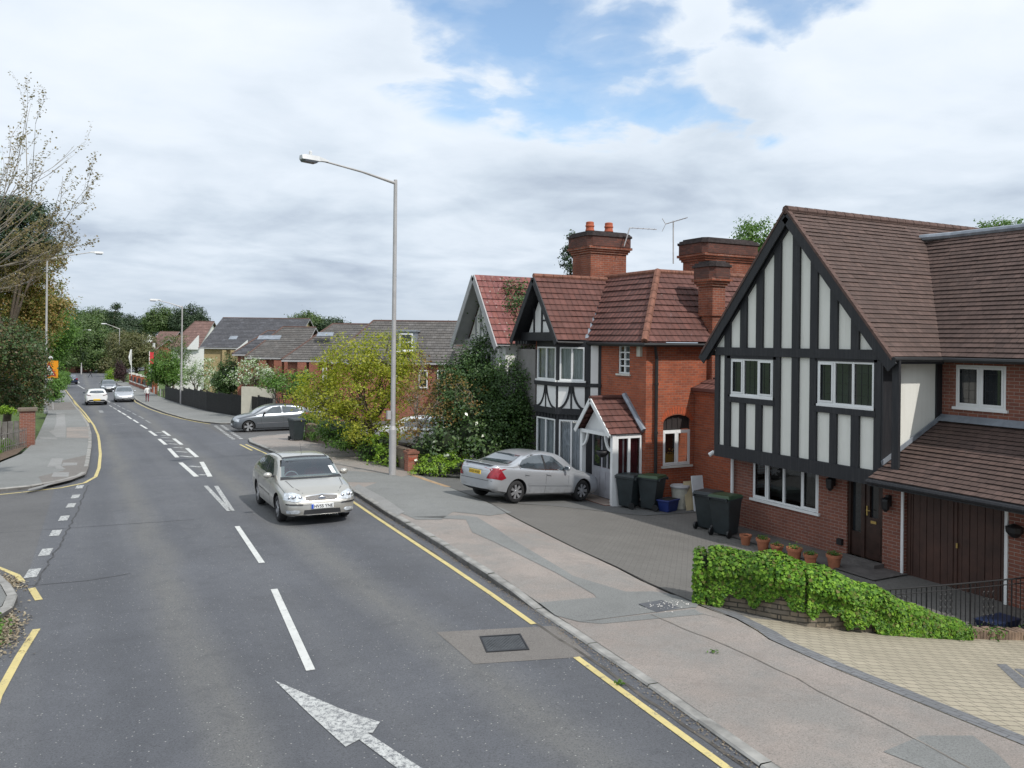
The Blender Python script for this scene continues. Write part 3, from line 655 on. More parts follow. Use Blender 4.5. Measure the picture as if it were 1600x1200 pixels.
# debris and weeds in the left gutter
# ---------------------------------------------------------------- windows
def window(root,fr,u0,u1,z0,z1,n_=2,trans=(),rec=.07,fw=.055,sill='sillm',curtain=None,open_=None,leads=0,name='window',mull=None,frm='wpaint',splits=None,cdepth=.12,label=None,glass='glass',gaps=None):
    f=MB(); d0,d1=-rec,-rec+.055
    f.fbox(fr,u0,u0+fw,z0,z1,d0,d1); f.fbox(fr,u1-fw,u1,z0,z1,d0,d1)
    f.fbox(fr,u0+fw,u1-fw,z0,z0+fw,d0,d1); f.fbox(fr,u0+fw,u1-fw,z1-fw,z1,d0,d1)
    xs_=splits or [i/n_ for i in range(1,n_)]
    ed=[u0+fw]+[u0+(u1-u0)*x for x in xs_]+[u1-fw]
    for x in xs_:
        c=u0+(u1-u0)*x; f.fbox(fr,c-fw*.62,c+fw*.62,z0+fw,z1-fw,d0,d1)
    for i in range(len(ed)-1):      # casement rims stand slightly proud
        if mull and i in mull:
            a=ed[i]+(0.03 if i else 0.0); b=ed[i+1]-(.03 if i<len(ed)-2 else 0.0); t=.04
            f.fbox(fr,a,a+t,z0+fw,z1-fw,d1+.001,d1+.016); f.fbox(fr,b-t,b,z0+fw,z1-fw,d1+.001,d1+.016)
            f.fbox(fr,a+t,b-t,z0+fw,z0+fw+t,d1+.001,d1+.016); f.fbox(fr,a+t,b-t,z1-fw-t,z1-fw,d1+.001,d1+.016)
    for t in trans:
        c=z0+(z1-z0)*t; f.fbox(fr,u0+fw,u1-fw,c-fw*.4,c+fw*.4,d0+.003,d1+.004)
    W=f.build(name,M[frm],root,label=label)
    g=MB(); g.face([fr(u0+fw*.6,z0+fw*.6,d0+.02),fr(u1-fw*.6,z0+fw*.6,d0+.02),fr(u1-fw*.6,z1-fw*.6,d0+.02),fr(u0+fw*.6,z1-fw*.6,d0+.02)]); g.build('pane',M[glass],W)
    if leads:
        l=MB(); nu=int((u1-u0)/leads); nz=int((z1-z0)/(leads*1.35))
        for i in range(1,nu): c=u0+(u1-u0)*i/nu; l.fbox(fr,c-.003,c+.003,z0+fw,z1-fw,d0+.023,d0+.028)
        for i in range(1,nz): c=z0+(z1-z0)*i/nz; l.fbox(fr,u0+fw,u1-fw,c-.003,c+.003,d0+.0235,d0+.0285)
        l.build('leading',M['iron'],W)
    if sill:
        s=MB(); s.fbox(fr,u0-.06,u1+.06,z0-.06,z0,-rec,.06); s.build('sill',M['opaint'] if sill=='stone' else M['wpaint'],W)
    if curtain:
        c=MB()
        for a,b in (gaps or [(u0+fw,u1-fw)]):
            k=int((b-a)/.035)+2; pr=None
            for i in range(k+1):
                u=a+(b-a)*i/k; dd=-rec-cdepth-.025*math.sin(i*1.9)-.012*math.sin(i*.7)
                cur=(fr(u,z0+.02,dd),fr(u,z1-.02,dd))
                if pr: c.face([pr[0],cur[0],cur[1],pr[1]])
                pr=cur
        c.build('curtain',M[curtain],W,smooth=True)
    else:
        c=MB(); c.fbox(fr,u0,u1,z0,z1,-rec-.62,-rec-.6); c.build('dark_room_card',M['dark'],W)  # flat near-black card, its colour stands in for the unlit room
    return W
def ux(px,py,X): p=onX(px,py,X); return (-p.y,p.z)
def uy(px,py,Y): p=onY(px,py,Y); return (p.x,p.z)

# ================================================================ HOUSE 1: half-timbered house on the right
H1=empty('brick_house',(16,13,-1.3),0,'mock tudor house with large black and white gable and brown garage, behind the ivy wall','house')
XG,XU,XR=16.0,15.5,17.42
fg=frX(XG); fu=frX(XU); fw_=frX(XR)
a0,a1=ux(1176,714,XG),ux(1279,802,XG); winG=(a0[0],a1[0],-.28,.92)
winG=(ux(1176,740,XG)[0],ux(1279,760,XG)[0],ux(1228,790,XG)[1],ux(1228,722,XG)[1])
dr=(ux(1323,800,XG)[0],ux(1379,800,XG)[0],-1.08,1.0)
ga=(ux(1413,800,XG)[0],ux(1573,850,XG)[0],-1.3,.95)
mb=MB(); wall(mb,fg,-17.45,-4,-1.6,1.0,[winG,dr,ga],.14)
mb.face([(16,17.45,-1.6),(26,17.45,-1.6),(26,17.45,4.4),(16,17.45,4.4)])
mb.face([(26,17.45,-1.6),(26,4,-1.6),(26,4,5.5),(26,17.45,5.5)]); mb.face([(16,4,-1.6),(26,4,-1.6),(26,4,5.5),(16,4,5.5)])
mb.face([(15.56,12.31,.93),(15.56,17.42,.93),(26,17.42,.93),(26,12.31,.93)])
mb.build('wall',M['brick1'],H1)
fl=MB(); fl.box(16.15,4.1,-1.62,25.9,17.4,-1.3); fl.build('floor',M['dark'],H1)
# wing wall upstairs
w2=(ux(1494,600,XR)[0],ux(1572,600,XR)[0],ux(1532,638,XR)[1],ux(1532,571,XR)[1])
mb=MB(); wall(mb,fw_,-12.4,-4,1.6,3.6,[w2],.12); mb.build('upper_wall',M['brick1'],H1)
window(H1,fw_,*w2,n_=2,rec=.05,fw=.05,mull=(0,1),leads=.13,glass='dglass')
window(H1,fg,*winG,rec=.07,fw=.05,splits=[.235,.485,.76],mull=(0,3),glass='glass',label='wide white window with four panes')
# front door: dark recess with side lights
D1=MB(); u0,u1,z0,z1=dr; um=u0+(u1-u0)*.42
D1.fbox(fg,u0,u0+.06,z0,z1,-.2,-.05); D1.fbox(fg,um-.05,um+.05,z0,z1,-.2,-.05); D1.fbox(fg,u1-.06,u1,z0,z1,-.2,-.05); D1.fbox(fg,u0+.06,u1-.06,z1-.08,z1,-.2,-.05)
D1.fbox(fg,u0+.06,um-.05,z0,z0+.55,-.18,-.09); D1.fbox(fg,um+.05,u1-.06,z0,z0+.95,-.18,-.08)
D1.fbox(fg,um+.05,um+.16,z0+.95,z1-.08,-.18,-.08); D1.fbox(fg,u1-.17,u1-.06,z0+.95,z1-.08,-.18,-.08); D1.fbox(fg,um+.16,u1-.17,z1-.25,z1-.08,-.18,-.08)
D1.fbox(fg,um+.13,um+.48,z0+.15,z0+.75,-.08,-.06); D1.fbox(fg,um+.6,u1-.14,z0+.15,z0+.75,-.08,-.06) if u1-um>.9 else None
dd=D1.build('door',M['dwood'],H1)
g=MB(); g.fbox(fg,u0+.06,um-.05,z0+.55,z1-.08,-.15,-.14); g.fbox(fg,um+.16,u1-.17,z0+.95,z1-.25,-.15,-.14); g.build('pane',M['dglass'],dd)
l=MB(); l.fbox(fg,um+.2,u1-.22,z0+.82,z0+.88,-.08,-.065); l.build('letter_box',M['brass'],dd)
l=MB(); l.tube([fg(um+.1,z0+1.1,-.04),fg(um+.2,z0+1.1,-.04)],.012,6); l.fbox(fg,um+.085,um+.115,z0+.98,z0+1.2,-.08,-.06); l.build('handle',M['brass'],dd)
st=MB(); st.fbox(fg,u0-.05,u1+.05,-1.3,z0-.0,-.2,.32); st.build('step',M['slab'],H1)
# garage door: boards
G=MB(); u0,u1,z0,z1=ga; nb=14
for i in range(nb):
    a=u0+(u1-u0)*i/nb; b=u0+(u1-u0)*(i+1)/nb-.012; G.fbox(fg,a,b,z0,z1,-.12,-.085-(i%2)*.006)
G.fbox(fg,u0,u1,z0,z1,-.13,-.121)
for a in (.02,.46,.50,.96): G.fbox(fg,u0+(u1-u0)*a,u0+(u1-u0)*(a+.025),z0,z1-.12,-.084,-.068)
G.fbox(fg,u0,u1,z1-.14,z1,-.084,-.06)
gd=G.build('garage_door',M['garage'],H1)
l=MB(); l.fbox(fg,u0+(u1-u0)*.52,u0+(u1-u0)*.535,-.35,-.25,-.067,-.045); l.build('handle',M['brass'],gd)
for q,nm in ((ga[0]-.035,'left'),(ga[1]+.0,'right')):
    l=MB(); l.fbox(fg,q-.03,q+.03,-1.3,.82,-.03,.03); l.build('door_post',M['wpaint'],H1)
# white panel on the jettied upper floor and its gable
AP=(-14.96,7.1); EL,ER=-18.02,-11.94; ez=3.55
hz=3.6   # tie beam
lw=(ux(1143,600,XU)[0],ux(1210,600,XU)[0],ux(1176,619,XU)[1],ux(1176,561,XU)[1])
rw=(ux(1279,600,XU)[0],ux(1367,600,XU)[0],ux(1323,634,XU)[1],ux(1323,565,XU)[1])
mb=MB(); wall(mb,fu,-17.48,-12.27,.95,3.65,[lw,rw],.1)
mb.face([fu(-17.95,3.6),fu(-12.0,3.6),fu(-12.0,3.62),fu(AP[0],7.02),fu(-17.95,3.62)])
mb.face([(XU,17.46,.95),(26,17.46,.95),(26,17.46,3.62),(XU,17.46,3.62)])
mb.build('rendered_wall',M['render'],H1)
window(H1,fu,*lw,rec=.02,fw=.045,splits=[.31,.66],mull=(0,2),leads=.16,glass='dglass')
window(H1,fu,*rw,rec=.02,fw=.045,splits=[.31,.645],mull=(0,),leads=.16,glass='dglass')
# side panel that faces the camera side
mb=MB(); mb.face([(XU,12.26,1.0),(XR,12.26,1.0),(XR,12.26,3.6),(XU,12.26,3.6)]); mb.build('side_panel',M['render'],H1)
T=MB(); TD=.06
def stud(x0,x1,y,zb,zt_fn):
    a=ux(x0,y,XU)[0]; b=ux(x1,y,XU)[0]; T.prism([(a,zb),(b,zb),(b,zt_fn(b)),(a,zt_fn(a))],.001,TD,fu)
def rake(u): return min(AP[1]-.12-abs(u-AP[0])*1.162,6.9)
c5=lambda z: 1060+z/2.222
for a,b in ((165,185),(219,241),(274,297),(335,358),(399,424),(462,487),(531,557),(604,632),(682,700)):
    stud(c5(a),c5(b),545,hz+.08,rake)
for a,b in ((131,145),(164,184),(333,356),(397,420),(460,484),(684,711),(747,772)):
    stud(c5(a),c5(b),640,1.0,lambda u:hz-.12)
for a,b in ((216,235),(272,293)): stud(c5(a),c5(b),660,1.0,lambda u:lw[2]-.14)
for a,b in ((530,554),(604,632)): stud(c5(a),c5(b),665,1.0,lambda u:rw[2]-.14)
T.fbox(fu,-17.52,-12.24,hz-.12,hz+.1,.003,TD+.02)
T.fbox(fu,-17.52,-12.2,.74,1.06,-.45,TD+.03)
T.fbox(fu,lw[0]-.12,lw[1]+.05,lw[2]-.2,lw[2]-.055,.002,TD+.01); T.fbox(fu,rw[0]-.1,rw[1]+.06,rw[2]-.2,rw[2]-.055,.002,TD+.01)
T.fbox(fu,lw[0]-.12,lw[1]+.1,lw[3],hz-.1,.002,TD); T.fbox(fu,rw[0]-.05,rw[1]+.1,rw[3],hz-.1,.002,TD)
for s_ in (-1,1):
    e=(AP[0]+s_*2.98,ez-.14); T.beam((AP[0]+s_*.02,AP[1]-.33),(e[0],e[1]+.0),.2,TD+.01,fu,0,.004)
# side timbering (faces the camera)
fs=frY(12.26,0)
T.fbox(fs,XU-.06,XU+.5,1.12,3.5,.002,.05); T.fbox(fs,XR-.18,XR-.0,1.6,3.5,.002,.05); T.fbox(fs,XU-.06,XR,3.42,3.56,.003,.055)
T.beam((XU+.35,1.12),(XR+.02,2.12),.26,.05,fs,0,.004)
T.build('timber_frame',M['timber'],H1)
# roof
rf=MB(); XO=15.33; lf=.02
zt=6.6; vx=lambda z:17.0+(z-3.55)*.985; gy=lambda z:11.94+(z-3.55)*(3.02/3.55)
nA=34
tiled(rf,(XO,11.94,3.55),(17.0,11.94,3.55),(vx(zt),gy(zt),zt),(XO,gy(zt),zt),29)
tiled(rf,(XO,gy(zt),zt),(26,gy(zt),zt),(26,14.96,7.1),(XO,14.96,7.1),5)
tiled(rf,(26,18.02,3.5),(XO,18.02,3.5),(XO,14.96,7.1),(26,14.96,7.1),34)
tiled(rf,(17.0,11.94,3.55),(17.0,3.5,3.55),(vx(zt),3.5,zt),(vx(zt),gy(zt),zt),29)
rf.build('roof',M['tile1'],H1)
ub=MB()
for s_ in (-1,1):
    ye=14.96-s_*3.04; 
    ub.face([(XO,ye,3.46),(26 if s_<0 else 17.2,ye,3.46),(26,14.96,7.02),(XO,14.96,7.02)])
ub.box(16.98,3.5,3.44,17.5,12.3,3.5)
ub.face([(20,3.5,6.55),(26,3.5,6.55),(26,14.4,6.55),(20,14.4,6.55)])
ub.build('roof_underside',M['timber'],H1)
rd=MB()
for i in range(32):
    x=XO+i*.33; rd.tube([(x,14.96,7.09),(x+.315,14.96,7.085)],.11,8,cap=True)
rd.build('ridge_tiles',M['ridge1'],H1)
vg=MB()
for s_ in (-1,1):
    ye=14.96-s_*3.04
    q=[(14.96,7.14),(ye,3.56)]
    for i in range(34):
        y0,z0=14.96+(ye-14.96)*i/34,7.12+(3.53-7.12)*i/34; y1,z1=14.96+(ye-14.96)*(i+1)/34,7.12+(3.53-7.12)*(i+1)/34
        vg.hexa([(XO-.02,y0,z0-.05),(XO+.1,y0,z0-.05),(XO+.1,y1,z1-.05),(XO-.02,y1,z1-.05),(XO-.02,y0,z0+.035),(XO+.1,y0,z0+.035),(XO+.1,y1,z1+.045),(XO-.02,y1,z1+.045)])
vg.build('verge',M['ridge1'],H1)
bb=MB(); fb=frX(XO+.03)
for s_ in (-1,1): bb.beam((-14.96-s_*.0,6.93),(-14.96+s_*3.05,3.33),.27,.035,fb,0,.0)
bb.box(XO+.03,11.88,3.4,17.0,11.94,3.53); bb.build('bargeboard',M['timber'],H1)
gt=MB(); gt.tube([(17.0,11.9,3.5),(16.92,11.9,3.49),(16.92,3.5,3.49)],.055,8); gt.tube([(XO,11.87,3.5),(16.95,11.87,3.49)],.055,8); gt.tube([(17.36,9.72,3.45),(17.36,9.72,1.75)],.04,8); gt.build('gutter',M['black'],H1)
ld=MB(); ld.tube([(vx(zt)-.15,14.6,6.66),(vx(zt)+.02,13.8,6.66),(vx(zt)+.02,3.5,6.66)],.09,8); ld.box(vx(zt)+.05,11.2,6.6,vx(zt)+1.6,9.0,6.68); ld.build('lead_ridge',M['lead'],H1)
dm=MB(); prof=[(.9*math.cos(t),.42*math.sin(t)) for t in [i*math.pi/16 for i in range(9)]]; dm.lathe([(1.0,-.2),(1.0,0)]+[(max(.01,r),z) for r,z in prof],20,(21.6,11.0,6.6)); dm.build('skylight_dome',simple('milky_dome',(.5,.55,.56),.25),H1,smooth=True)
# lean-to roof over door and garage
e0=onX(1357,747,15.05); zl=e0.z; yl=e0.y; t0=onX(1473,655,XR); zt2=t0.z
lt=MB(); tiled(lt,(15.05,yl,zl),(15.05,3.5,zl),(XR,3.5,zt2),(XR,12.24,zt2),17); 
tiled(lt,(15.05,yl,zl),(15.05,yl-.01,zl),(15.5,12.24,zl+.2),(15.5,12.3,zl+.2),3) if False else None
lt.build('porch_roof',M['tile1'],H1)
l=MB(); l.box(15.05,3.5,zl-.16,15.12,yl,zl-.0); l.face([(15.1,3.5,zl-.06),(15.1,yl,zl-.06),(XR,12.24,zt2-.08),(XR,3.5,zt2-.08)]); l.face([(15.1,3.5,zl-.07),(15.1,yl,zl-.07),(16.05,yl,zl-.07),(16.05,3.5,zl-.07)]); l.tube([(15.0,yl,zl-.06),(15.0,3.5,zl-.06)],.055,8); l.build('porch_fascia',M['timber'],H1)
l=MB(); l.beam((XU-.1,zl+.3),(XR,zt2+.08),.10,.02,fs,0,.06); l.face([(XR-.02,12.24,zt2+.12),(XR-.02,3.5,zt2+.12),(XR-.2,3.5,zt2-.02),(XR-.2,12.24,zt2-.02)]); l.build('flashing',M['lead'],H1)
# white strip left of the ground floor wall and soil pipe
l=MB(); l.tube([(15.92,17.36,-1.2),(15.92,17.36,.9)],.045,8); l.build('downpipe',M['wpaint'],H1)
# wall lanterns
for x,y in ((1299,756),(1386,788)):
    p=onX(x,y,XG-.1); l=MB(); l.lathe([(.02,.16),(.09,.12),(.1,.08),(.08,-.1),(.03,-.16)],6,(p.x-.05,p.y,p.z)); l.box(p.x-.01,p.y-.04,p.z-.05,XG,p.y+.04,p.z+.2); l.build('wall_lantern',M['iron'],H1)
p=onX(1585,830,XG-.1); l=MB(); l.lathe([(.02,.14),(.16,.08),(.15,-.02),(.06,-.12)],10,(p.x,p.y,p.z)); l.box(p.x,p.y-.05,p.z-.05,XG,p.y+.05,p.z+.1); l.build('wall_lantern',M['iron'],H1)
l=MB(); p=onX(1314,846,XG); l.box(XG-.08,p.y-.07,p.z-.07,XG-.001,p.y+.07,p.z+.07); l.build('vent',M['iron'],H1)
l=MB(); p=onX(1119,702,XU); l.tube([(XU+.3,17.6,.75),(XU+.1,17.75,.8)],.05,8); l.tube([(XU+.1,17.75,.8),(XU-.02,17.8,.72)],.06,8); l.build('security_lamp',M['wpaint'],H1)

# ================================================================ HOUSE 2: orange brick house with canted bay
H2=empty('brick_house',(15.4,22,-1.5),0,'orange brick house with hipped red roof, timbered bay and small white porch','house')
X2,YS=15.4,20.6; f2=frX(X2); f2s=frY(YS)
sw=(ux(966,560,X2)[0],ux(984,560,X2)[0],ux(975,584,X2)[1],ux(975,536,X2)[1]); sw=(sw[0],sw[1],sw[2],3.72)
aw=(uy(1036,690,YS)[0],uy(1079,690,YS)[0],uy(1058,727,YS)[1],uy(1058,672,YS)[1]); 
mb=MB(); wall(mb,f2,-23.05,-YS,-1.6,3.8,[sw],.12)
ah=(aw[0],aw[1],aw[2],aw[3]+.48)
wall(mb,f2s,X2,24,-1.6,3.8,[ah],.14)
mb.face([(24,YS,-1.6),(24,30,-1.6),(24,30,3.8),(24,YS,3.8)]); mb.face([(X2,27.5,-1.6),(24,27.5,-1.6),(24,27.5,3.8),(X2,27.5,3.8)]); mb.face([(X2,25.6,-1.6),(X2,27.5,-1.6),(X2,27.5,3.8),(X2,25.6,3.8)])
mb.build('wall',M['brick2'],H2)
# arched infill panel above the south window, brick arch
ai=MB(); mid_=(ah[0]+ah[1])/2; hw=(ah[1]-ah[0])/2
arc=[(mid_+hw*math.cos(t),aw[3]+.22+.26*math.sin(t)) for t in [i*math.pi/12 for i in range(13)]]
top=[(ah[1],ah[3]+.002),(ah[0],ah[3]+.002)]
for i in range(12):
    p,q=arc[i],arc[i+1]; ai.face([f2s(p[0],p[1],-.002),f2s(p[0],ah[3]+.001,-.002),f2s(q[0],ah[3]+.001,-.002),f2s(q[0],q[1],-.002)])
ai.build('arch_infill',M['brick2'],H2)
ab=MB()
for i in range(16):
    t=math.pi*(.06+.88*i/15); r1,r2=1.0,1.0
    cx,cz=mid_+ (hw+.11)*math.cos(t),aw[3]+.22+(.26+.11)*math.sin(t)
    ab.beam((mid_+hw*math.cos(t),aw[3]+.24+.27*math.sin(t)),(mid_+(hw+.06)*math.cos(t)*1.05,aw[3]+.24+.5*math.sin(t)),.07,.006,f2s,0,.001)
ab.build('brick_arch',simple('arch_brick',(.42,.09,.035),.85,var=.25,vs=9),H2)
fl=MB(); fl.fbox(f2s,ah[0],ah[1],aw[3]+.02,ah[3],-.12,-.1)
for i in range(6): fl.fbox(f2s,ah[0]+hw*2*i/5-.02,ah[0]+hw*2*i/5+.02,aw[3]+.02,ah[3],-.099,-.08)
fl.build('fan_panel',simple('dark_panel',(.03,.025,.025),.6),H2)
window(H2,f2s,*aw,n_=2,rec=.09,fw=.06,mull=(0,1),sill='stone',curtain=None)
fl=MB(); fl.box(mid_-.25,YS+.33,aw[2],mid_+.3,YS+.38,aw[2]+.3)
for i in range(14):
    u=mid_+random.uniform(-.2,.25); z=aw[2]+random.uniform(.28,.48); p=f2s(u,z,-.35); fl.lathe([(.002,-.03),(.035,0),(.002,.03)],5,p)
fl.build('flowers',simple('yellow_flowers',(.5,.3,.05),.8),H2)
window(H2,f2,*sw,n_=2,rec=.09,fw=.05,trans=(.27,.5,.74),sill='stone',curtain='curtain')
l=MB(); p=ux(1001,547,X2); l.fbox(f2,p[0]-.09,p[0]+.09,p[1]-.2,p[1]+.18,.001,.09); l.build('alarm_box',M['beige'],H2)
l=MB(); l.tube([(X2+.1,20.3,3.72),(X2+.32,YS-.1,3.3),(X2+.32,YS-.1,-1.4)],.05,8)
for z in (2.5,1.0,-.3): l.tube([(X2+.32,YS-.1,z),(X2+.32,YS-.1,z+.08)],.065,8)
p=uy(1036,720,YS); l.build('downpipe',M['black'],H2)
# roof: hip
e=3.82; c0=(15.1,20.3,e); ht=2.33; dz=2.0
hp=(c0[0]+dz,c0[1]+dz,e+ht)
rf=MB(); nR=12
tiled(rf,c0,(24,20.3,e),(24,hp[1],hp[2]),hp,nR,.23,.045)
tiled(rf,(15.1,27.6,e),c0,hp,(hp[0],27.6,hp[2]),nR,.23,.045)
gx,gyl,gyr,gap=13.95,26.72,23.55,(25.14,6.05)
tiled(rf,(gx,gyr,3.85),(15.12,gyr,3.85),(17.05,gap[0],gap[1]),(gx,gap[0],gap[1]),nR-1,.23,.045)
tiled(rf,(15.12,gyl,3.85),(gx,gyl,3.85),(gx,gap[0],gap[1]),(17.05,gap[0],gap[1]),nR-1,.23,.045)
rf.face([hp,(24,hp[1],hp[2]),(24,27.6,hp[2]),(hp[0],27.6,hp[2])]) 
rf.build('roof',M['tile2'],H2)
l=MB()
for a,b in ((c0,hp),):
    a=Vector(a)+Vector((0,0,.02));b=Vector(b)+Vector((0,0,.05))
    for i in range(9): l.tube([a.lerp(b,i/9),a.lerp(b,(i+.95)/9)],.11,8)
for a,b,k in ((hp,(24,hp[1],hp[2]),20),(hp,(hp[0],27.6,hp[2]),14),((gx,gap[0],gap[1]),(17.0,gap[0],gap[1]),8)):
    a=Vector(a)+Vector((0,0,.02));b=Vector(b)+Vector((0,0,.02))
    for i in range(k): l.tube([a.lerp(b,i/k),a.lerp(b,(i+.96)/k)],.085,8)
l.build('ridge_tiles',M['ridge'],H2)
l=MB(); a=Vector((15.12,gyr,3.93));b=Vector((17.05,gap[0],gap[1]+.02)); q=Vector((.09,-.05,0.02))
for i in range(4): 
    s0=a.lerp(b,i/4);s1=a.lerp(b,(i+1.02)/4); l.face([s0-q,s0+q,s1+q,s1-q])
l.build('valley_lead',M['lead'],H2)
l=MB(); l.box(gx+.02,gyr-.03,3.68,15.1,gyr+.02,3.82); l.box(15.08,20.28,3.68,15.12,23.55,3.8); l.box(15.1,20.28,3.68,24,20.32,3.8)
l.face([(15.1,20.3,3.7),(24,20.3,3.7),(24,20.6,3.7),(15.4,20.6,3.7),(15.4,27.5,3.7),(15.1,27.5,3.7)]); l.tube([(15.04,23.5,3.76),(15.04,20.24,3.74),(24,20.24,3.76)],.05,8); l.tube([(gx,gyr-.06,3.78),(15.1,gyr-.06,3.76)],.045,8)
l.build('gutter',M['black'],H2)
fgb=frX(gx); l=MB()
for s_ in (-1,1): l.beam((-gap[0],gap[1]-.1),(-gap[0]+s_*1.62,3.74),.2,.04,fgb,0,.0)
l.face([(gx+.02,gyl,3.80),(15.4,gyl,3.80),(15.4,gap[0],6.0),(gx+.02,gap[0],6.0)]); l.face([(gx+.02,gyr,3.80),(15.4,gyr,3.80),(15.4,gap[0],6.0),(gx+.02,gap[0],6.0)])
l.build('bargeboard',M['timber'],H2)
# bay: polygon in plan
B=[(15.4,26.4),(14.35,25.55),(14.35,24.15),(15.02,23.36),(15.4,23.05)]
gbay=MB(); bfr=[fr2(B[i],B[i+1]) for i in range(4)]
def bl(i): return (Vector(B[i+1])-Vector(B[i])).length
for i in range(4):
    L_=bl(i); holes=[]
    if i in (0,1,2): holes=[(.07 if i!=2 else .1,L_-.07,-.55,1.18),(.07 if i!=2 else .1,L_-.07,2.5,3.62)]
    w_=MB(); wall(gbay,bfr[i],0,L_,-1.6,3.85,holes,.06)
gbay.build('bay_wall',M['timber'],H2)
bp=MB()
for i in range(4): bp.fbox(bfr[i],0,bl(i),-1.6,-.72,.001,.03)
bp.build('bay_plinth',M['brick1'],H2)
for i in (1,2,0):
    L_=bl(i); a=.07 if i!=2 else .1
    for z0,z1 in ((-.55,1.18),(2.5,3.62)):
        window(H2,bfr[i],a,L_-.07,z0,z1,n_=2,rec=.03,fw=.05,curtain='curtain',cdepth=.07,sill='w')
# white panels and curved braces between floors, horizontal rails
for i in (0,1,2):
    pn=MB(); br=MB(); rl=MB()
    L_=bl(i); a,b=.06,L_-.05; m_=(a+b)/2
    z0,z1=1.55,2.32
    pn.fbox(bfr[i],a,b,z0,z1,.002,.02)
    for s_ in (-1,1):      # ogee-like curved braces from top centre to bottom corners and back
        pts=[]
        for k in range(9):
            t=k/8; pts.append((m_+s_*(.04+(b-a)*.46*t**.55),z1-(z1-z0)*t if False else z1-(z1-z0)*(t**1.6)))
        pts=[(m_+s_*(.05+(b-a)*.40*(1-math.cos(t*math.pi/2))+(b-a)*.06*t),z1-(z1-z0)*math.sin(t*math.pi/2)) for t in [k/8 for k in range(9)]]
        for k in range(8): br.beam(pts[k],pts[k+1],.075,.02,bfr[i],0,.021)
        br.beam((m_+s_*.0,z1),(m_+s_*.06,z1-.25),.08,.02,bfr[i],0,.021)
    br.fbox(bfr[i],m_-.03,m_+.03,z0,z1,.0205,.042)
    rl.fbox(bfr[i],-.03,L_+.03,1.36,1.56,.001,.09); rl2=MB(); rl2.fbox(bfr[i],-.03,L_+.03,2.3,2.44,.001,.08); rl2.build('bay_rail',M['timber'],H2)
    for k in range(7): rl.fbox(bfr[i],a+(b-a)*k/6-.02,a+(b-a)*k/6+.02,1.2,1.36,.001,.03)
    pn.build('bay_panel',M['rwhite'],H2); br.build('curved_brace',M['timber'],H2); rl.build('bay_rail',M['timber'],H2)
pn=MB(); rl=MB()
pn.fbox(bfr[3],.14,bl(3)-.1,1.6,2.3,.002,.02); pn.fbox(bfr[3],.14,bl(3)-.1,2.42,3.7,.002,.02)
rl.fbox(bfr[3],-.02,bl(3),1.4,1.58,.001,.06); rl2=MB(); rl2.fbox(bfr[3],-.02,bl(3),2.3,2.42,.001,.05); rl2.build('bay_rail',M['timber'],H2)
pn.build('bay_panel',M['rwhite'],H2); rl.build('bay_rail',M['timber'],H2)
# gable face under the little roof
l=MB(); fgf=frX(14.38); l.prism([(-26.3,3.9),(-24.0,3.9),(-gap[0],5.75)],.0,.02,fgf); l.build('gable_panel',M['rwhite'],H2)
l=MB(); l.fbox(fgf,-26.55,-23.75,3.82,4.12,.0,.14)
for u in (-25.75,-25.2,-24.62): l.prism([(u-.035,4.1),(u+.035,4.1),(u+.035,5.8-abs(u+gap[0])*1.35),(u-.035,5.8-abs(u+gap[0])*1.35)],.021,.06,fgf)
l.fbox(fgf,-25.2,-25.2+.9,4.5,4.56,.021,.05); l.face([(13.98,26.6,3.83),(15.4,26.6,3.83),(15.4,23.6,3.83),(13.98,23.6,3.83)])
for k in range(5): l.box(14.0,26.5-k*.2-.04,3.7,14.38,26.5-k*.2+.04,3.82)
l.build('gable_timber',M['timber'],H2)
# porch
PH=empty('porch',(13.6,20.9,-1.4),0); PH.parent=H2; PH.location=Vector((13.6,20.9,-1.4))-Vector(H2.location)
def pworld(mb,name,mat_,**k):
    """build in world coordinates under the porch"""
    o=mb.build(name,mat_,None,**k); o.parent=PH; o.matrix_parent_inverse=Matrix.Identity(4)
    off=Vector((13.6,20.9,-1.4)); 
    for v in o.data.vertices: v.co-=off
    return o
# (the roof and frames of the porch are direct parts of the house so that nothing goes deeper than three levels)
bpy.data.objects.remove(PH)
pxg=14.15; pa=onX(922,623,pxg); pl0=onX(898,668,pxg); pr0=onX(952,682,pxg)
pym=pa.y; pz=pa.z; pyl=pl0.y; pyr=pr0.y; pze=(pl0.z+pr0.z)/2
l=MB(); tiled(l,(pxg,pyr,pze),(X2,pyr,pze),(X2,pym,pz),(pxg,pym,pz),6,.23,.045); tiled(l,(X2,pyl,pze),(pxg,pyl,pze),(pxg,pym,pz),(X2,pym,pz),6,.23,.045); 
l.tube([(pxg,pym,pz+.03),(X2,pym,pz+.03)],.07,8); l.build('porch_roof',M['tile2'],H2)
l=MB(); fp=frX(pxg+.02)
for s_,ye in ((-1,pyl),(1,pyr)): l.beam((-pym,pz-.03),(-ye,pze-.05),.13,.035,fp,0,0)
l.prism([(-pyl+.1,pze-.02),(-pyr-.1,pze-.02),(-pym,pz-.15)],-.3,-.28,fp)
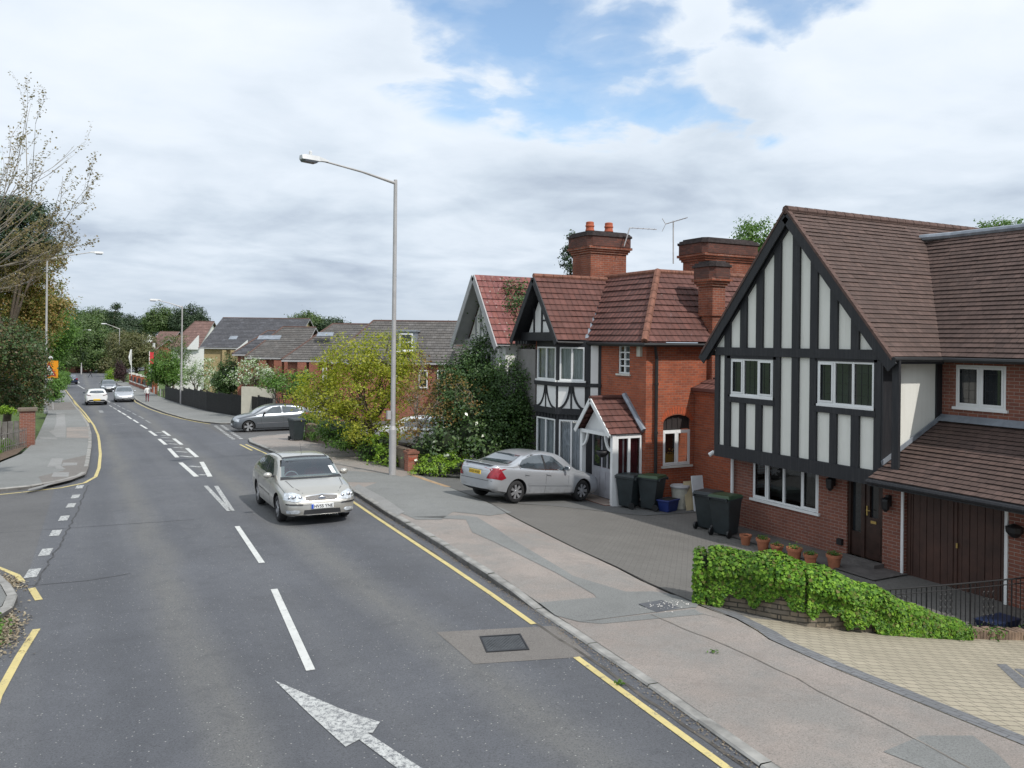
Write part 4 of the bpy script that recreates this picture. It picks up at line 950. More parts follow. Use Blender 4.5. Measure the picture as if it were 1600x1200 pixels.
# posts, brackets, side screen
yo=pyr+.10; yi=pyl-.15
l.box(pxg+.15,yi-.07,-1.2,pxg+.29,yi+.07,pze); l.box(pxg+.15,yo-.06,-1.2,pxg+.29,yo+.06,pze)
l.box(pxg+.15,yo,pze-.1,X2,yo+.08,pze+.02); l.box(pxg+.15,yi-.08,pze-.1,X2,yi,pze+.02)
ff=frX(pxg+.2)
for s_ in (0,1):
    yy=-yi if s_==0 else -yo; sg=1 if s_==0 else -1
    pts=[(yy+sg*(.02+.35*math.sin(t)),pze-.5+.5*(1-math.cos(t))) for t in [k*math.pi/12 for k in range(7)]]
    for k in range(6): l.beam(pts[k],pts[k+1],.07,.06,ff,0,0)
l.fbox(ff,-yi,-yo,pze-.08,pze+.03,0,.08)
l.build('porch_frame',M['wpaint'],H2)
l=MB(); fys=frY(yo-.01); 
l.fbox(fys,pxg+.29,X2,-1.2,-.32,-.05,.05); l.build('porch_panel',M['wpaint'],H2)
l=MB(); window(H2,fys,pxg+.29,X2-.02,-.32,pze-.06,n_=2,rec=.0,fw=.07,sill=None,curtain='redcur',cdepth=.06,glass='glass',name='porch_window')
l=MB(); l.fbox(ff,-yi+.02,-yo-.02,-1.3,-1.1,-1.6,.25); l.build('porch_floor',M['brick1'],H2)
l=MB(); fd=frX(pxg+.62); ym=(yi+yo)/2; hw2=(yi-yo)/2-.01
l.fbox(fd,-ym-hw2,-ym+hw2,-1.08,-.15,0,.05); l.fbox(fd,-ym-hw2,-ym+hw2,.85,pze-.05,0,.05)
for u in (-hw2,-.32,-.02,.30,hw2-.06): l.fbox(fd,-ym+u,-ym+u+.06,-.15,.85,0,.05)
for a,b in ((-hw2+.1,-.38),(-.28,-.06),(.1,.27)): l.fbox(fd,-ym+a,-ym+b,-1.0,-.28,.05,.065)
dd=l.build('front_door',simple('grey_door',(.36,.36,.39),.6),H2)
l=MB(); l.fbox(fd,-ym-hw2+.06,-ym+hw2-.06,-.14,.84,.012,.018); l.build('pane',M['dglass'],dd)
l=MB(); a=Vector((15.36,pyr-.08,pze+.1));b=Vector((15.36,pym-.1,pz+.12)); l.tube([a,b],.09,6); l.build('stepped_flashing',M['lead'],H2)
# hanging basket hung from the porch
hb=empty('hanging_basket',(13.66,ym+.1,.1),0,'dark hanging basket swinging under the front arch of the small white porch','hanging basket')
l=MB(); p=onX(941,708,14.2); p=Vector(p); hb.location=p
l=MB(); l.lathe([(.03,-.13),(.12,-.1),(.19,.0),(.2,.07),(.17,.08),(.1,.03)],14,p); l.build('basket',M['iron'],hb,smooth=True)
l=MB(); 
for k in range(3): an=k*2.1; l.tube([p+Vector((.18*math.cos(an),.18*math.sin(an),.07)),p+Vector((0,0,.5))],.006,4)
l.tube([p+Vector((0,0,.5)),p+Vector((0,0,pze-p.z-.08))],.006,4); l.build('chain',M['iron'],hb)

# chimneys of house 2
def chimney(root,c,wx,wy,z0,z1,pots=0,mat_='brickc',collar=True,dark=False):
    mb=MB(); x,y=c
    mb.box(x-wx,y-wy,z0,x+wx,y+wy,z1)
    hgt=z1-z0
    if collar: mb.box(x-wx-.05,y-wy-.05,z1-.95,x+wx+.05,y+wy+.05,z1-.86)
    o=mb.build('chimney',M[mat_],root)
    cp_=MB()
    zz=z1
    for k,(g,h) in enumerate(((.05,.08),(.10,.08),(.16,.09))):
        cp_.box(x-wx-g,y-wy-g,zz,x+wx+g,y+wy+g,zz+h); zz+=h
    def octa(g,h,z,m):
        a=wx+g;b=wy+g;ch=.16; pl=[(x-a+ch,y-b),(x+a-ch,y-b),(x+a,y-b+ch),(x+a,y+b-ch),(x+a-ch,y+b),(x-a+ch,y+b),(x-a,y+b-ch),(x-a,y-b+ch)]
        lo_=[(p[0],p[1],z) for p in pl]; hi_=[(p[0],p[1],z+h) for p in pl]
        cp_.face(lo_[::-1],m);cp_.face(hi_,m)
        for i in range(8): cp_.face([lo_[i],lo_[(i+1)%8],hi_[(i+1)%8],hi_[i]],m)
    octa(.18,.36,zz,2); zz+=.36
    octa(.22,.07,zz,1); zz+=.07; octa(.17,.06,zz,1); zz+=.06; octa(.08,.06,zz,1); zz+=.06
    cp_.build('chimney_cap',[M[mat_],M['sooty'],M['brickd']],o)
    for k in range(pots):
        pm=MB(); xx=x-wx*.45+k*wx*.95; yy=y+wy*.2-k*.15
        pm.lathe([(.15,-.05),(.15,.08),(.17,.1),(.17,.14),(.15,.16),(.15,.24),(.17,.26),(.17,.3),(.15,.32),(.15,.42),(.11,.44)],14,(xx,yy,zz)); pm.build('chimney_pot',M['terra2'],o)
    return zz
M['sooty']=simple('sooty_brick',(.045,.035,.035),.9,var=.5,vs=6,fine=.01)
M['terra2']=simple('red_pot',(.40,.10,.05),.8,var=.2)
def mid3(px,D): return at(px,533,D)
cA=mid3(935,31); sA=31/F_
zA=lambda y,D: HC+(533+.011*0-y)*D/F_
chimney(H2,(cA.x,cA.y),.78,.62,4.6,at(935,399,31).z,2)
cB=mid3(1121,30); chimney(H2,(cB.x,cB.y),1.12,.6,4.6,at(1121,411,30).z,0)
cC=onY(1112,470,20.75); chimney(H2,(cC.x,20.75),.26,.34,1.5,onY(1112,448,20.75).z,0,collar=True)
# small annex between the houses (in shade, faces the road)
l=MB(); xa=17.3; l.box(xa,18.75,-1.6,22,20.59,2.35); l.box(xa-.06,18.7,2.2,22,20.59,2.28); l.build('side_annex',M['brick2'],H2)
l=MB(); tiled(l,(xa-.12,20.59,2.36),(xa-.12,18.65,2.36),(xa+2,18.65,3.3),(xa+2,20.59,3.3),6,.23,.04); l.box(xa-.15,18.62,2.3,xa-.05,20.59,2.4); l.build('annex_roof',M['tile2'],H2)
# TV aerials
def aerial(base,top,boom,els,label):
    r_=empty('tv_aerial',base,0,label,'TV aerial','TV aerials above the orange brick house'); l=MB(); l.tube([base,top],.022,6); l.build('mast',M['galv'],r_)
    l=MB(); a,b=boom; l.tube([a,b],.015,5); a=Vector(a);b=Vector(b); sd_=(b-a).normalized().cross(Vector((0,0,1))).normalized()
    for k in range(els): p=a.lerp(b,(k+.5)/els); l.tube([p-sd_*.16,p+sd_*.16],.008,4)
    if els>8:
        p=a; l.tube([p,p+Vector((0,0,.22))+(a-b).normalized()*.12],.012,4); l.tube([p,p+Vector((0,0,-.22))+(a-b).normalized()*.12],.012,4)
    l.build('antenna',M['galv'],r_)
D=28; aerial(at(1052,412,D),at(1052,345,D),(at(1040,350,D),at(1074,340,D)),14,'tall tv aerial on a thin mast above the orange hipped roof')
D=30.3; aerial(at(975,385,D),at(984,356,D),(at(984,356,D),at(1026,358.5,D)),5,'short tv aerial bracketed on the two-pot chimney, pointing right')
# ================================================================ foliage helpers
LM={}
LM['yel']=leafmat('yellow_green_leaves',[(.15,.20,.02),(.30,.33,.03),(.42,.42,.05),(.50,.48,.09),(.13,.19,.02)],trans=.45)
LM['yel2']=leafmat('bright_green_leaves',[(.13,.25,.025),(.22,.36,.04),(.30,.42,.05)],trans=.3)
LM['dark']=leafmat('dark_green_leaves',[(.035,.08,.022),(.06,.12,.03),(.09,.16,.04),(.025,.06,.02)],trans=.15)
LM['mid']=leafmat('mid_green_leaves',[(.06,.14,.022),(.10,.20,.035),(.14,.25,.045)],trans=.25)
LM['rhod']=leafmat('glossy_evergreen_leaves',[(.035,.07,.02),(.06,.12,.03),(.12,.17,.06)],rough=.3,trans=.1,spec=.7)
LM['rust']=leafmat('rusty_leaves',[(.20,.10,.035),(.28,.17,.06),(.16,.13,.03),(.22,.20,.05)],trans=.25)
LM['copper']=leafmat('copper_leaves',[(.035,.075,.022),(.05,.10,.028),(.07,.12,.03),(.15,.09,.045),(.04,.08,.025)],trans=.15)
LM['orange']=leafmat('orange_brown_leaves',[(.30,.19,.07),(.38,.27,.10),(.19,.22,.05),(.14,.20,.045)],trans=.35)
LM['blossom']=leafmat('white_blossom',[(.48,.54,.44),(.60,.65,.55),(.24,.34,.14),(.13,.23,.055),(.10,.18,.05)],trans=.2)
LM['far']=leafmat('far_green_leaves',[(.06,.11,.035),(.09,.15,.045),(.13,.18,.06)],trans=.2)
LM['fard']=leafmat('far_dark_leaves',[(.035,.065,.032),(.055,.09,.042)],trans=.1)
LM['brown']=leafmat('budding_brown_leaves',[(.14,.13,.06),(.10,.13,.045),(.18,.16,.075)],trans=.2)
LM['ivy']=leafmat('ivy_leaves',[(.03,.08,.01),(.06,.155,.014),(.12,.26,.022),(.25,.42,.045),(.16,.32,.03),(.08,.19,.018),(.17,.15,.045)],rough=.55,trans=.2,spec=.25)
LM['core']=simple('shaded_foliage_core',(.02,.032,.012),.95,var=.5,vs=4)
def leafmesh(name,pts,nrm,size,mat_,root,aspect=.62,jit=.6):
    """many small kite-shaped leaves: pts (n,3) world, nrm (n,3)"""
    n_=len(pts); off=np.array(root.location) if root is not None else np.zeros(3)
    pts=np.asarray(pts,float)-off; nn=np.asarray(nrm,float)+rng.normal(0,jit,(n_,3)); nn/=np.linalg.norm(nn,axis=1)[:,None]+1e-9
    r=rng.normal(0,1,(n_,3)); a=np.cross(nn,r); a/=np.linalg.norm(a,axis=1)[:,None]+1e-9; b=np.cross(nn,a)
    s=(np.asarray(size)*rng.uniform(.65,1.25,n_))[:,None]
    v=np.empty((n_,4,3)); v[:,0]=pts-a*s*.5; v[:,1]=pts-b*s*aspect*.5+a*s*.08+nn*s*.07; v[:,2]=pts+a*s*.5; v[:,3]=pts+b*s*aspect*.5+a*s*.08+nn*s*.07
    me=bpy.data.meshes.new(name); me.vertices.add(n_*4); me.vertices.foreach_set('co',v.reshape(-1))
    me.loops.add(n_*4); me.loops.foreach_set('vertex_index',np.arange(n_*4,dtype=np.int32))
    me.polygons.add(n_); me.polygons.foreach_set('loop_start',np.arange(0,n_*4,4,dtype=np.int32)); me.polygons.foreach_set('loop_total',np.full(n_,4,dtype=np.int32))
    me.materials.append(mat_); me.update(); me.validate()
    o=bpy.data.objects.new(name,me); COL.objects.link(o)
    if root is not None: o.parent=root
    return o
def blob_points(c,r,n_,shell=.55,low=-.75):
    """points in a lumpy ellipsoid, biased to its shell"""
    d=rng.normal(0,1,(n_*2,3)); d/=np.linalg.norm(d,axis=1)[:,None]; d=d[d[:,2]>low][:n_]
    rad=rng.uniform(shell,1.0,len(d))**.8
    ph=rng.uniform(0,9,3)
    lump=1+.16*np.sin(d[:,0]*5+ph[0])*np.cos(d[:,1]*4+ph[1])+.12*np.sin(d[:,2]*7+ph[2])
    return np.array(c)+d*(rad*lump)[:,None]*np.array(r), d
def crown(blobs,density,clump=.28,csize=.5,flat=.7):
    """blobs [(centre,(rx,ry,rz))] -> leaf points grouped in clumps so that gaps show between them; also clump centres for branches"""
    P_=[];D_=[];CC=[]
    for c,r in blobs:
        area=(r[0]*r[1]+r[0]*r[2]+r[1]*r[2])/3*4*math.pi
        nc=max(6,int(area*density[0])); cc,dd=blob_points(c,r,nc,.45); CC.extend(cc)
        k=density[1]
        for q,d in zip(cc,dd):
            cr=csize*rng.uniform(.6,1.3)
            e=rng.normal(0,.5,(k,3))*cr; e[:,2]*=flat
            P_.append(q+e); D_.append(np.tile(d*.6+np.array([0,0,.6]),(k,1))+e/cr*.5)
    return np.concatenate(P_),np.concatenate(D_),CC
def limb(mb,a,b,ra,rb,sag=.12,seg=5,n_=5):
    a=Vector(a);b=Vector(b); L_=(b-a).length; o1=Vector(rng.normal(0,1,3))*L_*sag*.5; pts=[];rr=[]
    for i in range(n_+1):
        t=i/n_; p=a.lerp(b,t)+o1*math.sin(t*math.pi)+Vector((0,0,1))*(-L_*.08*math.sin(t*math.pi)); pts.append(p); rr.append(ra+(rb-ra)*t)
    mb.tube(pts,rr,seg,cap=False); return pts
def tree(name,label,cat,base,blobs,leaf,mat_,density=(3.0,26),csize=.45,trunk_r=.14,bark='bark',group=None,fork=None,nlimb=22,flat=.7,core=False,twig=True,extra=None,jit=.6):
    base=Vector(base); r_=empty(name,base,0,label,cat,group)
    P_,D_,CC=crown(blobs,density,csize=csize,flat=flat)
    leafmesh('crown',P_,D_,leaf,mat_,r_,jit=jit)
    mb=MB(); top=Vector(np.mean([b[0] for b in blobs],axis=0)); hi=max(b[0][2] for b in blobs)
    fk=fork if fork is not None else base.lerp(Vector((top.x,top.y,hi)),.35)
    fk=Vector(fk); mb.tube([base-Vector((0,0,.3)),base.lerp(fk,.5)+Vector(rng.normal(0,.04,3)),fk],[trunk_r*1.25,trunk_r,trunk_r*.85],8)
    for c,r in blobs:
        pts=limb(mb,fk,c,trunk_r*.6,trunk_r*.22,.12)
        if twig:
            near=sorted(CC,key=lambda q:(Vector(q)-Vector(c)).length)[:0] or [q for q in CC if all(abs(q[i]-c[i])<=r[i]*1.2 for i in range(3))]
            random.shuffle(near)
            for q in near[:nlimb]:
                s_=pts[random.randint(2,len(pts)-1)]; limb(mb,s_,q,trunk_r*.18,trunk_r*.05,.15,4,3)
    mb.build('trunk',M[bark],r_)
    return r_
def E(px,py,D,rx,ry=None,rz=None):
    """crown lobe centred on a sight line at depth D with real radii"""
    p=at(px,py,D); return (tuple(p),(rx,ry or rx,rz or rx))
def grd(px,D,lift=0):
    p=at(px,533,D); return Vector((p.x,p.y,gz(p.x,p.y)+lift))

# ---- the garden between the lamp post and house 2
drape([(10.3,41.0),(11.1,35.4),(10.95,28.9),(10.85,27.9),(11.6,27.75),(15.4,27.75),(24,27.75),(24,41)],.1,M['soil'],'garden_soil',grid=1)
# low brick wall beside the footway with its end pier
gw=[(10.85,28.75),(10.95,31.5),(10.98,35.4),(10.4,39.2),(10.1,40.6)]
gwr=empty('garden_wall',(10.85,28.75,hh(10.85,28.75)),0,'long low weathered brick garden wall along the footway behind the lamp post','garden wall')
l=MB()
for a,b in zip(gw,gw[1:]):
    fr=fr2(a,b); L_=(Vector(b)-Vector(a)).length; za=hh(*a);zb=hh(*b)
    n_=5
    for i in range(n_):
        u0=L_*i/n_;u1=L_*(i+1)/n_+.005; z=(za+(zb-za)*(i+.5)/n_); h=.78 if a[1]>30 else .68
        l.fbox(fr,u0,u1,z-.3,z+h,-.22,.0)
l.build('wall',M['obrick'],gwr)
l=MB()
for a,b in zip(gw,gw[1:]):
    fr=fr2(a,b); L_=(Vector(b)-Vector(a)).length; za=hh(*a);zb=hh(*b)
    for i in range(int(L_/.24)):
        u=i*.24; z=za+(zb-za)*u/L_+(.78 if a[1]>30 else .68)+.01; 
        if random.random()<.9: l.fbox(fr,u,u+.225,z,z+.065+random.uniform(-.01,.01),-.25,.03)
l.build('coping',simple('coping_brick',(.16,.12,.09),.9,var=.5,vs=5),gwr)
pr=empty('brick_pier',(10.65,28.1,hh(10.6,28.1)),0,'short square brick pier with flat cap at the near end of the low garden wall','gate pier')
l=MB(); x,y=10.72,28.25; l.box(x-.19,y-.19,-1.4,x+.19,y+.19,-.28); l.build('pier',M['brick3'],pr)
l=MB(); l.box(x-.23,y-.23,-.28,x+.23,y+.23,-.2); l.box(x-.15,y-.15,-.2,x+.15,y+.15,-.15); l.build('cap',M['ridge'],pr)
sl=MB(); sl.box(x-.16,y-.205,-.52,x+.1,y-.192,-.42); sl.build('name_plate',simple('red_plate',(.30,.07,.04),.6),pr)

tree('magnolia_tree','large yellow-green leafed tree spreading behind the low garden wall','tree',grd(590,34.5),
  [E(546,565,34,1.25,1.3,1.2),E(600,565,34,1.5,1.5,1.4),E(495,605,34.5,1.0,1.2,.6),E(565,620,33.5,1.7,1.4,1.2),E(618,610,33.5,.9,1.1,1.0),E(520,640,33.5,1.2,1.1,.7),E(590,672,33,1.5,1.2,.8),E(630,560,34.5,.7,.7,1.0),E(480,625,35,.9,.9,.5)],
  .115,LM['yel'],density=(3.6,30),csize=.40,trunk_r=.13,nlimb=16)
tree('acer_tree','thin tree with rusty orange and green leaves just right of the lamp post','tree',onG(645,728),
  [E(650,610,31,.8,.8,.7),E(678,640,31,.9,.8,.7),E(640,668,30.5,.7,.7,.6),E(700,600,32,.6,.6,.5),E(700,662,31,.8,.7,.4),E(660,570,31.5,.5,.5,.5)],
  .11,LM['rust'],density=(4.2,13),csize=.34,trunk_r=.055,bark='pbark',nlimb=22)
tree('acer_tree','small thin-stemmed tree with sparse greenish leaves in front of the dark shrubs','tree',onG(716,715),
  [E(712,600,30,.45,.45,.4),E(735,640,30,.5,.5,.4),E(690,650,30,.5,.5,.4),E(735,612,30.2,.55,.5,.35)],
  .10,LM['rust'],density=(4,9),csize=.3,trunk_r=.035,bark='pbark',nlimb=14)
tree('evergreen_tree','tall dense dark green tree growing up against the white gabled house','tree',grd(775,34),
  [E(808,478,33.5,.95,.9,.85),E(780,500,34,.7,.7,.6),E(798,515,33.5,1.0,1,1.0),E(772,572,33,1.5,1.3,1.3),E(815,545,33,1.0,.8,1.5),E(735,605,32.5,1.5,1.2,1.2),E(795,620,32,1.6,1.2,1.6),E(745,650,31.5,1.7,1.3,1.2),E(820,680,31.0,.8,.7,1.5),E(785,680,31,1.3,1,1.2),E(730,590,34,.8,.9,.7)],
  .105,LM['dark'],density=(9,40),csize=.42,trunk_r=.16,nlimb=8)
def bush(name,label,cat,blobs,leaf,mat_,density=(8,30),csize=.25,core=True,group=None,flat=.9,base=None):
    b0=blobs[0][0]; r_=empty(name,base if base is not None else (b0[0],b0[1],gz(b0[0],b0[1])+.1),0,label,cat,group)
    P_,D_,CC=crown(blobs,density,csize=csize,flat=flat); leafmesh('leaves',P_,D_,leaf,mat_,r_)
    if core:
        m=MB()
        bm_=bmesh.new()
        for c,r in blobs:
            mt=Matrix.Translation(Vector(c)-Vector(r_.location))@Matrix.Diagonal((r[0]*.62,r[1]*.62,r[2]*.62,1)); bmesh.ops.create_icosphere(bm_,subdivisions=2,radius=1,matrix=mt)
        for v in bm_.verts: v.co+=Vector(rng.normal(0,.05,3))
        me=bpy.data.meshes.new('shade_core'); bm_.to_mesh(me); bm_.free(); me.materials.append(LM['core']); o=bpy.data.objects.new('shade_core',me); COL.objects.link(o); o.parent=r_  # dark lumps inside the bush, coloured as the shade between leaves
    return r_
Pg=[]
for i in range(2600):
    y=rng.uniform(5,36); kx=float(np.interp(y,[5,5.77,7.8,9.3,11,14,15.5,20,24,30,36],[5.6,5.66,5.9,6.04,6.2,6.45,6.6,6.9,7.22,7.38,7.42])); x=kx-abs(rng.normal(0,.06))-.01; Pg.append((x,y,gz(x,y)+.009+rng.uniform(0,.008)))
o=leafmesh('gutter_litter',np.array(Pg),np.tile([0,0,1.],(len(Pg),1)),.028,leafmat('gutter_litter',[(.16,.12,.08),(.26,.22,.16),(.08,.06,.045)],trans=0),None,jit=.25); o['kind']='stuff'
Pg=[]
for i in range(1500):
    t=rng.uniform(0,1); y=28+12*t; x=10.86-abs(rng.normal(0,.07)); Pg.append((x,y,gz(x,y)+.11+abs(rng.normal(0,.02))))
o=leafmesh('wall_foot_litter',np.array(Pg),np.tile([0,0,1.],(len(Pg),1)),.04,LM['brown'],None,jit=.5); o['kind']='stuff'
bush('rhododendron','large glossy evergreen shrub between the driveway car and the rusty tree','shrub',
  [E(700,690,30.5,1.1,1,.9),E(745,680,30.5,1.2,1,1.1),E(670,705,30.5,.8,.8,.55),E(760,705,30,.8,.8,.7),E(790,735,29.5,.9,.6,.7),E(725,640,31.3,.9,.8,.7)],.15,LM['rhod'],density=(6,15),csize=.3)
bush('ground_cover','bright yellow-green ground cover edging the drive beside the brick pier','ground cover',
  [E(665,733,29,.5,.4,.2),E(690,731,29,.5,.4,.22),E(715,730,28.8,.5,.4,.22),E(740,728,28.8,.45,.4,.22),E(675,722,29.8,.6,.4,.35),E(710,718,29.8,.6,.4,.35)],.09,LM['yel2'],density=(14,22),csize=.13)
bush('leafy_shrub','light green shrub spilling over the wall immediately left of the lamp post','shrub',
  [E(603,712,31.5,.45,.4,.5),E(598,690,31.8,.4,.4,.3),E(612,722,31,.3,.3,.3)],.12,LM['yel2'],density=(10,18),csize=.18)
bush('leafy_shrub','dark spreading shrub behind the middle of the low garden wall','shrub',
  [E(555,690,34,1.1,.8,.5),E(525,678,35.5,.9,.8,.5),E(585,705,33,.8,.7,.5)],.11,LM['mid'],density=(8,22),csize=.22)
bush('clipped_hedge','rounded green hedge growing over the far end of the low garden wall','hedge',
  [E(487,685,41,.55,.7,.5),E(500,680,40,.6,.7,.5),E(478,690,42,.4,.6,.5)],.07,LM['mid'],density=(22,24),csize=.14)
bush('clipped_hedge','small bright round bush just behind the bin and the street name sign','bush',
  [E(487,660,44,.55,.55,.45),E(478,655,44.5,.35,.35,.35)],.08,LM['mid'],density=(18,22),csize=.14)
bush('leafy_shrub','low dark shrub between the street name sign and the magnolia','shrub',
  [E(520,668,38,.9,.8,.45),E(545,672,37,.8,.8,.45)],.10,LM['dark'],density=(10,22),csize=.2)

# ---- trees along the estate
def gr(px,D): return grd(px,D,.1)
tree('blossom_tree','white blossoming tree nearest the grey hatchback, above the railings','tree',gr(402,58),
  [E(403,587,58,1.6,1.5,.8),E(375,592,58,1.0,1,.8),E(428,590,58,1.0,1,.6),E(395,570,58.5,.9,.9,.5)],.16,LM['blossom'],density=(2.4,22),csize=.42,trunk_r=.12,nlimb=14,fork=at(402,620,58),group='white blossom trees over the black fence')
tree('blossom_tree','white blossoming tree left of the round dark bush, behind the lamp post','tree',gr(302,78),
  [E(298,590,78,1.2,1.2,1.1),E(318,580,78,1.4,1.2,1.2),E(338,598,77,1.3,1.2,1.0)],.18,LM['blossom'],density=(2.2,22),csize=.45,trunk_r=.12,nlimb=10,group='white blossom trees over the black fence')
bush('round_holly','large round dark green clipped tree between the two white blossom trees','tree',
  [E(360,590,68,1.3,1.3,1.75),E(352,600,68,1.1,1.1,1.5)],.12,LM['dark'],density=(12,24),csize=.25)
tree('leafy_tree','small fresh green tree left of the large yellow-green tree','tree',gr(447,50),
  [E(440,600,50,1.1,1,.7),E(465,610,49,1.0,1,.7),E(425,600,50.5,.7,.8,.5),E(470,590,49,.8,.8,.5)],.14,LM['mid'],density=(4.5,22),csize=.36,trunk_r=.09,nlimb=10)
tree('leafy_tree','bushy bright green tree overhanging the far end of the black fence','tree',gr(262,92),
  [E(262,575,92,1.9,1.8,1.7),E(247,588,92,1.3,1.3,1.1),E(278,588,91,1.2,1.3,1.2)],.2,LM['mid'],density=(5,24),csize=.5,trunk_r=.14,nlimb=6)
tree('birch_tree','tall thin airy green tree in front of the brown roofed house','tree',gr(272,100),
  [E(268,540,100,1.6,1.5,1.6),E(285,555,100,1.2,1.2,1.3),E(255,560,100,1.2,1.2,1.2)],.17,LM['far'],density=(2.2,20),csize=.55,trunk_r=.12,nlimb=12)
# ---- left side
leftb=[(E(-15,550,40,2.2,2,1.5)),(E(15,575,44,1.7,1.6,1.6)),(E(45,585,46,1.1,1.1,1.5)),(E(-5,615,42,1.5,1.4,1.0)),(E(52,560,48,.7,.9,1.1)),(E(52,615,48,.7,.8,1.2)),(E(30,620,45,1.2,1.1,1.0)),(E(30,535,46,1.4,1.3,1.1))]
tree('copper_tree','dense dark evergreen with coppery young leaves overhanging the left footway','tree',grd(10,46,.1),leftb,.14,LM['copper'],density=(7,30),csize=.4,trunk_r=.2,nlimb=6)
bush('copper_shrub','patch of rust-coloured new growth low on the dark evergreen at the left edge','shrub',
  [E(5,618,42,1.0,.5,.4),E(30,600,43,.6,.4,.3),E(-5,580,40,.9,.4,.4)],.11,LM['rust'],density=(5,9),csize=.25,core=False)
bush('golden_shrub','small lime green shrub poking over the grey boards at the left edge','shrub',
  [E(12,641,39,.38,.3,.2),E(-4,642,39,.4,.3,.22)],.09,LM['yel2'],density=(22,18),csize=.1,core=False)
tree('orange_leafed_tree','tall tree with orange-brown spring leaves behind the left lamp post','tree',grd(15,70,.1),
  [E(10,420,68,3.4,3.0,2.4),E(50,405,69,2.3,2.2,1.4),E(20,480,68,3.4,3.0,2.3),E(65,455,70,1.8,1.9,1.9),E(60,500,71,2.3,2.2,1.7),E(-30,450,66,3.1,3,3.5),E(95,480,71,1.1,1.2,1.0),E(30,530,69,2.6,2.4,1.6)],
  .21,LM['orange'],density=(2.6,24),csize=.7,trunk_r=.2,nlimb=16)
tree('scots_pine','dark pine crown rising behind the orange-brown tree at the left edge','tree',grd(5,66,.1),
  [E(20,325,64,2.6,2.2,.9),E(50,345,64,1.6,1.5,.7),E(-20,350,64,2.6,2,1.0),E(40,372,64,1.9,1.7,.8),E(70,385,65,1.0,1,.5),E(5,390,64,2.3,2,.9)],
  .2,LM['fard'],density=(5,24),csize=.5,trunk_r=.25,nlimb=6)
tree('green_tree','mid green tree behind the orange warning sign','tree',grd(70,80,.1),
  [E(80,520,80,2.5,2.3,2.2),E(82,552,80,1.4,1.4,1.7),E(60,550,80,2.0,2.0,2.4),E(72,595,80,1.2,1.3,1.4)],
  .2,LM['mid'],density=(4,26),csize=.6,trunk_r=.18,nlimb=6)
tree('green_tree','darker green tree further along the left footway, beside the dark blue car','tree',grd(92,110,.1),
  [E(112,530,112,2.6,2,2.2),E(98,560,110,1.8,1.5,2.0),E(118,555,114,1.5,1.5,1.3)],.26,LM['far'],density=(4.5,24),csize=.6,trunk_r=.2,nlimb=5)
# far woods
tree('far_tree','broad mid green tree at the far bend, left of the far lamp post','tree',grd(140,190,.1),
  [E(135,525,190,5.5,4.5,4),E(150,555,190,4,4,4),E(120,555,188,4,4,3.5),E(150,566,200,4,3,2)],.42,LM['far'],density=(1.7,24),csize=1.1,trunk_r=.3,nlimb=4)
tree('far_conifer','tall sparse dark conifer standing above the far woods','tree',grd(181,230,.1),
  [E(182,480,230,1.3,1.3,1.0),E(180,492,230,2.2,2,.9),E(178,504,230,2.6,2.6,1.0),E(183,520,230,4.5,4,2.2),E(198,528,228,4,4,2.5)],.4,LM['fard'],density=(1.5,22),csize=.9,trunk_r=.25,nlimb=8)
tree('far_tree','brownish budding tree at the bend behind the flag poles','tree',grd(215,150,.1),
  [E(215,545,150,3.6,3,3.0),E(200,560,150,2.8,2.6,3.0),E(228,560,148,1.8,2,2.4),E(190,540,165,3,3,3.5)],.3,LM['brown'],density=(2.2,22),csize=.8,trunk_r=.25,nlimb=12)
tree('far_tree','dark brownish tree right of the far lamp post at the bend','tree',grd(168,195,.1),
  [E(168,545,195,4,4,3.5),E(172,570,190,3.5,3.5,3.0),E(160,572,200,3,2,1.6)],.36,LM['brown'],density=(1.8,22),csize=1.0,trunk_r=.25,nlimb=8)
bush('yellow_bush','small yellow-green bush on the right footway at the bend','bush',[E(177,588,140,1.1,1,1.3)],.22,LM['yel2'],density=(9,24),csize=.4)
bush('purple_shrub','small dark purple shrub beside the far brick piers','shrub',[E(188,582,134,.9,.9,1.8)],.2,leafmat('purple_leaves',[(.05,.025,.03),(.07,.035,.035)]),density=(9,24),csize=.35)
bush('boundary_hedge','dark hedge lining the far side of the left footway beyond the sign','hedge',
  [E(84,610,60,.5,1.2,.9),E(92,598,78,.6,1.5,.9),E(100,592,96,.7,2.5,.9)],.14,LM['mid'],density=(9,24),csize=.3)
bush('boundary_hedge','far low brownish hedge and bank across the end of the road','hedge',
  [E(112,580,230,5,3,1.0),E(140,577,235,5,2,.9),E(170,577,235,5,2,1.0),E(92,582,190,1.6,3,1.5)],.3,LM['brown'],density=(3,22),csize=.6)
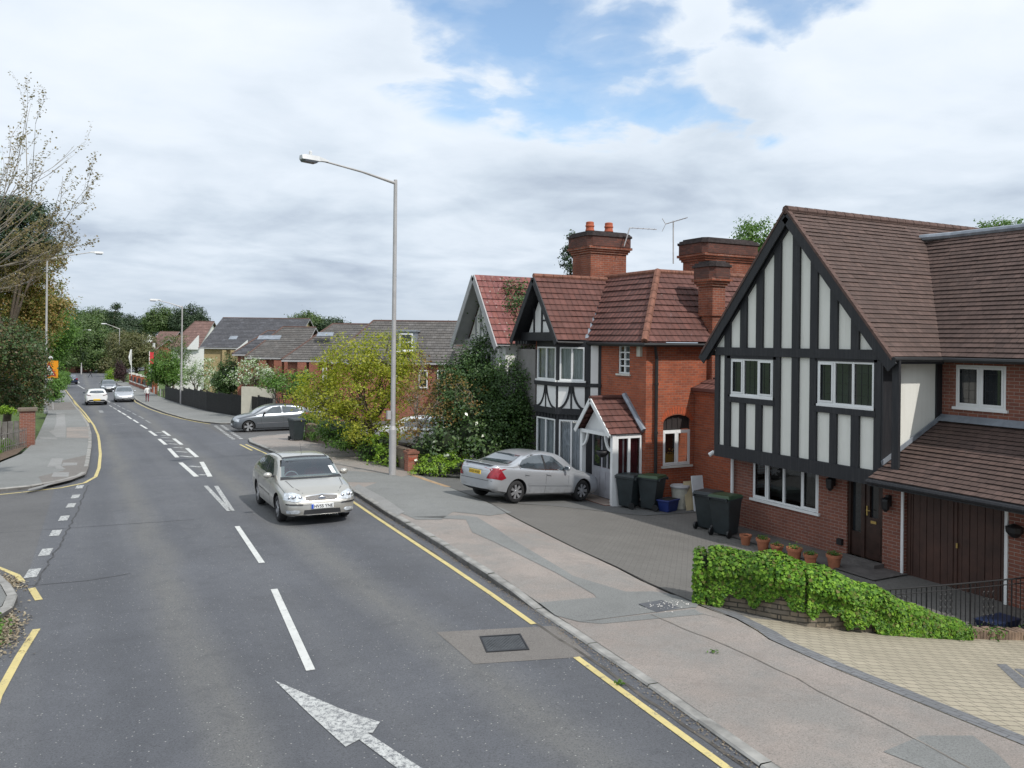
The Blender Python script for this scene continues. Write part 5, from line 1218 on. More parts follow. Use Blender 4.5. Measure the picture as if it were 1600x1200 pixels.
for i,(px,py,D,rx,rz,mt,lb) in enumerate(((200,507,330,5.5,3.5,'fard','round dark tree on the skyline left of the church spire'),(222,512,340,6,4,'fard','low dark tree on the skyline immediately left of the spire'),
   (248,501,300,5.5,5,'far','rounded green tree on the skyline right of the spire'),(267,504,310,5.5,5,'far','second rounded green tree right of the spire'),
   (296,503,300,7,6,'fard','dark broad tree on the skyline behind the brown roof'),(150,505,300,8,6,'far','green tree on the skyline above the far bend'),
   (480,506,240,6,3.5,'far','green tree top showing over the grey estate roofs'),(520,510,240,5,2.5,'fard','low dark tree top behind the estate roofs'),
   (100,520,260,10,7,'far','large soft green tree far beyond the left trees'),(60,500,240,10,9,'far','large green tree far behind the pine'),(700,525,330,12,5,'far','far low trees behind the white gabled house'),
   (610,515,330,9,3,'far','low tree line far behind the dormered roof'))):
    tree('skyline_tree',lb,'tree',grd(px,D,.1),[E(px,py,D,rx,rx*.8,rz),E(px-rx*1.5,py+4,D,rx*.7,rx*.6,rz*.75),E(px+rx*1.6,py+5,D,rx*.7,rx*.6,rz*.7)],.55,LM[mt],density=(1.0,20),csize=1.3,trunk_r=.3,nlimb=2,group='tree tops along the skyline')
# wooded far ground cover so that the horizon is never bare
Pw=[];Dw=[]
for i in range(1500):
    an=rng.uniform(-.15,1.35); D=rng.uniform(260,700); x=math.sin(an)*D; y=math.cos(an)*D
    z=gfn(x,y); k=16; r=rng.uniform(2.5,5.5); e=rng.normal(0,.45,(k,3))*[r,r,r*.6]; Pw.append(np.array([x,y,z+r*.75])+e); Dw.append(e+[0,0,1.5])
o=leafmesh('woodland',np.concatenate(Pw),np.concatenate(Dw),1.6,LM['far'],None); o['kind']='stuff'
# behind the houses
tree('garden_tree','leafy green tree top rising between the wide chimney and the big gable','tree',grd(1180,52,-.5),
  [E(1182,370,50,1.5,1.4,1.1),E(1165,392,50,.9,.9,.7),E(1200,395,50,1.3,1.2,1.0)],.17,LM['mid'],density=(4.5,20),csize=.4,trunk_r=.2,nlimb=14)
tree('garden_tree','sparse green tree top just over the roof ridge at the right edge','tree',grd(1575,45,-.5),
  [E(1560,352,45,.9,.9,.35),E(1592,358,45,1.0,.9,.5),E(1540,356,45,.5,.5,.25)],.14,LM['mid'],density=(5,14),csize=.3,trunk_r=.2,nlimb=14)
tree('cypress_tree','dark drooping cypress top left of the two-pot chimney','tree',grd(896,38,-.5),
  [E(896,385,37,.35,.35,.7),E(892,405,37,.45,.4,.6),E(898,425,37,.45,.4,.5)],.12,LM['fard'],density=(10,22),csize=.22,trunk_r=.12,nlimb=4)

# ---- bare branched maple overhanging from the left
mp=empty('maple_tree',grd(-60,24,.1),0,'nearly bare tree with long twigs and tiny buds reaching over from the left edge','tree')
mb=MB(); LP=[];rs=random.Random(3)
O=at(-70,470,24); B0=Vector(grd(-75,24)); mb.tube([B0,O],[.20,.10],8,cap=False)
rt=Vector((math.cos(YAW),-math.sin(YAW),0)); up=Vector((0,0,1)); fw3=Vector((math.sin(YAW),math.cos(YAW),0))
def grow(p,d,L_,r,depth):
    n_=5; pts=[p]; q=p.copy(); dd=d.copy()
    for i in range(n_):
        dd=(dd+Vector((rs.gauss(0,.07),rs.gauss(0,.07),rs.gauss(0,.05)+.03))).normalized(); q=q+dd*L_/n_; pts.append(q.copy())
    mb.tube(pts,[r*(1-.75*i/n_) for i in range(n_+1)],4 if depth>0 else 5,cap=False)
    if depth>=2 or L_<.9:
        for p_ in pts[1:]:
            for k in range(rs.randint(2,4)): LP.append(tuple(p_+Vector((rs.gauss(0,.05),rs.gauss(0,.05),rs.gauss(0,.04)))))
    else:
        for p_ in pts[2:]:
            if rs.random()<.5: LP.append(tuple(p_))
    if depth<3:
        for i in range(1,n_+1):
            for k in range(1):
                if rs.random()<(.50 if depth else .75):
                    sd2=(rt*rs.uniform(-.35,1)+up*rs.uniform(-.25,.8)+fw3*rs.uniform(-.8,.8)).normalized()
                    grow(pts[i],(dd*.9+sd2*.75).normalized(),L_*rs.uniform(.38,.6),r*.5,depth+1)
for ang,L_ in ((30,5.4),(42,6.2),(50,6.6),(60,6.8),(70,7.0),(80,6.8),(22,4.6),(36,5.8),(46,5.2),(64,6.0),(55,5.6),(12,4.2),(4,3.6)):
    a=R(ang); grow(O+Vector((0,0,rs.uniform(0,1.0))),(rt*math.cos(a)+up*math.sin(a)+fw3*rs.uniform(-.25,.25)).normalized(),L_*.60,.026,0)
mb.build('branches',M['pbark'],mp); LP=np.array(LP); leafmesh('buds',LP,np.tile([0,0,1.],(len(LP),1)),.075,leafmat('bud_leaves',[(.22,.17,.09),(.28,.22,.12),(.18,.17,.07)],trans=.3),mp)

# ================================================================ ivy covered stone wall
IW=[(8.74,10.22),(9.0,9.98),(9.25,9.68),(9.45,9.3),(9.7,9.0),(10.1,8.84),(10.7,8.72),(11.4,8.62),(12.2,8.52),(12.9,8.48)]
iw=empty('stone_wall',(9.5,9.4,gz(9.5,9.4)),0,'low curved stone wall almost hidden under the bright ivy','stone wall')
Lc=[0]
for a,b in zip(IW,IW[1:]): Lc.append(Lc[-1]+(Vector(b)-Vector(a)).length)
def ip(s_):
    for i in range(len(IW)-1):
        if s_<=Lc[i+1] or i==len(IW)-2:
            t=(s_-Lc[i])/(Lc[i+1]-Lc[i]); a=Vector(IW[i]);b=Vector(IW[i+1]); d=(b-a).normalized(); return a.lerp(b,t),d
def ihgt(s_): return float(np.interp(s_,[0,.5,1.0,1.8,2.6,3.2,3.8,4.6,5.3],[.60,.66,.70,.64,.50,.38,.24,.16,.12]))
tot=Lc[-1]; l=MB(); k_=40
for i in range(k_):
    s0,s1=tot*i/k_,tot*(i+1)/k_; p0,d0=ip(s0);p1,d1=ip(s1); n0=Vector((-d0.y,d0.x));n1=Vector((-d1.y,d1.x))   # n = behind (away from the street is left of travel)
    z0=gz(*p0)+.1;z1=gz(*p1)+.1; h0,h1=ihgt(s0),ihgt(s1); w0=.28
    l.hexa([(p0.x,p0.y,z0-.3),(p1.x,p1.y,z1-.3),(p1.x+n1.x*w0,p1.y+n1.y*w0,z1-.9),(p0.x+n0.x*w0,p0.y+n0.y*w0,z0-.9),
            (p0.x,p0.y,z0+h0),(p1.x,p1.y,z1+h1),(p1.x+n1.x*w0,p1.y+n1.y*w0,z1+h1),(p0.x+n0.x*w0,p0.y+n0.y*w0,z0+h0)])
l.build('wall',M['stone'],iw)
# soldier course that carries on to the right, below the railing
sw_=empty('brick_kerb_wall',(12.5,8.4,gz(12.5,8.4)),0,'low edge of upright weathered bricks under the black railing at the right edge','low wall')
l=MB(); a=Vector((11.9,8.55));b=Vector((17.0,8.45)); k_=62
for i in range(k_):
    p=a.lerp(b,i/k_); q=a.lerp(b,(i+.86)/k_); z=gz(p.x,p.y)+.1; h=.13+random.uniform(-.015,.02); l.hexa([(p.x,p.y-.1,z-.1),(q.x,q.y-.1,z-.1),(q.x,q.y+.12,z-.1),(p.x,p.y+.12,z-.1),(p.x,p.y-.1,z+h),(q.x,q.y-.1,z+h),(q.x,q.y+.12,z+h),(p.x,p.y+.12,z+h)])
l.build('upright_bricks',simple('upright_brick',(.20,.14,.10),.9,var=.5,vs=4,fine=.01),sw_)
iv=empty('ivy',(9.5,9.4,gz(9.5,9.4)+.1),0,'bright green ivy mounded over the curved stone wall','ivy')
P_=[];D_=[]
nI=27000
for i in range(nI):
    s_=tot*rng.uniform(-.02,.97); p,d=ip(max(0,s_)); nb_=Vector((-d.y,d.x)); z0=gz(p.x,p.y)+.1; h=ihgt(max(s_,0))
    hang=float(np.interp(s_,[0,.6,.9,1.5,2.0,2.6,3.4,4.5],[.85,.66,.56,.52,.62,.78,1.0,1.0]))+.12*math.sin(s_*9)+.07*math.sin(s_*23+1)
    rb=float(np.interp(s_,[0,1.5,3,4.2,5.3],[.32,.37,.30,.19,.09])); an=rng.uniform(-.35,math.pi*.92)   # 0 = street side, pi = behind
    u=rng.uniform(0,1)
    if u<.45:    # hanging face
        zz=z0+h-rng.uniform(0,min(1,hang))*(h+.05); off=-.06-.07*rng.uniform(0,1); 
        pos=(p.x+nb_.x*off,p.y+nb_.y*off,zz); nn=(-nb_.x,-nb_.y,.5)
    else:
        R_=rb*rng.uniform(.8,1.08)*(1+.12*math.sin(s_*7)); cxx=.14; off=cxx-R_*1.0*math.cos(an)*.95; zz=z0+h-.02+R_*.75*max(math.sin(an),-.3)
        pos=(p.x+nb_.x*off,p.y+nb_.y*off,zz); nn=(-nb_.x*math.cos(an),-nb_.y*math.cos(an),math.sin(an)+.4)
    if s_<0.12: pos=(pos[0]-d.x*.12*rng.uniform(0,1),pos[1]-d.y*.12*rng.uniform(0,1),pos[2]-rng.uniform(0,1)**2*h*.8)
    P_.append(pos);D_.append(nn)
leafmesh('leaves',np.array(P_),np.array(D_),.064,LM['ivy'],iv,aspect=.85,jit=.42)
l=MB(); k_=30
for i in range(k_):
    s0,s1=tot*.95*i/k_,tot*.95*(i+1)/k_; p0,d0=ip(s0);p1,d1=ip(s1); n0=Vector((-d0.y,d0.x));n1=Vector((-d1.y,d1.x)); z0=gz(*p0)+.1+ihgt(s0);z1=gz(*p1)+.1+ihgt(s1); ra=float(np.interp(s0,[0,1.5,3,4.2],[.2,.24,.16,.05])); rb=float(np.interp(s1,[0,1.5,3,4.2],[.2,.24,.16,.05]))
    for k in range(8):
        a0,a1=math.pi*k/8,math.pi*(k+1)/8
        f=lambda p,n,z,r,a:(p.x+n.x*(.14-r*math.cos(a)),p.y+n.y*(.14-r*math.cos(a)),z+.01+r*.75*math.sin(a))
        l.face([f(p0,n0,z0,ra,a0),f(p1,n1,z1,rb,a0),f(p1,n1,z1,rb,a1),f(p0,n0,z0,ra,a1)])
l.build('shade_core',LM['core'],iv)  # dark hull under the ivy leaves, inner shade put into its colour
# weeds at the foot, along the upright bricks
bush('weeds','scrappy weeds trailing along the upright bricks at the end of the ivy','weeds',[((12.6,8.42,gz(12.6,8.4)+.2),(.35,.12,.1)),((13.4,8.42,gz(13.4,8.4)+.2),(.3,.12,.08)),((14.6,8.42,gz(14.5,8.4)+.2),(.5,.12,.08))],.05,LM['mid'],density=(60,8),csize=.09,core=False)
# black railing
rl_=empty('iron_railing',(13,8.75,gz(13,8.7)),0,'black wrought iron railing with scroll panels above the upright bricks at right','railing')
ra=Vector((10.3,9.05)); rb_=Vector((17.0,8.62)); zt0=-.02; 
def rz(t): return -.03-.42*t+.12*t*t
l=MB(); l.tube([(ra.lerp(rb_,t).x,ra.lerp(rb_,t).y,rz(t)) for t in [i/8 for i in range(9)]],.014,6); l.tube([(ra.lerp(rb_,t).x,ra.lerp(rb_,t).y,rz(t)-.09) for t in [i/8 for i in range(9)]],.009,5); l.build('top_rail',M['iron'],rl_)
l=MB(); l.tube([(ra.lerp(rb_,t).x,ra.lerp(rb_,t).y,max(rz(t)-.86,gz(*ra.lerp(rb_,t))+.2)) for t in [i/8 for i in range(9)]],.010,5); l.build('bottom_rail',M['iron'],rl_)
nbar=58
for i in range(nbar):
    t=i/nbar; p=ra.lerp(rb_,t); zb=gz(p.x,p.y)+.12; l=MB()
    l.tube([(p.x,p.y,zb),(p.x,p.y,rz(t)-.01)],.008 if i%9 else .014,5)
    if (i//3)%3==1:
        for k in range(5):
            zc=zb+.12+(rz(t)-zb-.2)*k/5; an=[(p.x+.045*math.cos(q),p.y,zc+.045*math.sin(q)) for q in [j*math.pi/4 for j in range(7)]]; l.tube(an,.005,4)
    l.build('baluster',M['iron'],rl_)
bt=empty('blue_tub',(14.6,9.0,gz(14.6,9.0)+.1),0,'dark blue shallow plastic tub behind the black railing','tub')
l=MB(); l.hexa([(14.2,8.9,-1.2),(14.8,8.9,-1.2),(14.8,9.2,-1.2),(14.2,9.2,-1.2),(14.12,8.85,-1.02),(14.88,8.85,-1.02),(14.88,9.25,-1.02),(14.12,9.25,-1.02)]); l.build('tub',simple('navy_plastic',(.012,.022,.06),.5),bt)
# ================================================================ HOUSE 3: white gabled house behind the dark tree
H3=empty('white_gabled_house',(14,30,-1.2),0,'house with pale painted gable and lichen spotted red roof, half hidden by the dark tree','house')
X3=14.15; g3=13.95; a3=(30.0,6.42); l3,r3=32.0,28.0; e3=3.68
l=MB(); l.box(X3+.4,28.35,-1.4,22,31.7,e3); l.box(X3+.25,28.6,-1.4,X3+.41,31.4,3.5)
l.prism([(-31.7,e3),(-28.35,e3),(-30.0,6.1)],.0,.05,frX(X3+.4)); l.build('wall',M['rwhite'],H3)
l=MB(); tiled(l,(g3,r3,e3),(22,r3,e3),(22,a3[0],a3[1]),(g3,a3[0],a3[1]),11,.23,.045); tiled(l,(22,l3,e3),(g3,l3,e3),(g3,a3[0],a3[1]),(22,a3[0],a3[1]),11,.23,.045); l.build('roof',M['tile3'],H3)
l=MB(); f=frX(g3-.02)
for s_ in (-1,1): l.beam((-a3[0],a3[1]-.08),(-a3[0]+s_*2.1,e3-.16),.26,.05,f,0,0)
l.face([(g3,l3,e3-.05),(X3+.4,l3,e3-.05),(X3+.4,a3[0],a3[1]-.06),(g3,a3[0],a3[1]-.06)]); l.face([(g3,r3,e3-.05),(X3+.4,r3,e3-.05),(X3+.4,a3[0],a3[1]-.06),(g3,a3[0],a3[1]-.06)])
f=frX(X3+.35); l.fbox(f,-31.8,-28.2,e3-.1,e3+.2,0,.12)
for u in (-30.9,-30.45,-29.9,-29.4,-29.0): l.fbox(f,u-.04,u+.04,e3+.2,6.0-abs(u+30)*1.35,0,.05)
for s_ in (-1,1): l.beam((-30+s_*.1,e3+.3),(-30+s_*.55,e3+1.2),.07,.05,f,0,.0)
l.build('gable_timber',M['gtimber'],H3)
window(H3,frX(X3+.25),-30.9,-29.1,1.9,3.35,n_=4,rec=-.04,fw=.06,curtain=None,glass='dglass')
l=MB(); l.box(X3+.22,28.6,.5,X3+.26,31.4,.62); l.box(X3+.38,28.3,1.0,X3+.41,28.6,1.12); l.build('rail',M['gtimber'],H3)
# dark flank visible through the tree beside house 2
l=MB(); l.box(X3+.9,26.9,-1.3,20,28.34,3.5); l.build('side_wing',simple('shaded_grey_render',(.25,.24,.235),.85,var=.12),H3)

# ================================================================ estate buildings
def block(name,label,A,B,depth,z0,ez,rz_,hl,hr,wm,rm,ov=.35,n_=16,root=None,gwall=False,fascia='gtimber'):
    A=Vector((A[0],A[1]));B=Vector((B[0],B[1])); r_=root or empty(name,(A.x,A.y,z0),0,label,'building','estate blocks beyond the side road' if name=='estate_building' else None)
    U=(B-A).normalized(); V=Vector((-U.y,U.x)); L_=(B-A).length
    q=lambda u,v,z:(A.x+U.x*u+V.x*v,A.y+U.y*u+V.y*v,z)
    m=MB()
    for (p0,p1) in (((0,0),(L_,0)),((L_,0),(L_,depth)),((L_,depth),(0,depth)),((0,depth),(0,0))):
        m.face([q(*p0,z0),q(*p1,z0),q(*p1,ez),q(*p0,ez)])
    zz=lambda v:0
    if hl==0: m.face([q(0,0,ez),q(0,depth,ez),q(0,depth/2,rz_-.12)])
    if hr==0: m.face([q(L_,0,ez),q(L_,depth,ez),q(L_,depth/2,rz_-.12)])
    m.build('wall',M[wm],r_)
    m=MB(); a=q(-ov,-ov,ez);b=q(L_+ov,-ov,ez);c=q(L_+ov-hr,depth/2,rz_);d=q(-ov+hl,depth/2,rz_);e=q(L_+ov,depth+ov,ez);f=q(-ov,depth+ov,ez)
    tiled(m,a,b,c,d,n_,.3,.035); tiled(m,e,f,d,c,n_,.3,.035)
    if hl: tiled(m,f,a,d,d,n_,.3,.035)
    if hr: tiled(m,b,e,c,c,n_,.3,.035)
    m.build('roof',M[rm],r_)
    m=MB()
    m.hexa([q(-ov,-ov,ez-.15),q(L_+ov,-ov,ez-.15),q(L_+ov,0,ez-.15),q(-ov,0,ez-.15),q(-ov,-ov,ez-.02),q(L_+ov,-ov,ez-.02),q(L_+ov,0,ez-.02),q(-ov,0,ez-.02)])
    for u,h_ in ((-ov-.03,hl),(L_+ov+.0,hr)):
        if h_==0:
            for v0,v1 in ((-ov,depth/2),(depth+ov,depth/2)):
                m.face([q(u,v0,ez-.1),q(u,v1,rz_-.1),q(u,v1,rz_+.02),q(u,v0,ez+.02)])
    m.build('fascia',M[fascia],r_)
    m=MB(); m.tube([d,c],.09,6); 
    if hl: m.tube([a,d],.08,6)
    if hr: m.tube([b,c],.08,6)
    m.build('ridge_tiles',M['ridge1'],r_)
    return r_,fr2(A,B),L_
def gxy(px,D): p=at(px,533,D); return (p.x,p.y)
zat=lambda py,px,D: at(px,py,D).z
D1_=55; A=gxy(522,D1_);B=gxy(742,D1_); ez=zat(566,650,D1_)
b1,f1,L1=block('estate_building','red brick estate block with a grey tiled roof and single dormer, behind the yellow-green tree',A,B,9,-2.6,ez,zat(502,650,D1_+4.6),2.2,0,'brick3','tileg')
u_=lambda px,D,A_: (Vector(gxy(px,D))-Vector(A_)).length
for x0,x1 in ((655,669),(684,699),(612,622)): window(b1,f1,u_(x0,D1_,A),u_(x1,D1_,A),zat(606,x0,D1_),zat(578,x0,D1_),n_=1,trans=(.5,),rec=-.06,fw=.07,sill='w',glass='dglass')
dmr=MB(); ua,ub=u_(619,D1_,A),u_(646,D1_,A); za,zb=zat(551,630,D1_+1),zat(518,630,D1_+1)
dmr.fbox(f1,ua,ub,za,zb,-3.2,-.75); dmr.fbox(f1,ua-.1,ub+.1,zb,zb+.1,-3.3,-.6); dmr.build('dormer',M['lead'],b1)
window(b1,f1,ua+.1,ub-.12,za+.12,zb-.12,n_=1,trans=(.5,),rec=-.8+1.55-.02 if False else .74,fw=.09,sill='w',glass='dglass')
A=gxy(716,52);B=gxy(790,52); block('estate_building','',A,B,7,-2.6,zat(572,716,52),zat(541,750,55),0,0,'brick3','tileg',root=b1)
A=gxy(450,58);B=gxy(600,58); b2,f2_,L2=block('estate_building','red brick estate block with brown hipped roof, directly behind the street name sign',A,B,9,-2.9,zat(562,480,58),zat(506,500,62.6),2.5,0,'brick3','tileg')
for x0,x1 in ((505,512),(520,527)): window(b2,f2_,u_(x0,58,A),u_(x1,58,A),zat(600,x0,58),zat(574,x0,58),n_=1,trans=(.5,),rec=-.06,fw=.07,sill='w',glass='dglass')
for px in (474,492): 
    m=MB(); u=u_(px,58,A); m.fbox(f2_,u-.3,u+.3,-2.9,zat(566,px,58),.01,.35); m.build('brick_bay',M['brick3'],b2)
A=gxy(392,62);B=gxy(464,62); b3,f3_,L3=block('estate_building','lower red brick estate block with grey hipped roof, behind the nearest blossom tree',A,B,9,-2.9,zat(558,430,62),zat(511,430,66.6),1.5,0,'brick3','tileg')
for px in (412,436,452): m=MB(); u=u_(px,62,A); m.fbox(f3_,u-.28,u+.28,-2.9,zat(563,px,62),.01,.3); m.build('brick_bay',M['brick3'],b3)
m=MB(); 
for px in (436,): u=u_(px,62,A)
A=gxy(372,66);B=gxy(402,66); b3b,_f,_l=block('estate_building','',A,B,8,-2.9,zat(553,385,66),zat(517,395,70),1.5,0,'brick3','tileb',root=b3)
m=MB()
for x0,x1,y0,D in ((405,440,524,60),(497,522,519,60),(360,372,525,74)):
    p=at(x0,y0,D);q=at(x1,y0,D); d=(q-p); n3=Vector((d.y,-d.x,0)).normalized()*.5; m.face([p,q,q+n3+Vector((0,0,-.28)),p+n3+Vector((0,0,-.28))]); m.face([p+Vector((0,0,-.05)),q+Vector((0,0,-.05)),q+n3+Vector((0,0,-.33)),p+n3+Vector((0,0,-.33))])
m.build('skylight_strip',M['lead'],b3)
A=gxy(319,86);B=gxy(455,86); b4,f4_,L4=block('estate_building','yellow brick building with a big plain blue-grey slate roof and white eaves',A,B,13,-3.2,zat(543,350,86),zat(497,380,92.5),0,0,'ybrick','tileb',n_=22)
for x0,x1 in ((349,355),(362,366)): 
    m=MB(); u=u_(x0,86,A); m.fbox(f4_,u,u+.4,-3.2,zat(547,x0,86),.01,.3); m.build('brick_bay',M['ybrick'],b4)
m=MB(); u=u_(372,86,A); p=f4_(u,zat(543,375,86),.4); m.prism([(u-.2,zat(548,372,86)),(u+1.1,zat(548,372,86)),(u+1.1,zat(531,372,86)),],.3,.42,f4_); m.build('white_verge',M['wpaint'],b4)
A=gxy(268,108);B=gxy(309,108); b5,f5_,L5=block('tiled_house','white walled house with steep brown tiled roof left of the slate roofed building',A,B,10,-3.4,zat(543,290,108),zat(502,290,113),1.5,0,'rwhite','tilebr')
m=MB(); u=u_(292,108,A); m.prism([(u,zat(546,292,108)),(u+1.6,zat(546,292,108)),(u+1.6,zat(524,292,108))],.1,.4,f5_); m.build('white_verge',M['wpaint'],b5)
A=gxy(226,150);B=gxy(243,150); b6,f6_,L6=block('shop_house','far red brick building with white gable edge beside the red banner',A,B,10,-4.2,zat(545,232,150),zat(530,238,154),0,0,'brick2','tilebr')
window(b6,f6_,L6*.75,L6*.99,zat(552,240,150),zat(536,240,150),n_=1,trans=(.5,),rec=-.06,fw=.25,sill=None,glass='dglass')
A=gxy(236,165);B=gxy(262,165); block('brown_roofed_house','far house with brown roof just below the church spire',A,B,10,-4.5,zat(540,250,165),zat(518,250,170),0,0,'brick3','tilebr')
A=gxy(98,190);B=gxy(118,190); block('brown_roofed_house','far brownish house glimpsed between the left trees',A,B,9,-4.5,zat(540,105,190),zat(520,105,194),0,0,'brick3','tilebr')
# church spire
c=at(231,512,400); sp=empty('church_spire',(c.x,c.y,-4),0,'distant grey pointed church spire with white belfry on the skyline','church spire')
m=MB(); m.box(c.x-3.2,c.y-3.2,-5,c.x+3.2,c.y+3.2,c.z-.6); m.build('belfry',M['wpaint'],sp)
m=MB(); m.lathe([(4.2,-.6),(2.2,2.4),(1.0,5.5),(.12,8.2),(.1,9.5)],8,(c.x,c.y,c.z)); m.build('spire',M['lead'],sp)
m=MB(); a=c+(CP-c).normalized()*3.6; a=Vector((a.x,a.y,c.z)); m.prism([(-1.2,0),(1.2,0),(0,2.4)],0,.3,lambda u,z,n=0:Vector((a.x+r0.x*u-f0.x*n,a.y+r0.y*u-f0.y*n,a.z+z))); m.build('louvre_gable',M['wpaint'],sp)

# cream garden wall and black railings by the side road
gwc=empty('cream_wall',(*gxy(378,56),-1.6),0,'cream and brick boundary wall behind the grey hatchback','wall')
A=gxy(378,56.5);B=gxy(545,55.5); f=fr2(A,B); L_=(Vector(B)-Vector(A)).length
m=MB(); m.fbox(f,0,L_*.34,-3,zat(605,400,56),-.2,0); m.fbox(f,L_*.62,L_*.84,-3,zat(614,500,56),-.2,0); m.fbox(f,L_*.34,L_*.62,-3,zat(640,450,56),-.2,-.03)
m.build('wall_panel',simple('cream_wall',(.50,.48,.40),.85,var=.08),gwc)
m=MB(); m.fbox(f,L_*.345,L_*.50,-3,zat(604,450,56),.0,.3); m.fbox(f,L_*.84,L_,-3,zat(610,530,56),.0,.25); m.build('brick_panel',M['brick3'],gwc)
rr=empty('iron_railing',(*gxy(380,53),-1.5),0,'long run of black hooped railings behind the grey hatchback','railing')
A=gxy(398,53.5);B=gxy(530,53); f=fr2(A,B); L_=(Vector(B)-Vector(A)).length; zt=zat(622,460,53); zb=zt-1.55
for k in range(int(L_/.14)):
    m=MB(); u=k*.14; m.fbox(f,u-.012,u+.012,zb,zt,-.01,.01); m.build('baluster',M['iron'],rr)
m=MB(); m.fbox(f,0,L_,zt-.09,zt-.06,-.015,.015); m.fbox(f,0,L_,zb+.1,zb+.13,-.015,.015); m.build('rail',M['iron'],rr)
# black close fence along the far footway
bf=empty('black_fence',(11.1,54.4,-1.5),0,'long tall black fence along the far right footway below the blossom trees','fence')
FL=[(11.2,54.6),(10.35,59.4),(9.05,68.7),(8.55,80),(8.1,92)]
for i,(a,b) in enumerate(zip(FL,FL[1:])):
    f=fr2(b,a); L_=(Vector(b)-Vector(a)).length; n_=max(1,int(L_/2.4))
    for k in range(n_):
        u0,u1=L_*k/n_,L_*(k+1)/n_; p=f(u0,0); z=gz(p.x,p.y)+.05
        h=1.55 if i<3 else 1.3
        m=MB(); m.fbox(f,u0+.05,u1-.05,z,z+h,-.02,.02)
        for j in range(int((u1-u0)/.13)): m.fbox(f,u0+.06+j*.13,u0+.13+j*.13,z,z+h+.04,.021,.04)
        m.build('fence_panel',M['iron'],bf)
        m=MB(); m.fbox(f,u0-.05,u0+.05,z,z+h+.1,-.05,.05); m.build('post',M['iron'],bf)
ob=empty('old_fence',(*gxy(250,98),-2.7),0,'short stretch of old pale grey wooden fence beyond the black one','fence')
A=gxy(241,99);B=gxy(264,95); f=fr2(A,B); L_=(Vector(B)-Vector(A)).length
for k in range(5): m=MB(); u=L_*k/4.5; m.fbox(f,u,u+.22,-3.2,zat(606+k,250,97),-.04,.04); m.build('board',M['obrick'] if k%2 else M['gtimber'],ob)
# far brick wall with capped piers
fw2=empty('pier_wall',(7.4,125,-3.2),0,'far low brick wall with square piers and white caps beside the right footway','wall')
pts=[(8.15,110),(7.9,117),(7.7,123),(7.5,129),(7.35,135),(7.2,141)]
for i,(x,y) in enumerate(pts):
    z=gz(x,y)+.1; m=MB(); m.box(x,y-.3,z-.2,x+.6,y+.3,z+1.55); p=m.build('pier',M['brick2'],fw2); m=MB(); m.box(x-.08,y-.38,z+1.55,x+.68,y+.38,z+1.7); m.build('cap',M['opaint'],p)
for a,b in zip(pts,pts[1:]):
    f=fr2(b,a); L_=(Vector(b)-Vector(a)).length; z=gz(*a)+.1; m=MB(); m.fbox(f,0,L_,z-.5,z+.35,-.4,0); w1=m.build('low_wall',M['brick2'],fw2); m=MB(); m.fbox(f,0,L_,z+.35,z+.43,-.45,.05); m.build('coping',M['opaint'],w1)
    m=MB(); m.fbox(f,.3,L_-.3,z+.43,z+1.15,-.25,-.2); m.build('infill_rail',M['iron'],fw2)
def pole(name,label,cat,px,py0,py1,D,r=.05,mat_='wpaint'):
    a=at(px,py0,D); b=at(px,py1,D); g_=Vector((a.x,a.y,gz(a.x,a.y))); r_=empty(name,g_,0,label,cat,'white flag poles by the far piers'); m=MB(); m.tube([g_,Vector((a.x,a.y,b.z))],r,6); m.build('pole',M[mat_],r_); return r_,Vector((a.x,a.y,b.z))
r_,t=pole('flag_pole','white pole with a furled white flag, left of the one with the red banner','flag pole',205,595,546,128)
m=MB(); m.tube([t+Vector((-.1,0,0)),t+Vector((-.28,0,-1.2)),t+Vector((-.12,0,-2.4))],[.06,.17,.05],6); m.build('flag',M['rwhite'],r_)
r_,t=pole('flag_pole','white pole carrying a narrow red banner beside the far brick piers','flag pole',233,605,549,108)
m=MB(); m.box(t.x+.03,t.y-.03,t.z-1.75,t.x+.5,t.y+.03,t.z-.1); m.build('banner',simple('red_banner',(.55,.03,.04),.7),r_)
p=at(237,580,106); r_=empty('notice_board',(p.x,p.y,gz(p.x,p.y)),0,'grey notice board on two posts below the red banner','notice board')
m=MB(); m.box(p.x-.1,p.y-.03,p.z-1.3,p.x+.75,p.y+.03,p.z+.3); m.build('board',simple('grey_sign',(.22,.22,.26),.6),r_); m=MB(); m.box(p.x-.16,p.y-.04,gz(p.x,p.y),p.x-.1,p.y+.04,p.z+.3); m.box(p.x+.75,p.y-.04,gz(p.x,p.y),p.x+.81,p.y+.04,p.z+.3); m.build('posts',M['wpaint'],r_)
p=onG(174,594,.1); r_=empty('bollard',p,0,'small bright yellow bollard by the bend on the right footway','bollard'); m=MB(); m.lathe([(.16,0),(.15,1.1),(.1,1.2)],10,p); m.build('post',simple('yellow_plastic',(.75,.65,.05),.5),r_)

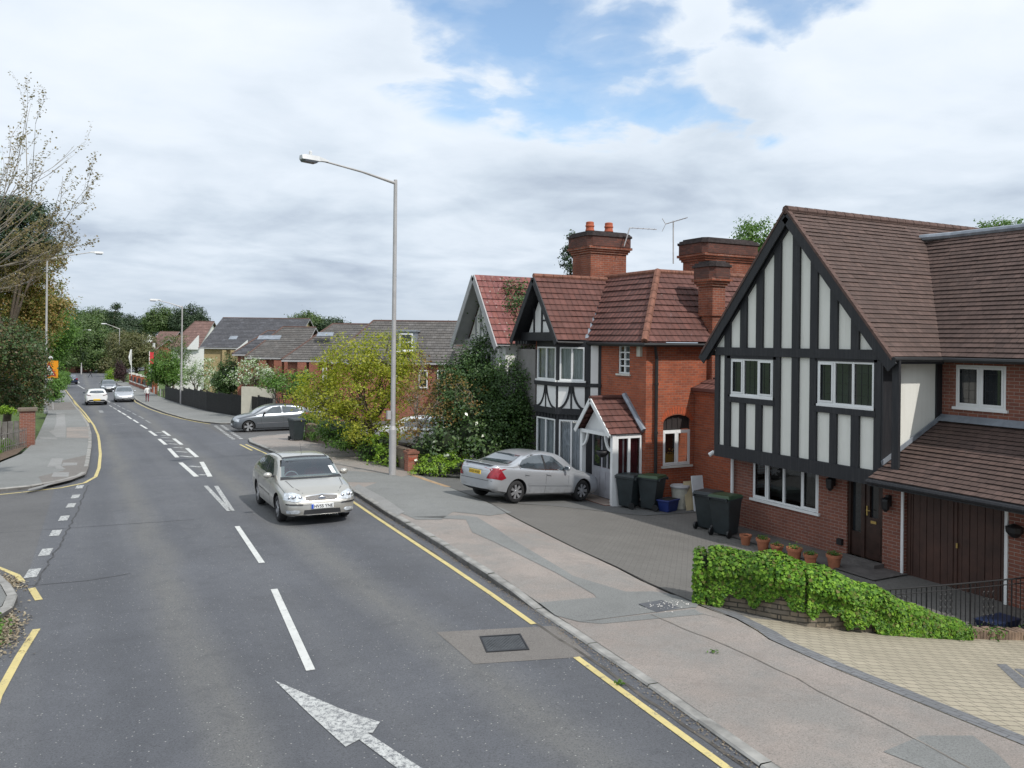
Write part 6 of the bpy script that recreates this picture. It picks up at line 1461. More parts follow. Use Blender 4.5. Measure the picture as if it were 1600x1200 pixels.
# ================================================================ lamp posts
def lamp(label,px,py,ptop,head,D=None,arm_dir=None,r=.085,detail=True):
    b=onG(px,py,.1); D=(b-CP).dot(f0); t=at(px,ptop,D); r_=empty('street_lamp',b,0,label,'lamp post','tall street lamps along the road')
    top=Vector((b.x,b.y,t.z)); m=MB(); m.tube([b,b+Vector((0,0,1.55))],r*1.45,14); m.tube([b+Vector((0,0,1.55)),b+Vector((0,0,1.68))],[r*1.45,r],14); m.tube([b+Vector((0,0,1.68)),top],[r,r*.72],14); m.build('post',M['galv'],r_,smooth=False)
    hx,hy=head; L_=abs(hx-px)*D/F_; s_=-1 if hx<px else 1
    ad=arm_dir or Vector((s_*.94,-.34,0)).normalized(); sc=L_/abs(ad.dot(r0)); 
    
    for _ in range(12):
        e_=top+ad*sc; xx=800+F_*((e_-CP).dot(r0))/((e_-CP).dot(f0)); sc*=(hx-px)/(xx-px) if abs(xx-px)>1 else 1
    end=top+ad*sc
    for _ in range(3): Dd=(end-CP).dot(f0); end.z=at(hx,hy,Dd).z; 
    st=top-Vector((0,0,.12)); a1=st.lerp(end,.76); a1.z=end.z+.02; a0_=st.lerp(a1,.5)+Vector((0,0,.04))
    m=MB(); m.tube([st,a0_,a1,a1+(end-a1)*.25],[r*.62,r*.42,r*.34,r*.34],8); m.build('arm',M['galv'],r_)
    hd=(end-a1)*1.0; hd.z=0; U=hd.normalized(); V=Vector((-U.y,U.x,0)); hL=.95; s0=end-U*hL*1.0
    m=MB(); q=lambda u,v,z:s0+U*u+V*v+Vector((0,0,z))
    prof=[(0,.05,.07,0.02),(.25,.09,.12,0.0),(.36,.15,.13,-.03),(hL-.1,.15,.13,-.04),(hL,.12,.10,-.02)]
    for i in range(len(prof)-1):
        u0,w0,h0,b0=prof[i];u1,w1,h1,b1_=prof[i+1]
        m.hexa([q(u0,-w0,b0),q(u1,-w1,b1_),q(u1,w1,b1_),q(u0,w0,b0),q(u0,-w0*.7,h0),q(u1,-w1*.7,h1),q(u1,w1*.7,h1),q(u0,w0*.7,h0)])
    hdm=m.build('lantern',M['lampgrey'],r_)
    m=MB(); m.hexa([q(.45,-.14,-.1),q(hL-.08,-.14,-.09),q(hL-.08,.14,-.09),q(.45,.14,-.1),q(.42,-.16,-.03),q(hL-.05,-.16,-.03),q(hL-.05,.16,-.03),q(.42,.16,-.03)]); m.build('diffuser',M['lampdark'],hdm)
    if detail:
        m=MB(); m.lathe([(.05,0),(.05,.1),(.03,.13)],10,tuple(q(.62,0,.15))); m.build('photocell',M['lampgrey'],hdm)
        m=MB(); z=b.z+2.05; m.box(b.x-.22,b.y-.07,z-.14,b.x-.09,b.y+.07,z+.14); m.build('control_box',M['galv'],r_)
    return r_
lamp('tall galvanised street lamp nearest the camera, beside the brick pier',613,742,281,(467,247),arm_dir=Vector((-.97,-.25,0)).normalized())
lamp('tall street lamp in front of the black fence, left of the yellow-green tree',283,631,478,(233,469),detail=False,arm_dir=Vector((-1,0,0)))
lamp('street lamp rising among the orange-brown leaves on the left footway',71,646,403,(160,396),detail=False,arm_dir=Vector((1,0,0)))
lamp('far street lamp before the dark conifer, arm pointing left',186,592,513,(158,506),detail=False,arm_dir=Vector((-1,0,0)),r=.1)
lamp('farthest street lamp at the left bend, arm pointing right',127,585,515,(142,516),detail=False,arm_dir=Vector((1,0,0)),r=.1)
lamp('slim far pole between the budding brown trees',210,580,505,(205,503),detail=False,arm_dir=Vector((-1,0,0)),r=.08) if False else None

# ================================================================ left side objects
bp_=empty('brick_pier',(-1.95,44.4,gz(-1.95,44.4)+.1),0,'square red brick gate pier with stone cap under the dark tree on the left','gate pier')
z=gz(-1.95,44.4); m=MB(); m.box(-2.3,44.1,z,-1.68,44.7,z+1.68); m.build('pier',M['brick1'],bp_); m=MB(); m.box(-2.38,44.02,z+1.68,-1.6,44.78,z+1.8); m.build('cap',M['obrick'],bp_)
fd_=empty('board_fence',(-2.7,43,-1.2),0,'weathered grey board fence between the pier and the left edge','fence')
for k in range(14):
    x=-2.32-k*.22; y=44.2-k*.13; z=gz(x,y); m=MB(); m.box(x-.2,y-.02,z,x,y+.02,z+1.25+random.uniform(-.03,.03)); m.build('board',M['fencegrey'] if 'fencegrey' in M else M.setdefault('fencegrey',simple('grey_boards',(.15,.14,.13),.9,var=.4,vs=3)),fd_)
pf=empty('picket_fence',(-2.5,41,-1.2),0,'low dark wire picket fence in the weeds at the left edge','fence')
for k in range(26):
    t=k/25; x=-2.0-1.4*t; y=43.6-5.2*t; z=gz(x,y); m=MB(); m.box(x-.015,y-.04,z,x+.015,y+.04,z+.95); m.build('picket',M['fencegrey'],pf)
m=MB(); m.tube([(-2.0,43.6,gz(-2,43.6)+.85),(-3.4,38.4,gz(-3.4,38.4)+.85)],.02,5); m.tube([(-2.0,43.6,gz(-2,43.6)+.3),(-3.4,38.4,gz(-3.4,38.4)+.3)],.02,5); m.build('rail',M['fencegrey'],pf)
drape([(-14,33.2),(-5.2,32.8),(-3.6,33.8),(-2.75,36.5),(-2.15,40),(-1.95,44),(-14,44)],.112,M['soil'],'verge',grid=1)
Pg=[];Dg=[]
for i in range(5200):
    y=rng.uniform(33.6,44); x=-2.25-(44-y)*.10-abs(rng.normal(0,.9))-.15-max(0,(36.5-y))*.35; h=rng.uniform(.02,.45)*min(1,1.5/(1)) ; Pg.append((x,y,gz(x,y)+.1+h*rng.uniform(.2,1))); Dg.append((rng.normal(0,1),-1,.2))
o=leafmesh('verge_grass',np.array(Pg),np.array(Dg),.17,LM['mid'],None,aspect=.25); o['kind']='stuff'
Pg=np.array([(-2.7-abs(rng.normal(0,.7))-(44-y)*.1,y,gz(-3,y)+.1+rng.uniform(.35,.62)) for y in rng.uniform(34.5,43.5,150)]); o=leafmesh('verge_flowers',Pg,np.tile([0,-.5,1.],(150,1)),.10,simple('white_petals',(.75,.75,.7),.7),None,aspect=.9); o['kind']='stuff'
# litter and weeds in the near left gutter
Pg=[];Dg=[]
for i in range(1300):
    y=rng.normal(13.75,.55); x=-.98+abs(rng.normal(0,.16))-(y>14.4)*.02+ (14.0-y)*.03; Pg.append((x,y,gz(x,y)+.012+rng.uniform(0,.03))); Dg.append((0,0,1))
for i in range(500):
    y=rng.normal(16.9,.35); x=-.93+rng.normal(0,.09)-(y-16.6)*.3; Pg.append((x,y,gz(x,y)+.012)); Dg.append((0,0,1))
o=leafmesh('leaf_litter',np.array(Pg),np.array(Dg),.05,leafmat('litter',[(.20,.15,.09),(.35,.31,.22),(.12,.08,.05)],trans=0),None,jit=.35); o['kind']='stuff'
Pg=[]
for i in range(900):
    y=rng.normal(13.6,.4); x=-1.05+rng.normal(0,.10); Pg.append((x,y,gz(x,y)+.03+abs(rng.normal(0,.04))))
o=leafmesh('gutter_weeds',np.array(Pg),np.tile([0,0,1.],(900,1)),.055,LM['mid'],None); o['kind']='stuff'
Pg=np.array([(x,y,gz(x,y)+.125) for x,y in [(8.0+rng.normal(0,.5)*.35,10.15+rng.normal(0,.12)) for _ in range(70)]]); o=leafmesh('petal_litter',Pg,np.tile([0,0,1.],(70,1)),.028,simple('pale_petals',(.65,.62,.58),.8),None,jit=.2); o['kind']='stuff'
for (px,py) in ((970,1071),(1113,1021)):
    p=onG(px,py,.0 if px<1000 else .1); Pg=np.array([tuple(p+Vector((rng.normal(0,.035),rng.normal(0,.03),.02+abs(rng.normal(0,.012))))) for _ in range(16)]); o=leafmesh('fallen_sprig',Pg,np.tile([0,0,1.],(16,1)),.05,LM['mid'],None); tag(o,'tiny green leafy sprig lying on the yellow line' if px<1000 else 'tiny green leafy sprig lying on the pink footway','leaf sprig')
# text helper
def text(body,size,fr,u,z,nn,mat_,name,root,align='LEFT',sx=1,bold=.0):
    cu=bpy.data.curves.new(name,'FONT'); cu.body=body; cu.size=size; cu.align_x=align; cu.offset=bold; ob=bpy.data.objects.new(name,cu); COL.objects.link(ob)
    bpy.context.view_layer.update(); me=bpy.data.meshes.new_from_object(ob.evaluated_get(bpy.context.evaluated_depsgraph_get())); bpy.data.objects.remove(ob)
    off=Vector((0,0,0)); pr_=root
    while pr_ is not None: off=off+Vector(pr_.location); pr_=pr_.parent
    for v in me.vertices: p=fr(u+v.co.x*sx,z+v.co.y,nn); v.co=Vector(p)-off
    me.materials.clear(); me.materials.append(M[mat_] if isinstance(mat_,str) else mat_); me.name=name; o=bpy.data.objects.new(name,me); COL.objects.link(o); o.parent=root; return o
# warning sign
sg=onG(83,640,.1); sD=(sg-CP).dot(f0); 
ws=empty('warning_sign',sg,0,'orange backed triangular warning sign with a small white lamp on top, left footway','road sign')
c=at(77.5,577,sD); wS=sD/F_
f=lambda u,z,nn=0: Vector((c.x+r0.x*u-f0.x*nn,c.y+r0.y*u-f0.y*nn,c.z+z))
m=MB(); m.tube([sg,Vector((c.x,c.y,c.z+.75))],.045,8); m.build('pole',M['galv'],ws)
m=MB(); m.fbox(f,-.72,.72,-.70,.70,.05,.08); bk=m.build('backing_board',simple('fluorescent_orange',(.80,.30,.01),.6,var=.03),ws)
m=MB(); m.prism([(-.62,-.55),(.62,-.55),(0,.55)],.081,.09,f); m.build('red_triangle',simple('sign_red',(.45,.02,.02),.5,var=.03),bk)
m=MB(); m.prism([(-.42,-.44),(.42,-.44),(0,.31)],.091,.097,f); m.build('white_triangle',M['wpaint'],bk)
m=MB(); m.fbox(f,-.045,.045,-.38,.05,.098,.102); m.fbox(f,-.16,.16,-.2,-.12,.098,.102); m.build('symbol',M['iron'],bk)
m=MB(); m.fbox(f,-.4,.3,-.98,-.74,.05,.07); m.build('supplementary_plate',M['opaint'],ws)
m=MB(); m.lathe([(.02,0),(.2,.05),(.24,.14),(.18,.26),(.04,.32)],12,(c.x,c.y,c.z+.76)); m.build('lamp_dome',M['lampgrey'],ws)
# street name sign
sD=50; c=at(496,643,sD); sn=empty('street_name_sign',(c.x,c.y,gz(c.x,c.y)),0,'low black street name plate with white letters behind the round bush','street sign')
f=lambda u,z,nn=0: Vector((c.x+r0.x*u-f0.x*nn,c.y+r0.y*u-f0.y*nn,c.z+z)); hw_=12*sD/F_
m=MB(); m.fbox(f,-hw_,hw_,-.12,.12,0,.04); pl_=m.build('name_plate',simple('sign_black',(.01,.01,.013),.4),sn)
text('OLLARDS GROVE',.115,f,0,-.04,.045,'wpaint','lettering',sn,'CENTER',1.0,.002)
for s_ in (-1,1): m=MB(); m.fbox(f,s_*hw_*.75-.03,s_*hw_*.75+.03,-1.1,-.1,-.05,0); m.build('post',M['iron'],sn)

# ================================================================ bins, pots and clutter
def bin_(name,label,loc,rz,lid,s=1.0,group=None,tilt=0):
    r_=empty(name,loc,rz,label,'wheelie bin',group); w0,w1,d0,d1,h=.22*s,.285*s,.24*s,.33*s,.95*s
    m=MB(); m.hexa([(-w0,-d0,.05),(w0,-d0,.05),(w0,d0*.8,.05),(-w0,d0*.8,.05),(-w1,-d1,h),(w1,-d1,h),(w1,d1,h),(-w1,d1,h)]); m.box(-w1-.015,-d1-.015,h-.06,w1+.015,d1+.015,h); m.build('body',M['bind'],r_,local=True,bevel=.018)
    m=MB(); m.hexa([(-w1-.03,-d1-.04,h+.002),(w1+.03,-d1-.04,h+.002),(w1+.03,d1+.03,h+.002),(-w1-.03,d1+.03,h+.002),(-w1+.02,-d1+.02,h+.07),(w1-.02,-d1+.02,h+.07),(w1-.01,d1,h+.09),(-w1+.01,d1,h+.09)]); m.build('lid',M[lid],r_,local=True,bevel=.015)
    m=MB(); m.tube([(-w1+.03,d1+.07,h+.02),(w1-.03,d1+.07,h+.02)],.018,8); m.box(-w1+.02,d1,h-.05,-w1+.06,d1+.08,h+.03); m.box(w1-.06,d1,h-.05,w1-.02,d1+.08,h+.03); m.build('handle',M['bind'],r_,local=True)
    for s_ in (-1,1):
        m=MB(); x=s_*(w0+.03); m.tube([(x-.025,d0*.8+.06,.1),(x+.025,d0*.8+.06,.1)],.1*s,14); m.build('wheel',M['black'],r_,local=True)
    return r_
def G(px,py): return onG(px,py,.1)
b_=bin_('wheelie_bin','dark wheelie bin with black lid against the white porch, left of the green-lidded one',G(985,794)+Vector((.05,.12,0)),R(200),'bind',.98,'wheelie bins against the porch')
m=MB(); m.box(-.02,.0,0,.02,.0,0) if False else None
b_=bin_('wheelie_bin','dark wheelie bin with green lid, right of the black-lidded one by the porch',G(1020,797)+Vector((.05,.12,0)),R(204),'bing',1.0,'wheelie bins against the porch')
bin_('wheelie_bin','dark wheelie bin seen side on at the corner of the big gabled house, dark lid',G(1107,826),R(112),'bind',1.0,'wheelie bins by the gabled house')
bin_('wheelie_bin','dark wheelie bin with green lid in front of its twin at the gabled house corner',G(1133,836),R(108),'bing',1.04,'wheelie bins by the gabled house')
p=G(463,688); bin_('wheelie_bin','lone black wheelie bin on the footway in front of the grey hatchback',p,R(10),'bind',1.05)
p=G(1044,798); r_=empty('recycling_box',p,R(20),'blue plastic recycling box on the ground right of the green-lidded bin','recycling box')
m=MB(); m.hexa([(-.24,-.16,0),(.24,-.16,0),(.24,.16,0),(-.24,.16,0),(-.3,-.2,.34),(.3,-.2,.34),(.3,.2,.34),(-.3,.2,.34)]); m.box(-.32,-.22,.3,.32,.22,.35); m.build('box',M['bluebox'],r_,local=True,bevel=.015)
m=MB(); m.box(-.27,-.17,.352,.27,.17,.356); m.build('contents',M['dark'],r_,local=True)
p=G(1062,794); r_=empty('plastic_tub',p,0,'beige plastic dustbin with clip-on lid between the blue box and the boards','dustbin')
m=MB(); m.lathe([(.20,0),(.26,.62),(.28,.64)],18,(0,0,0)); m.build('tub',M['beige'],r_,local=True,smooth=False); m=MB(); m.lathe([(.285,.62),(.3,.66),(.27,.7),(.1,.73)],18); m.build('lid',M['gtimber'],r_,local=True)
def board(label,px,py,w_,h_,mt,lean=.22):
    q=G(px,py); x,y=q.x,q.y; z=gz(x,y)+.1; r_=empty('loose_board',(x,y,z),0,label,'board'); m=MB(); a=[(-w_/2,0,0),(w_/2,0,0),(w_/2,.03,0),(-w_/2,.03,0)]; m.hexa(a+[(p[0]+.05,p[1]+lean,h_) for p in a]); m.build('board',M[mt],r_,local=True)
board('tan board leaning against the brick wall, behind the white one',1082,797,.42,.82,'board'); board('pale grey board leaning against the brick wall beside the tan one',1094,798,.42,1.0,'wboard')
def pot(label,px,py,rad,h,plant,group='terracotta pots along the house wall'):
    p=G(px,py); p.x-=.0; r_=empty('plant_pot',p,0,label,'plant pot',group)
    m=MB(); m.lathe([(rad*.66,0),(rad*.9,h*.78),(rad*1.02,h*.79),(rad*1.04,h),(rad*.9,h),(rad*.86,h*.9)],20,(0,0,0)); m.build('pot',M['terra'],r_,local=True,smooth=False)
    m=MB(); m.lathe([(rad*.87,h*.86),(rad*.5,h*.9)],14); m.build('soil',M['soil'],r_,local=True)
    if plant:
        n_=plant; e=rng.normal(0,.38,(n_,3))*[rad,rad,rad*.45]+np.array([p.x,p.y,p.z+h+.02]); leafmesh('plant',e,np.tile([0,0,1.],(n_,1)),.045,LM['mid'],r_)
pot('empty terracotta pot nearest the bins, first of the row',1165,851,.145,.25,0)
pot('terracotta pot with low leaves, second from the bins',1192,860,.165,.29,110)
pot('small terracotta pot with a few leaves, third from the bins',1214,867,.15,.24,70)
pot('largest terracotta pot in the row, fourth from the bins',1241,878,.175,.33,90)
pot('terracotta pot with bushy green plant, nearest the camera in the row',1266,884,.155,.27,140)
pot('terracotta pot with green plant standing apart, beside the front door step',1303,887,.17,.30,150)
# ================================================================ cars
def carpaint(name,col,metal=.55,rough=.28):
    m,k,b=newmat(name); g=k.new('ShaderNodeNewGeometry')
    c=k.mix(g.outputs['Backfacing'],col,(.012,.012,.014))
    tcn=k.new('ShaderNodeTexCoord').outputs['Object']
    s=k.new('ShaderNodeSeparateXYZ'); k.l.new(tcn,s.inputs[0])
    dirt=k.math('MULTIPLY',k.ramp(s.outputs[2],[(.15,1),(.55,0)]),k.ramp(k.noise(tcn,5,4,.6),[(.35,0),(.7,.5)]))
    c=k.mix(dirt,c,(.10,.09,.08)); k.l.new(c,b.inputs['Base Color'])
    b.inputs['Metallic'].default_value=metal; k.l.new(k.math('ADD',k.math('MULTIPLY',dirt,.4),rough),b.inputs['Roughness'])
    b.inputs['Coat Weight'].default_value=.6; b.inputs['Coat Roughness'].default_value=.04
    return m
M['cglass']=simple('car_glass',(.05,.065,.078),.04,var=.45,vs=2.5,coat=1,spec=1.0,local=True)  # base lifted to blue-grey to carry part of the sky reflection
M['cseam']=simple('panel_gap',(.02,.02,.022),.6)
M['chrome']=simple('chrome',(.75,.76,.78),.15,1.0,var=.05)
M['tyre']=simple('tyre',(.02,.02,.021),.85,var=.3,vs=12,local=True)
M['rim']=simple('alloy',(.52,.53,.55),.3,.75,var=.08,local=True)
M['hlamp']=simple('headlamp_glass',(.62,.66,.70),.08,.35,var=.35,vs=14,spec=.9,local=True)
M['rlamp']=simple('tail_lamp_red',(.24,.012,.022),.15,var=.3,vs=9,spec=.8,local=True)
M['grille']=simple('grille_mesh',(.05,.05,.052),.4,.5,var=.5,vs=30,local=True)
M['pwhite']=simple('plate_white',(.75,.76,.76),.4,var=.03)
M['pyel']=simple('plate_yellow',(.75,.50,.05),.4,var=.04)
M['pblue']=simple('plate_blue',(.02,.08,.45),.4)
M['btrim']=simple('black_trim',(.022,.022,.024),.5,var=.2)
class Car:
    def __init__(s,name,label,loc,vec,P,paint,group=None):
        """P: dict of keyed curves; x forward, y left, z up. vec = heading (3D)"""
        s.P=P; vec=Vector(vec).normalized(); left=Vector((0,0,1)).cross(vec).normalized(); up=vec.cross(left)
        s.root=bpy.data.objects.new(name,None); COL.objects.link(s.root); s.root.location=loc
        s.root.rotation_euler=Matrix((vec,left,up)).transposed().to_euler(); tag(s.root,label,'car',group)
        s.paint=paint; s.build()
    def c(s,key,x):
        k=s.P[key]; xs_=[a for a,b in k]; ys_=[b for a,b in k]
        # monotone-ish smooth interpolation
        i=min(max(np.searchsorted(xs_,x)-1,0),len(xs_)-2); x0,x1=xs_[i],xs_[i+1]; t=min(1,max(0,(x-x0)/(x1-x0)))
        m=lambda j:0 if j<=0 or j>=len(xs_)-1 else (ys_[j+1]-ys_[j-1])/(xs_[j+1]-xs_[j-1])
        h=x1-x0; t2=t*t;t3=t2*t
        if s.P.get('lin'): return ys_[i]+(ys_[i+1]-ys_[i])*t
        return (2*t3-3*t2+1)*ys_[i]+(t3-2*t2+t)*h*m(i)*.8+(-2*t3+3*t2)*ys_[i+1]+(t3-t2)*h*m(i+1)*.8
    def section(s,x):
        w=s.c('w',x); zb=s.c('zb',x); zt=s.c('zt',x); zs=min(s.c('zs',x),zt-.035); k=s.P.get('k',.40)
        wr=max(.3*w,.93*w-k*max(0,zt-zs-.03)); hgt=zs-zb
        p=[(0,zb),(.55*w,zb),(.86*w,zb+.012),(.955*w,zb+.07),(.985*w,zb+.3*hgt),(1.0*w,zb+.52*hgt),(.995*w,zb+.70*hgt),(.975*w,zb+.87*hgt),(.95*w,zs-.01),(.925*w,zs+.012)]
        a=(.925*w,zs+.012); b=(wr,zt-.035)
        for t in (.3,.6,.85): p.append((a[0]+(b[0]-a[0])*t+.012*math.sin(t*math.pi),a[1]+(b[1]-a[1])*t))
        p+=[b,(wr*.95,zt-.010),(wr*.8,zt+.004),(wr*.45,zt+.014),(0,zt+.018)]
        return p
    def build(s):
        P=s.P; x0,x1=P['w'][0][0],P['w'][-1][0]; nx=90
        xs_=[x0+(x1-x0)*(i/nx) for i in range(nx+1)]
        bm=bmesh.new(); rings=[]
        for x in xs_:
            half=s.section(x); ring=[bm.verts.new((x,y,z)) for y,z in half]+[bm.verts.new((x,-y,z)) for y,z in half[-2:0:-1]]; rings.append(ring)
        n_=len(rings[0])
        for i in range(len(rings)-1):
            for j in range(n_): bm.faces.new((rings[i][j],rings[i][(j+1)%n_],rings[i+1][(j+1)%n_],rings[i+1][j]))
        bm.faces.new(rings[0][::-1]) ; bm.faces.new(rings[-1])
        bmesh.ops.recalc_face_normals(bm,faces=bm.faces[:])
        me=bpy.data.meshes.new('body'); bm.to_mesh(me); s.bvh=BVHTree.FromBMesh(bm); bm.free()
        me.materials.append(s.paint); me.materials.append(M['btrim'])
        body=bpy.data.objects.new('body',me); COL.objects.link(body)
        # wheel arches
        R_=P['wr']; cut=MB()
        for xa in P['axles']:
            for sy in (-1,1): cut.tube([(xa,sy*(P['W']/2-.27),R_+.005),(xa,sy*(P['W']/2+.25),R_+.005)],R_+.055,36)
        co=cut.build('cutter',M['btrim']); 
        md=body.modifiers.new('b','BOOLEAN'); md.operation='DIFFERENCE'; md.object=co; md.solver='EXACT'
        bpy.context.view_layer.update(); dg=bpy.context.evaluated_depsgraph_get(); m2=bpy.data.meshes.new_from_object(body.evaluated_get(dg)); body.modifiers.clear(); body.data=m2; m2.name='body'
        bpy.data.objects.remove(co)
        bm=bmesh.new(); bm.from_mesh(m2)
        if P.get('hollow'):
            kill=[]
            for f in bm.faces:
                c=f.calc_center_median()
                for (xa,xb,za,zb_,yl) in P['hollow']:
                    if xa<c.x<xb and za<c.z<zb_ and (abs(c.y)<yl if yl>0 else abs(c.y)>-yl): kill.append(f); break
            bmesh.ops.delete(bm,geom=kill,context='FACES')
        for f in bm.faces:
            f.smooth=True
            c=f.calc_center_median()
            if f.calc_area()>.3 and abs(f.normal.x)>.9: f.smooth=False
        bm.to_mesh(m2); bm.free()
        try: m2.set_sharp_from_angle(angle=R(38))
        except Exception: pass
        body.parent=s.root; s.body=body
        for xa in P['axles']:
            for sy in (-1,1): s.wheel(xa,sy)
    def wheel(s,xa,sy):
        P=s.P; R_=P['wr']; w_=.20; yc=sy*(P['W']/2-.045-w_/2); wh=bpy.data.objects.new('wheel',None); COL.objects.link(wh); wh.parent=s.root; wh.location=(xa,yc,R_); wh.empty_display_size=.2
        def ax(prof,seg=36,m=0,mb=None):
            mb=mb or MB(); b0=len(mb.v)
            for r,y in prof:
                for k in range(seg): an=2*math.pi*k/seg; mb.v.append((r*math.cos(an),y*sy,r*math.sin(an)))
            for i in range(len(prof)-1):
                for k in range(seg):
                    a=b0+i*seg; b=a+seg; mb.f.append((a+k,a+(k+1)%seg,b+(k+1)%seg,b+k)); mb.m.append(m); mb.uv.append(None)
            return mb
        rr=R_*P.get('rimr',.66)
        t=ax([(rr,-w_/2),(R_-.02,-w_/2),(R_,-w_/2+.03),(R_,w_/2-.03),(R_-.02,w_/2),(rr,w_/2-.004)]); t.build('tyre',M['tyre'],wh,local=True,smooth=True)
        t=ax([(rr*.2,w_/2-.09),(rr-.02,w_/2-.12),(rr-.012,w_/2-.02),(rr+.006,w_/2+.001)],m=1)
        ns=P.get('spokes',7)
        for k in range(ns):
            an=2*math.pi*k/ns; ca,sa=math.cos(an),math.sin(an); hw0,hw1=P.get('spw',(.03,.045))
            def q(r,h,y): return (r*ca-h*sa,y*sy,r*sa+h*ca)
            t.hexa([q(rr*.1,-hw0,w_/2-.045),q(rr-.01,-hw1,w_/2-.03),q(rr-.01,hw1,w_/2-.03),q(rr*.1,hw0,w_/2-.045),q(rr*.1,-hw0,w_/2-.015),q(rr-.01,-hw1,w_/2-.005),q(rr-.01,hw1,w_/2-.005),q(rr*.1,hw0,w_/2-.015)])
        t=ax([(.0,w_/2-.005),(rr*.2,w_/2-.008),(rr*.24,w_/2-.04)],m=0,mb=t)
        t.build('rim',[M['rim'],M['btrim']],wh,local=True)
    def patch(s,poly,axis,name,mat_,off=.004,grid=.10,parent=None,thick=0,dirsign=1):
        """poly in 2D projected on the body: 'L','R' (x,z); 'T' (x,y); 'F','B' (y,z)"""
        bm=bmesh.new(); vs=[bm.verts.new((p[0],p[1],0)) for p in poly]; bm.faces.new(vs)
        bmesh.ops.triangulate(bm,faces=bm.faces[:])
        xs_=[p[0] for p in poly]; ys_=[p[1] for p in poly]
        for ax_,(lo,hi) in ((0,(min(xs_),max(xs_))),(1,(min(ys_),max(ys_)))):
            n_=max(1,int((hi-lo)/grid))
            for i in range(1,n_):
                c=lo+(hi-lo)*i/n_; no=(1,0,0) if ax_==0 else (0,1,0); bmesh.ops.bisect_plane(bm,geom=bm.verts[:]+bm.edges[:]+bm.faces[:],plane_co=(c,0,0) if ax_==0 else (0,c,0),plane_no=no)
        ok=True
        for v in bm.verts:
            a,b=v.co.x,v.co.y
            if axis in 'LR': sg=1 if axis=='L' else -1; o=Vector((a,sg*3,b)); d=Vector((0,-sg,0))
            elif axis=='T': o=Vector((a,b,4)); d=Vector((0,0,-1))
            else: sg=1 if axis=='F' else -1; o=Vector((sg*4,a,b)); d=Vector((-sg,0,0))
            h=s.bvh.ray_cast(o,d)
            if h[0] is None: 
                h=s.bvh.find_nearest(o+d*2); 
            nn=h[1]; nn=nn if nn.dot(d)<0 else -nn
            v.co=h[0]+nn*off
        bmesh.ops.recalc_face_normals(bm,faces=bm.faces[:])
        # orient outwards
        cen=sum((v.co for v in bm.verts),Vector())/len(bm.verts); out={'L':Vector((0,1,0)),'R':Vector((0,-1,0)),'T':Vector((0,0,1)),'F':Vector((1,0,0)),'B':Vector((-1,0,0))}[axis]
        sm=sum((f.normal*f.calc_area() for f in bm.faces),Vector())
        if sm.dot(out)<0:
            for f in bm.faces: f.normal_flip()
        for f in bm.faces: f.smooth=True
        me=bpy.data.meshes.new(name); bm.to_mesh(me); bm.free(); me.materials.append(M[mat_] if isinstance(mat_,str) else mat_)
        o=bpy.data.objects.new(name,me); COL.objects.link(o); o.parent=parent or s.root; return o
    def line(s,pts,axis,name,w_=.008,mat_='cseam',off=.0035):
        for a,b in zip(pts,pts[1:]):
            a=Vector(a);b=Vector(b); d=(b-a).normalized(); q=Vector((-d.y,d.x))*w_/2; s.patch([a-q,b-q,b+q,a+q],axis,name,mat_,off,.12,parent=s.body)
    def both(s,poly,name,mat_,**k):
        for a in 'LR': s.patch(poly,a,name,mat_,**k)
    def plate(s,txt,axis,y,z,w_=.52,h_=.11,mat_='pwhite',off=.03,blue=False,size=.098):
        sg=1 if axis=='F' else -1
        h=s.bvh.ray_cast(Vector((sg*4,y,z)),Vector((-sg,0,0))); x=h[0].x+sg*off
        m=MB(); m.box(min(x-sg*off,x),y-w_/2,z-h_/2,max(x-sg*off,x),y+w_/2,z+h_/2); pl=m.build('number_plate',M[mat_],s.root,local=True)
        if blue: m=MB(); yy=y-sg*0-(w_/2)*(1 if sg>0 else -1)*1; 
        if blue:
            y0=y-sg*w_/2*1.0; m.box(min(x,x+sg*.002),min(y0,y0+sg*.05),z-h_/2,max(x,x+sg*.002),max(y0,y0+sg*.05),z+h_/2); m.build('plate_band',M['pblue'],pl,local=True)
        if txt:
            f=lambda u,zz,nn=0:Vector((x+sg*(.006+nn),y+sg*u,z+zz))
            cu=bpy.data.curves.new('t','FONT'); cu.body=txt; cu.size=size; cu.align_x='CENTER'; cu.offset=.0008; ob=bpy.data.objects.new('t',cu); COL.objects.link(ob); bpy.context.view_layer.update()
            me=bpy.data.meshes.new_from_object(ob.evaluated_get(bpy.context.evaluated_depsgraph_get())); bpy.data.objects.remove(ob)
            for v in me.vertices: v.co=f(v.co.x*1.0+(.02 if blue else 0),v.co.y-size*.36,0)
            me.materials.clear(); me.materials.append(M['iron']); o=bpy.data.objects.new('plate_letters',me); COL.objects.link(o); o.parent=pl
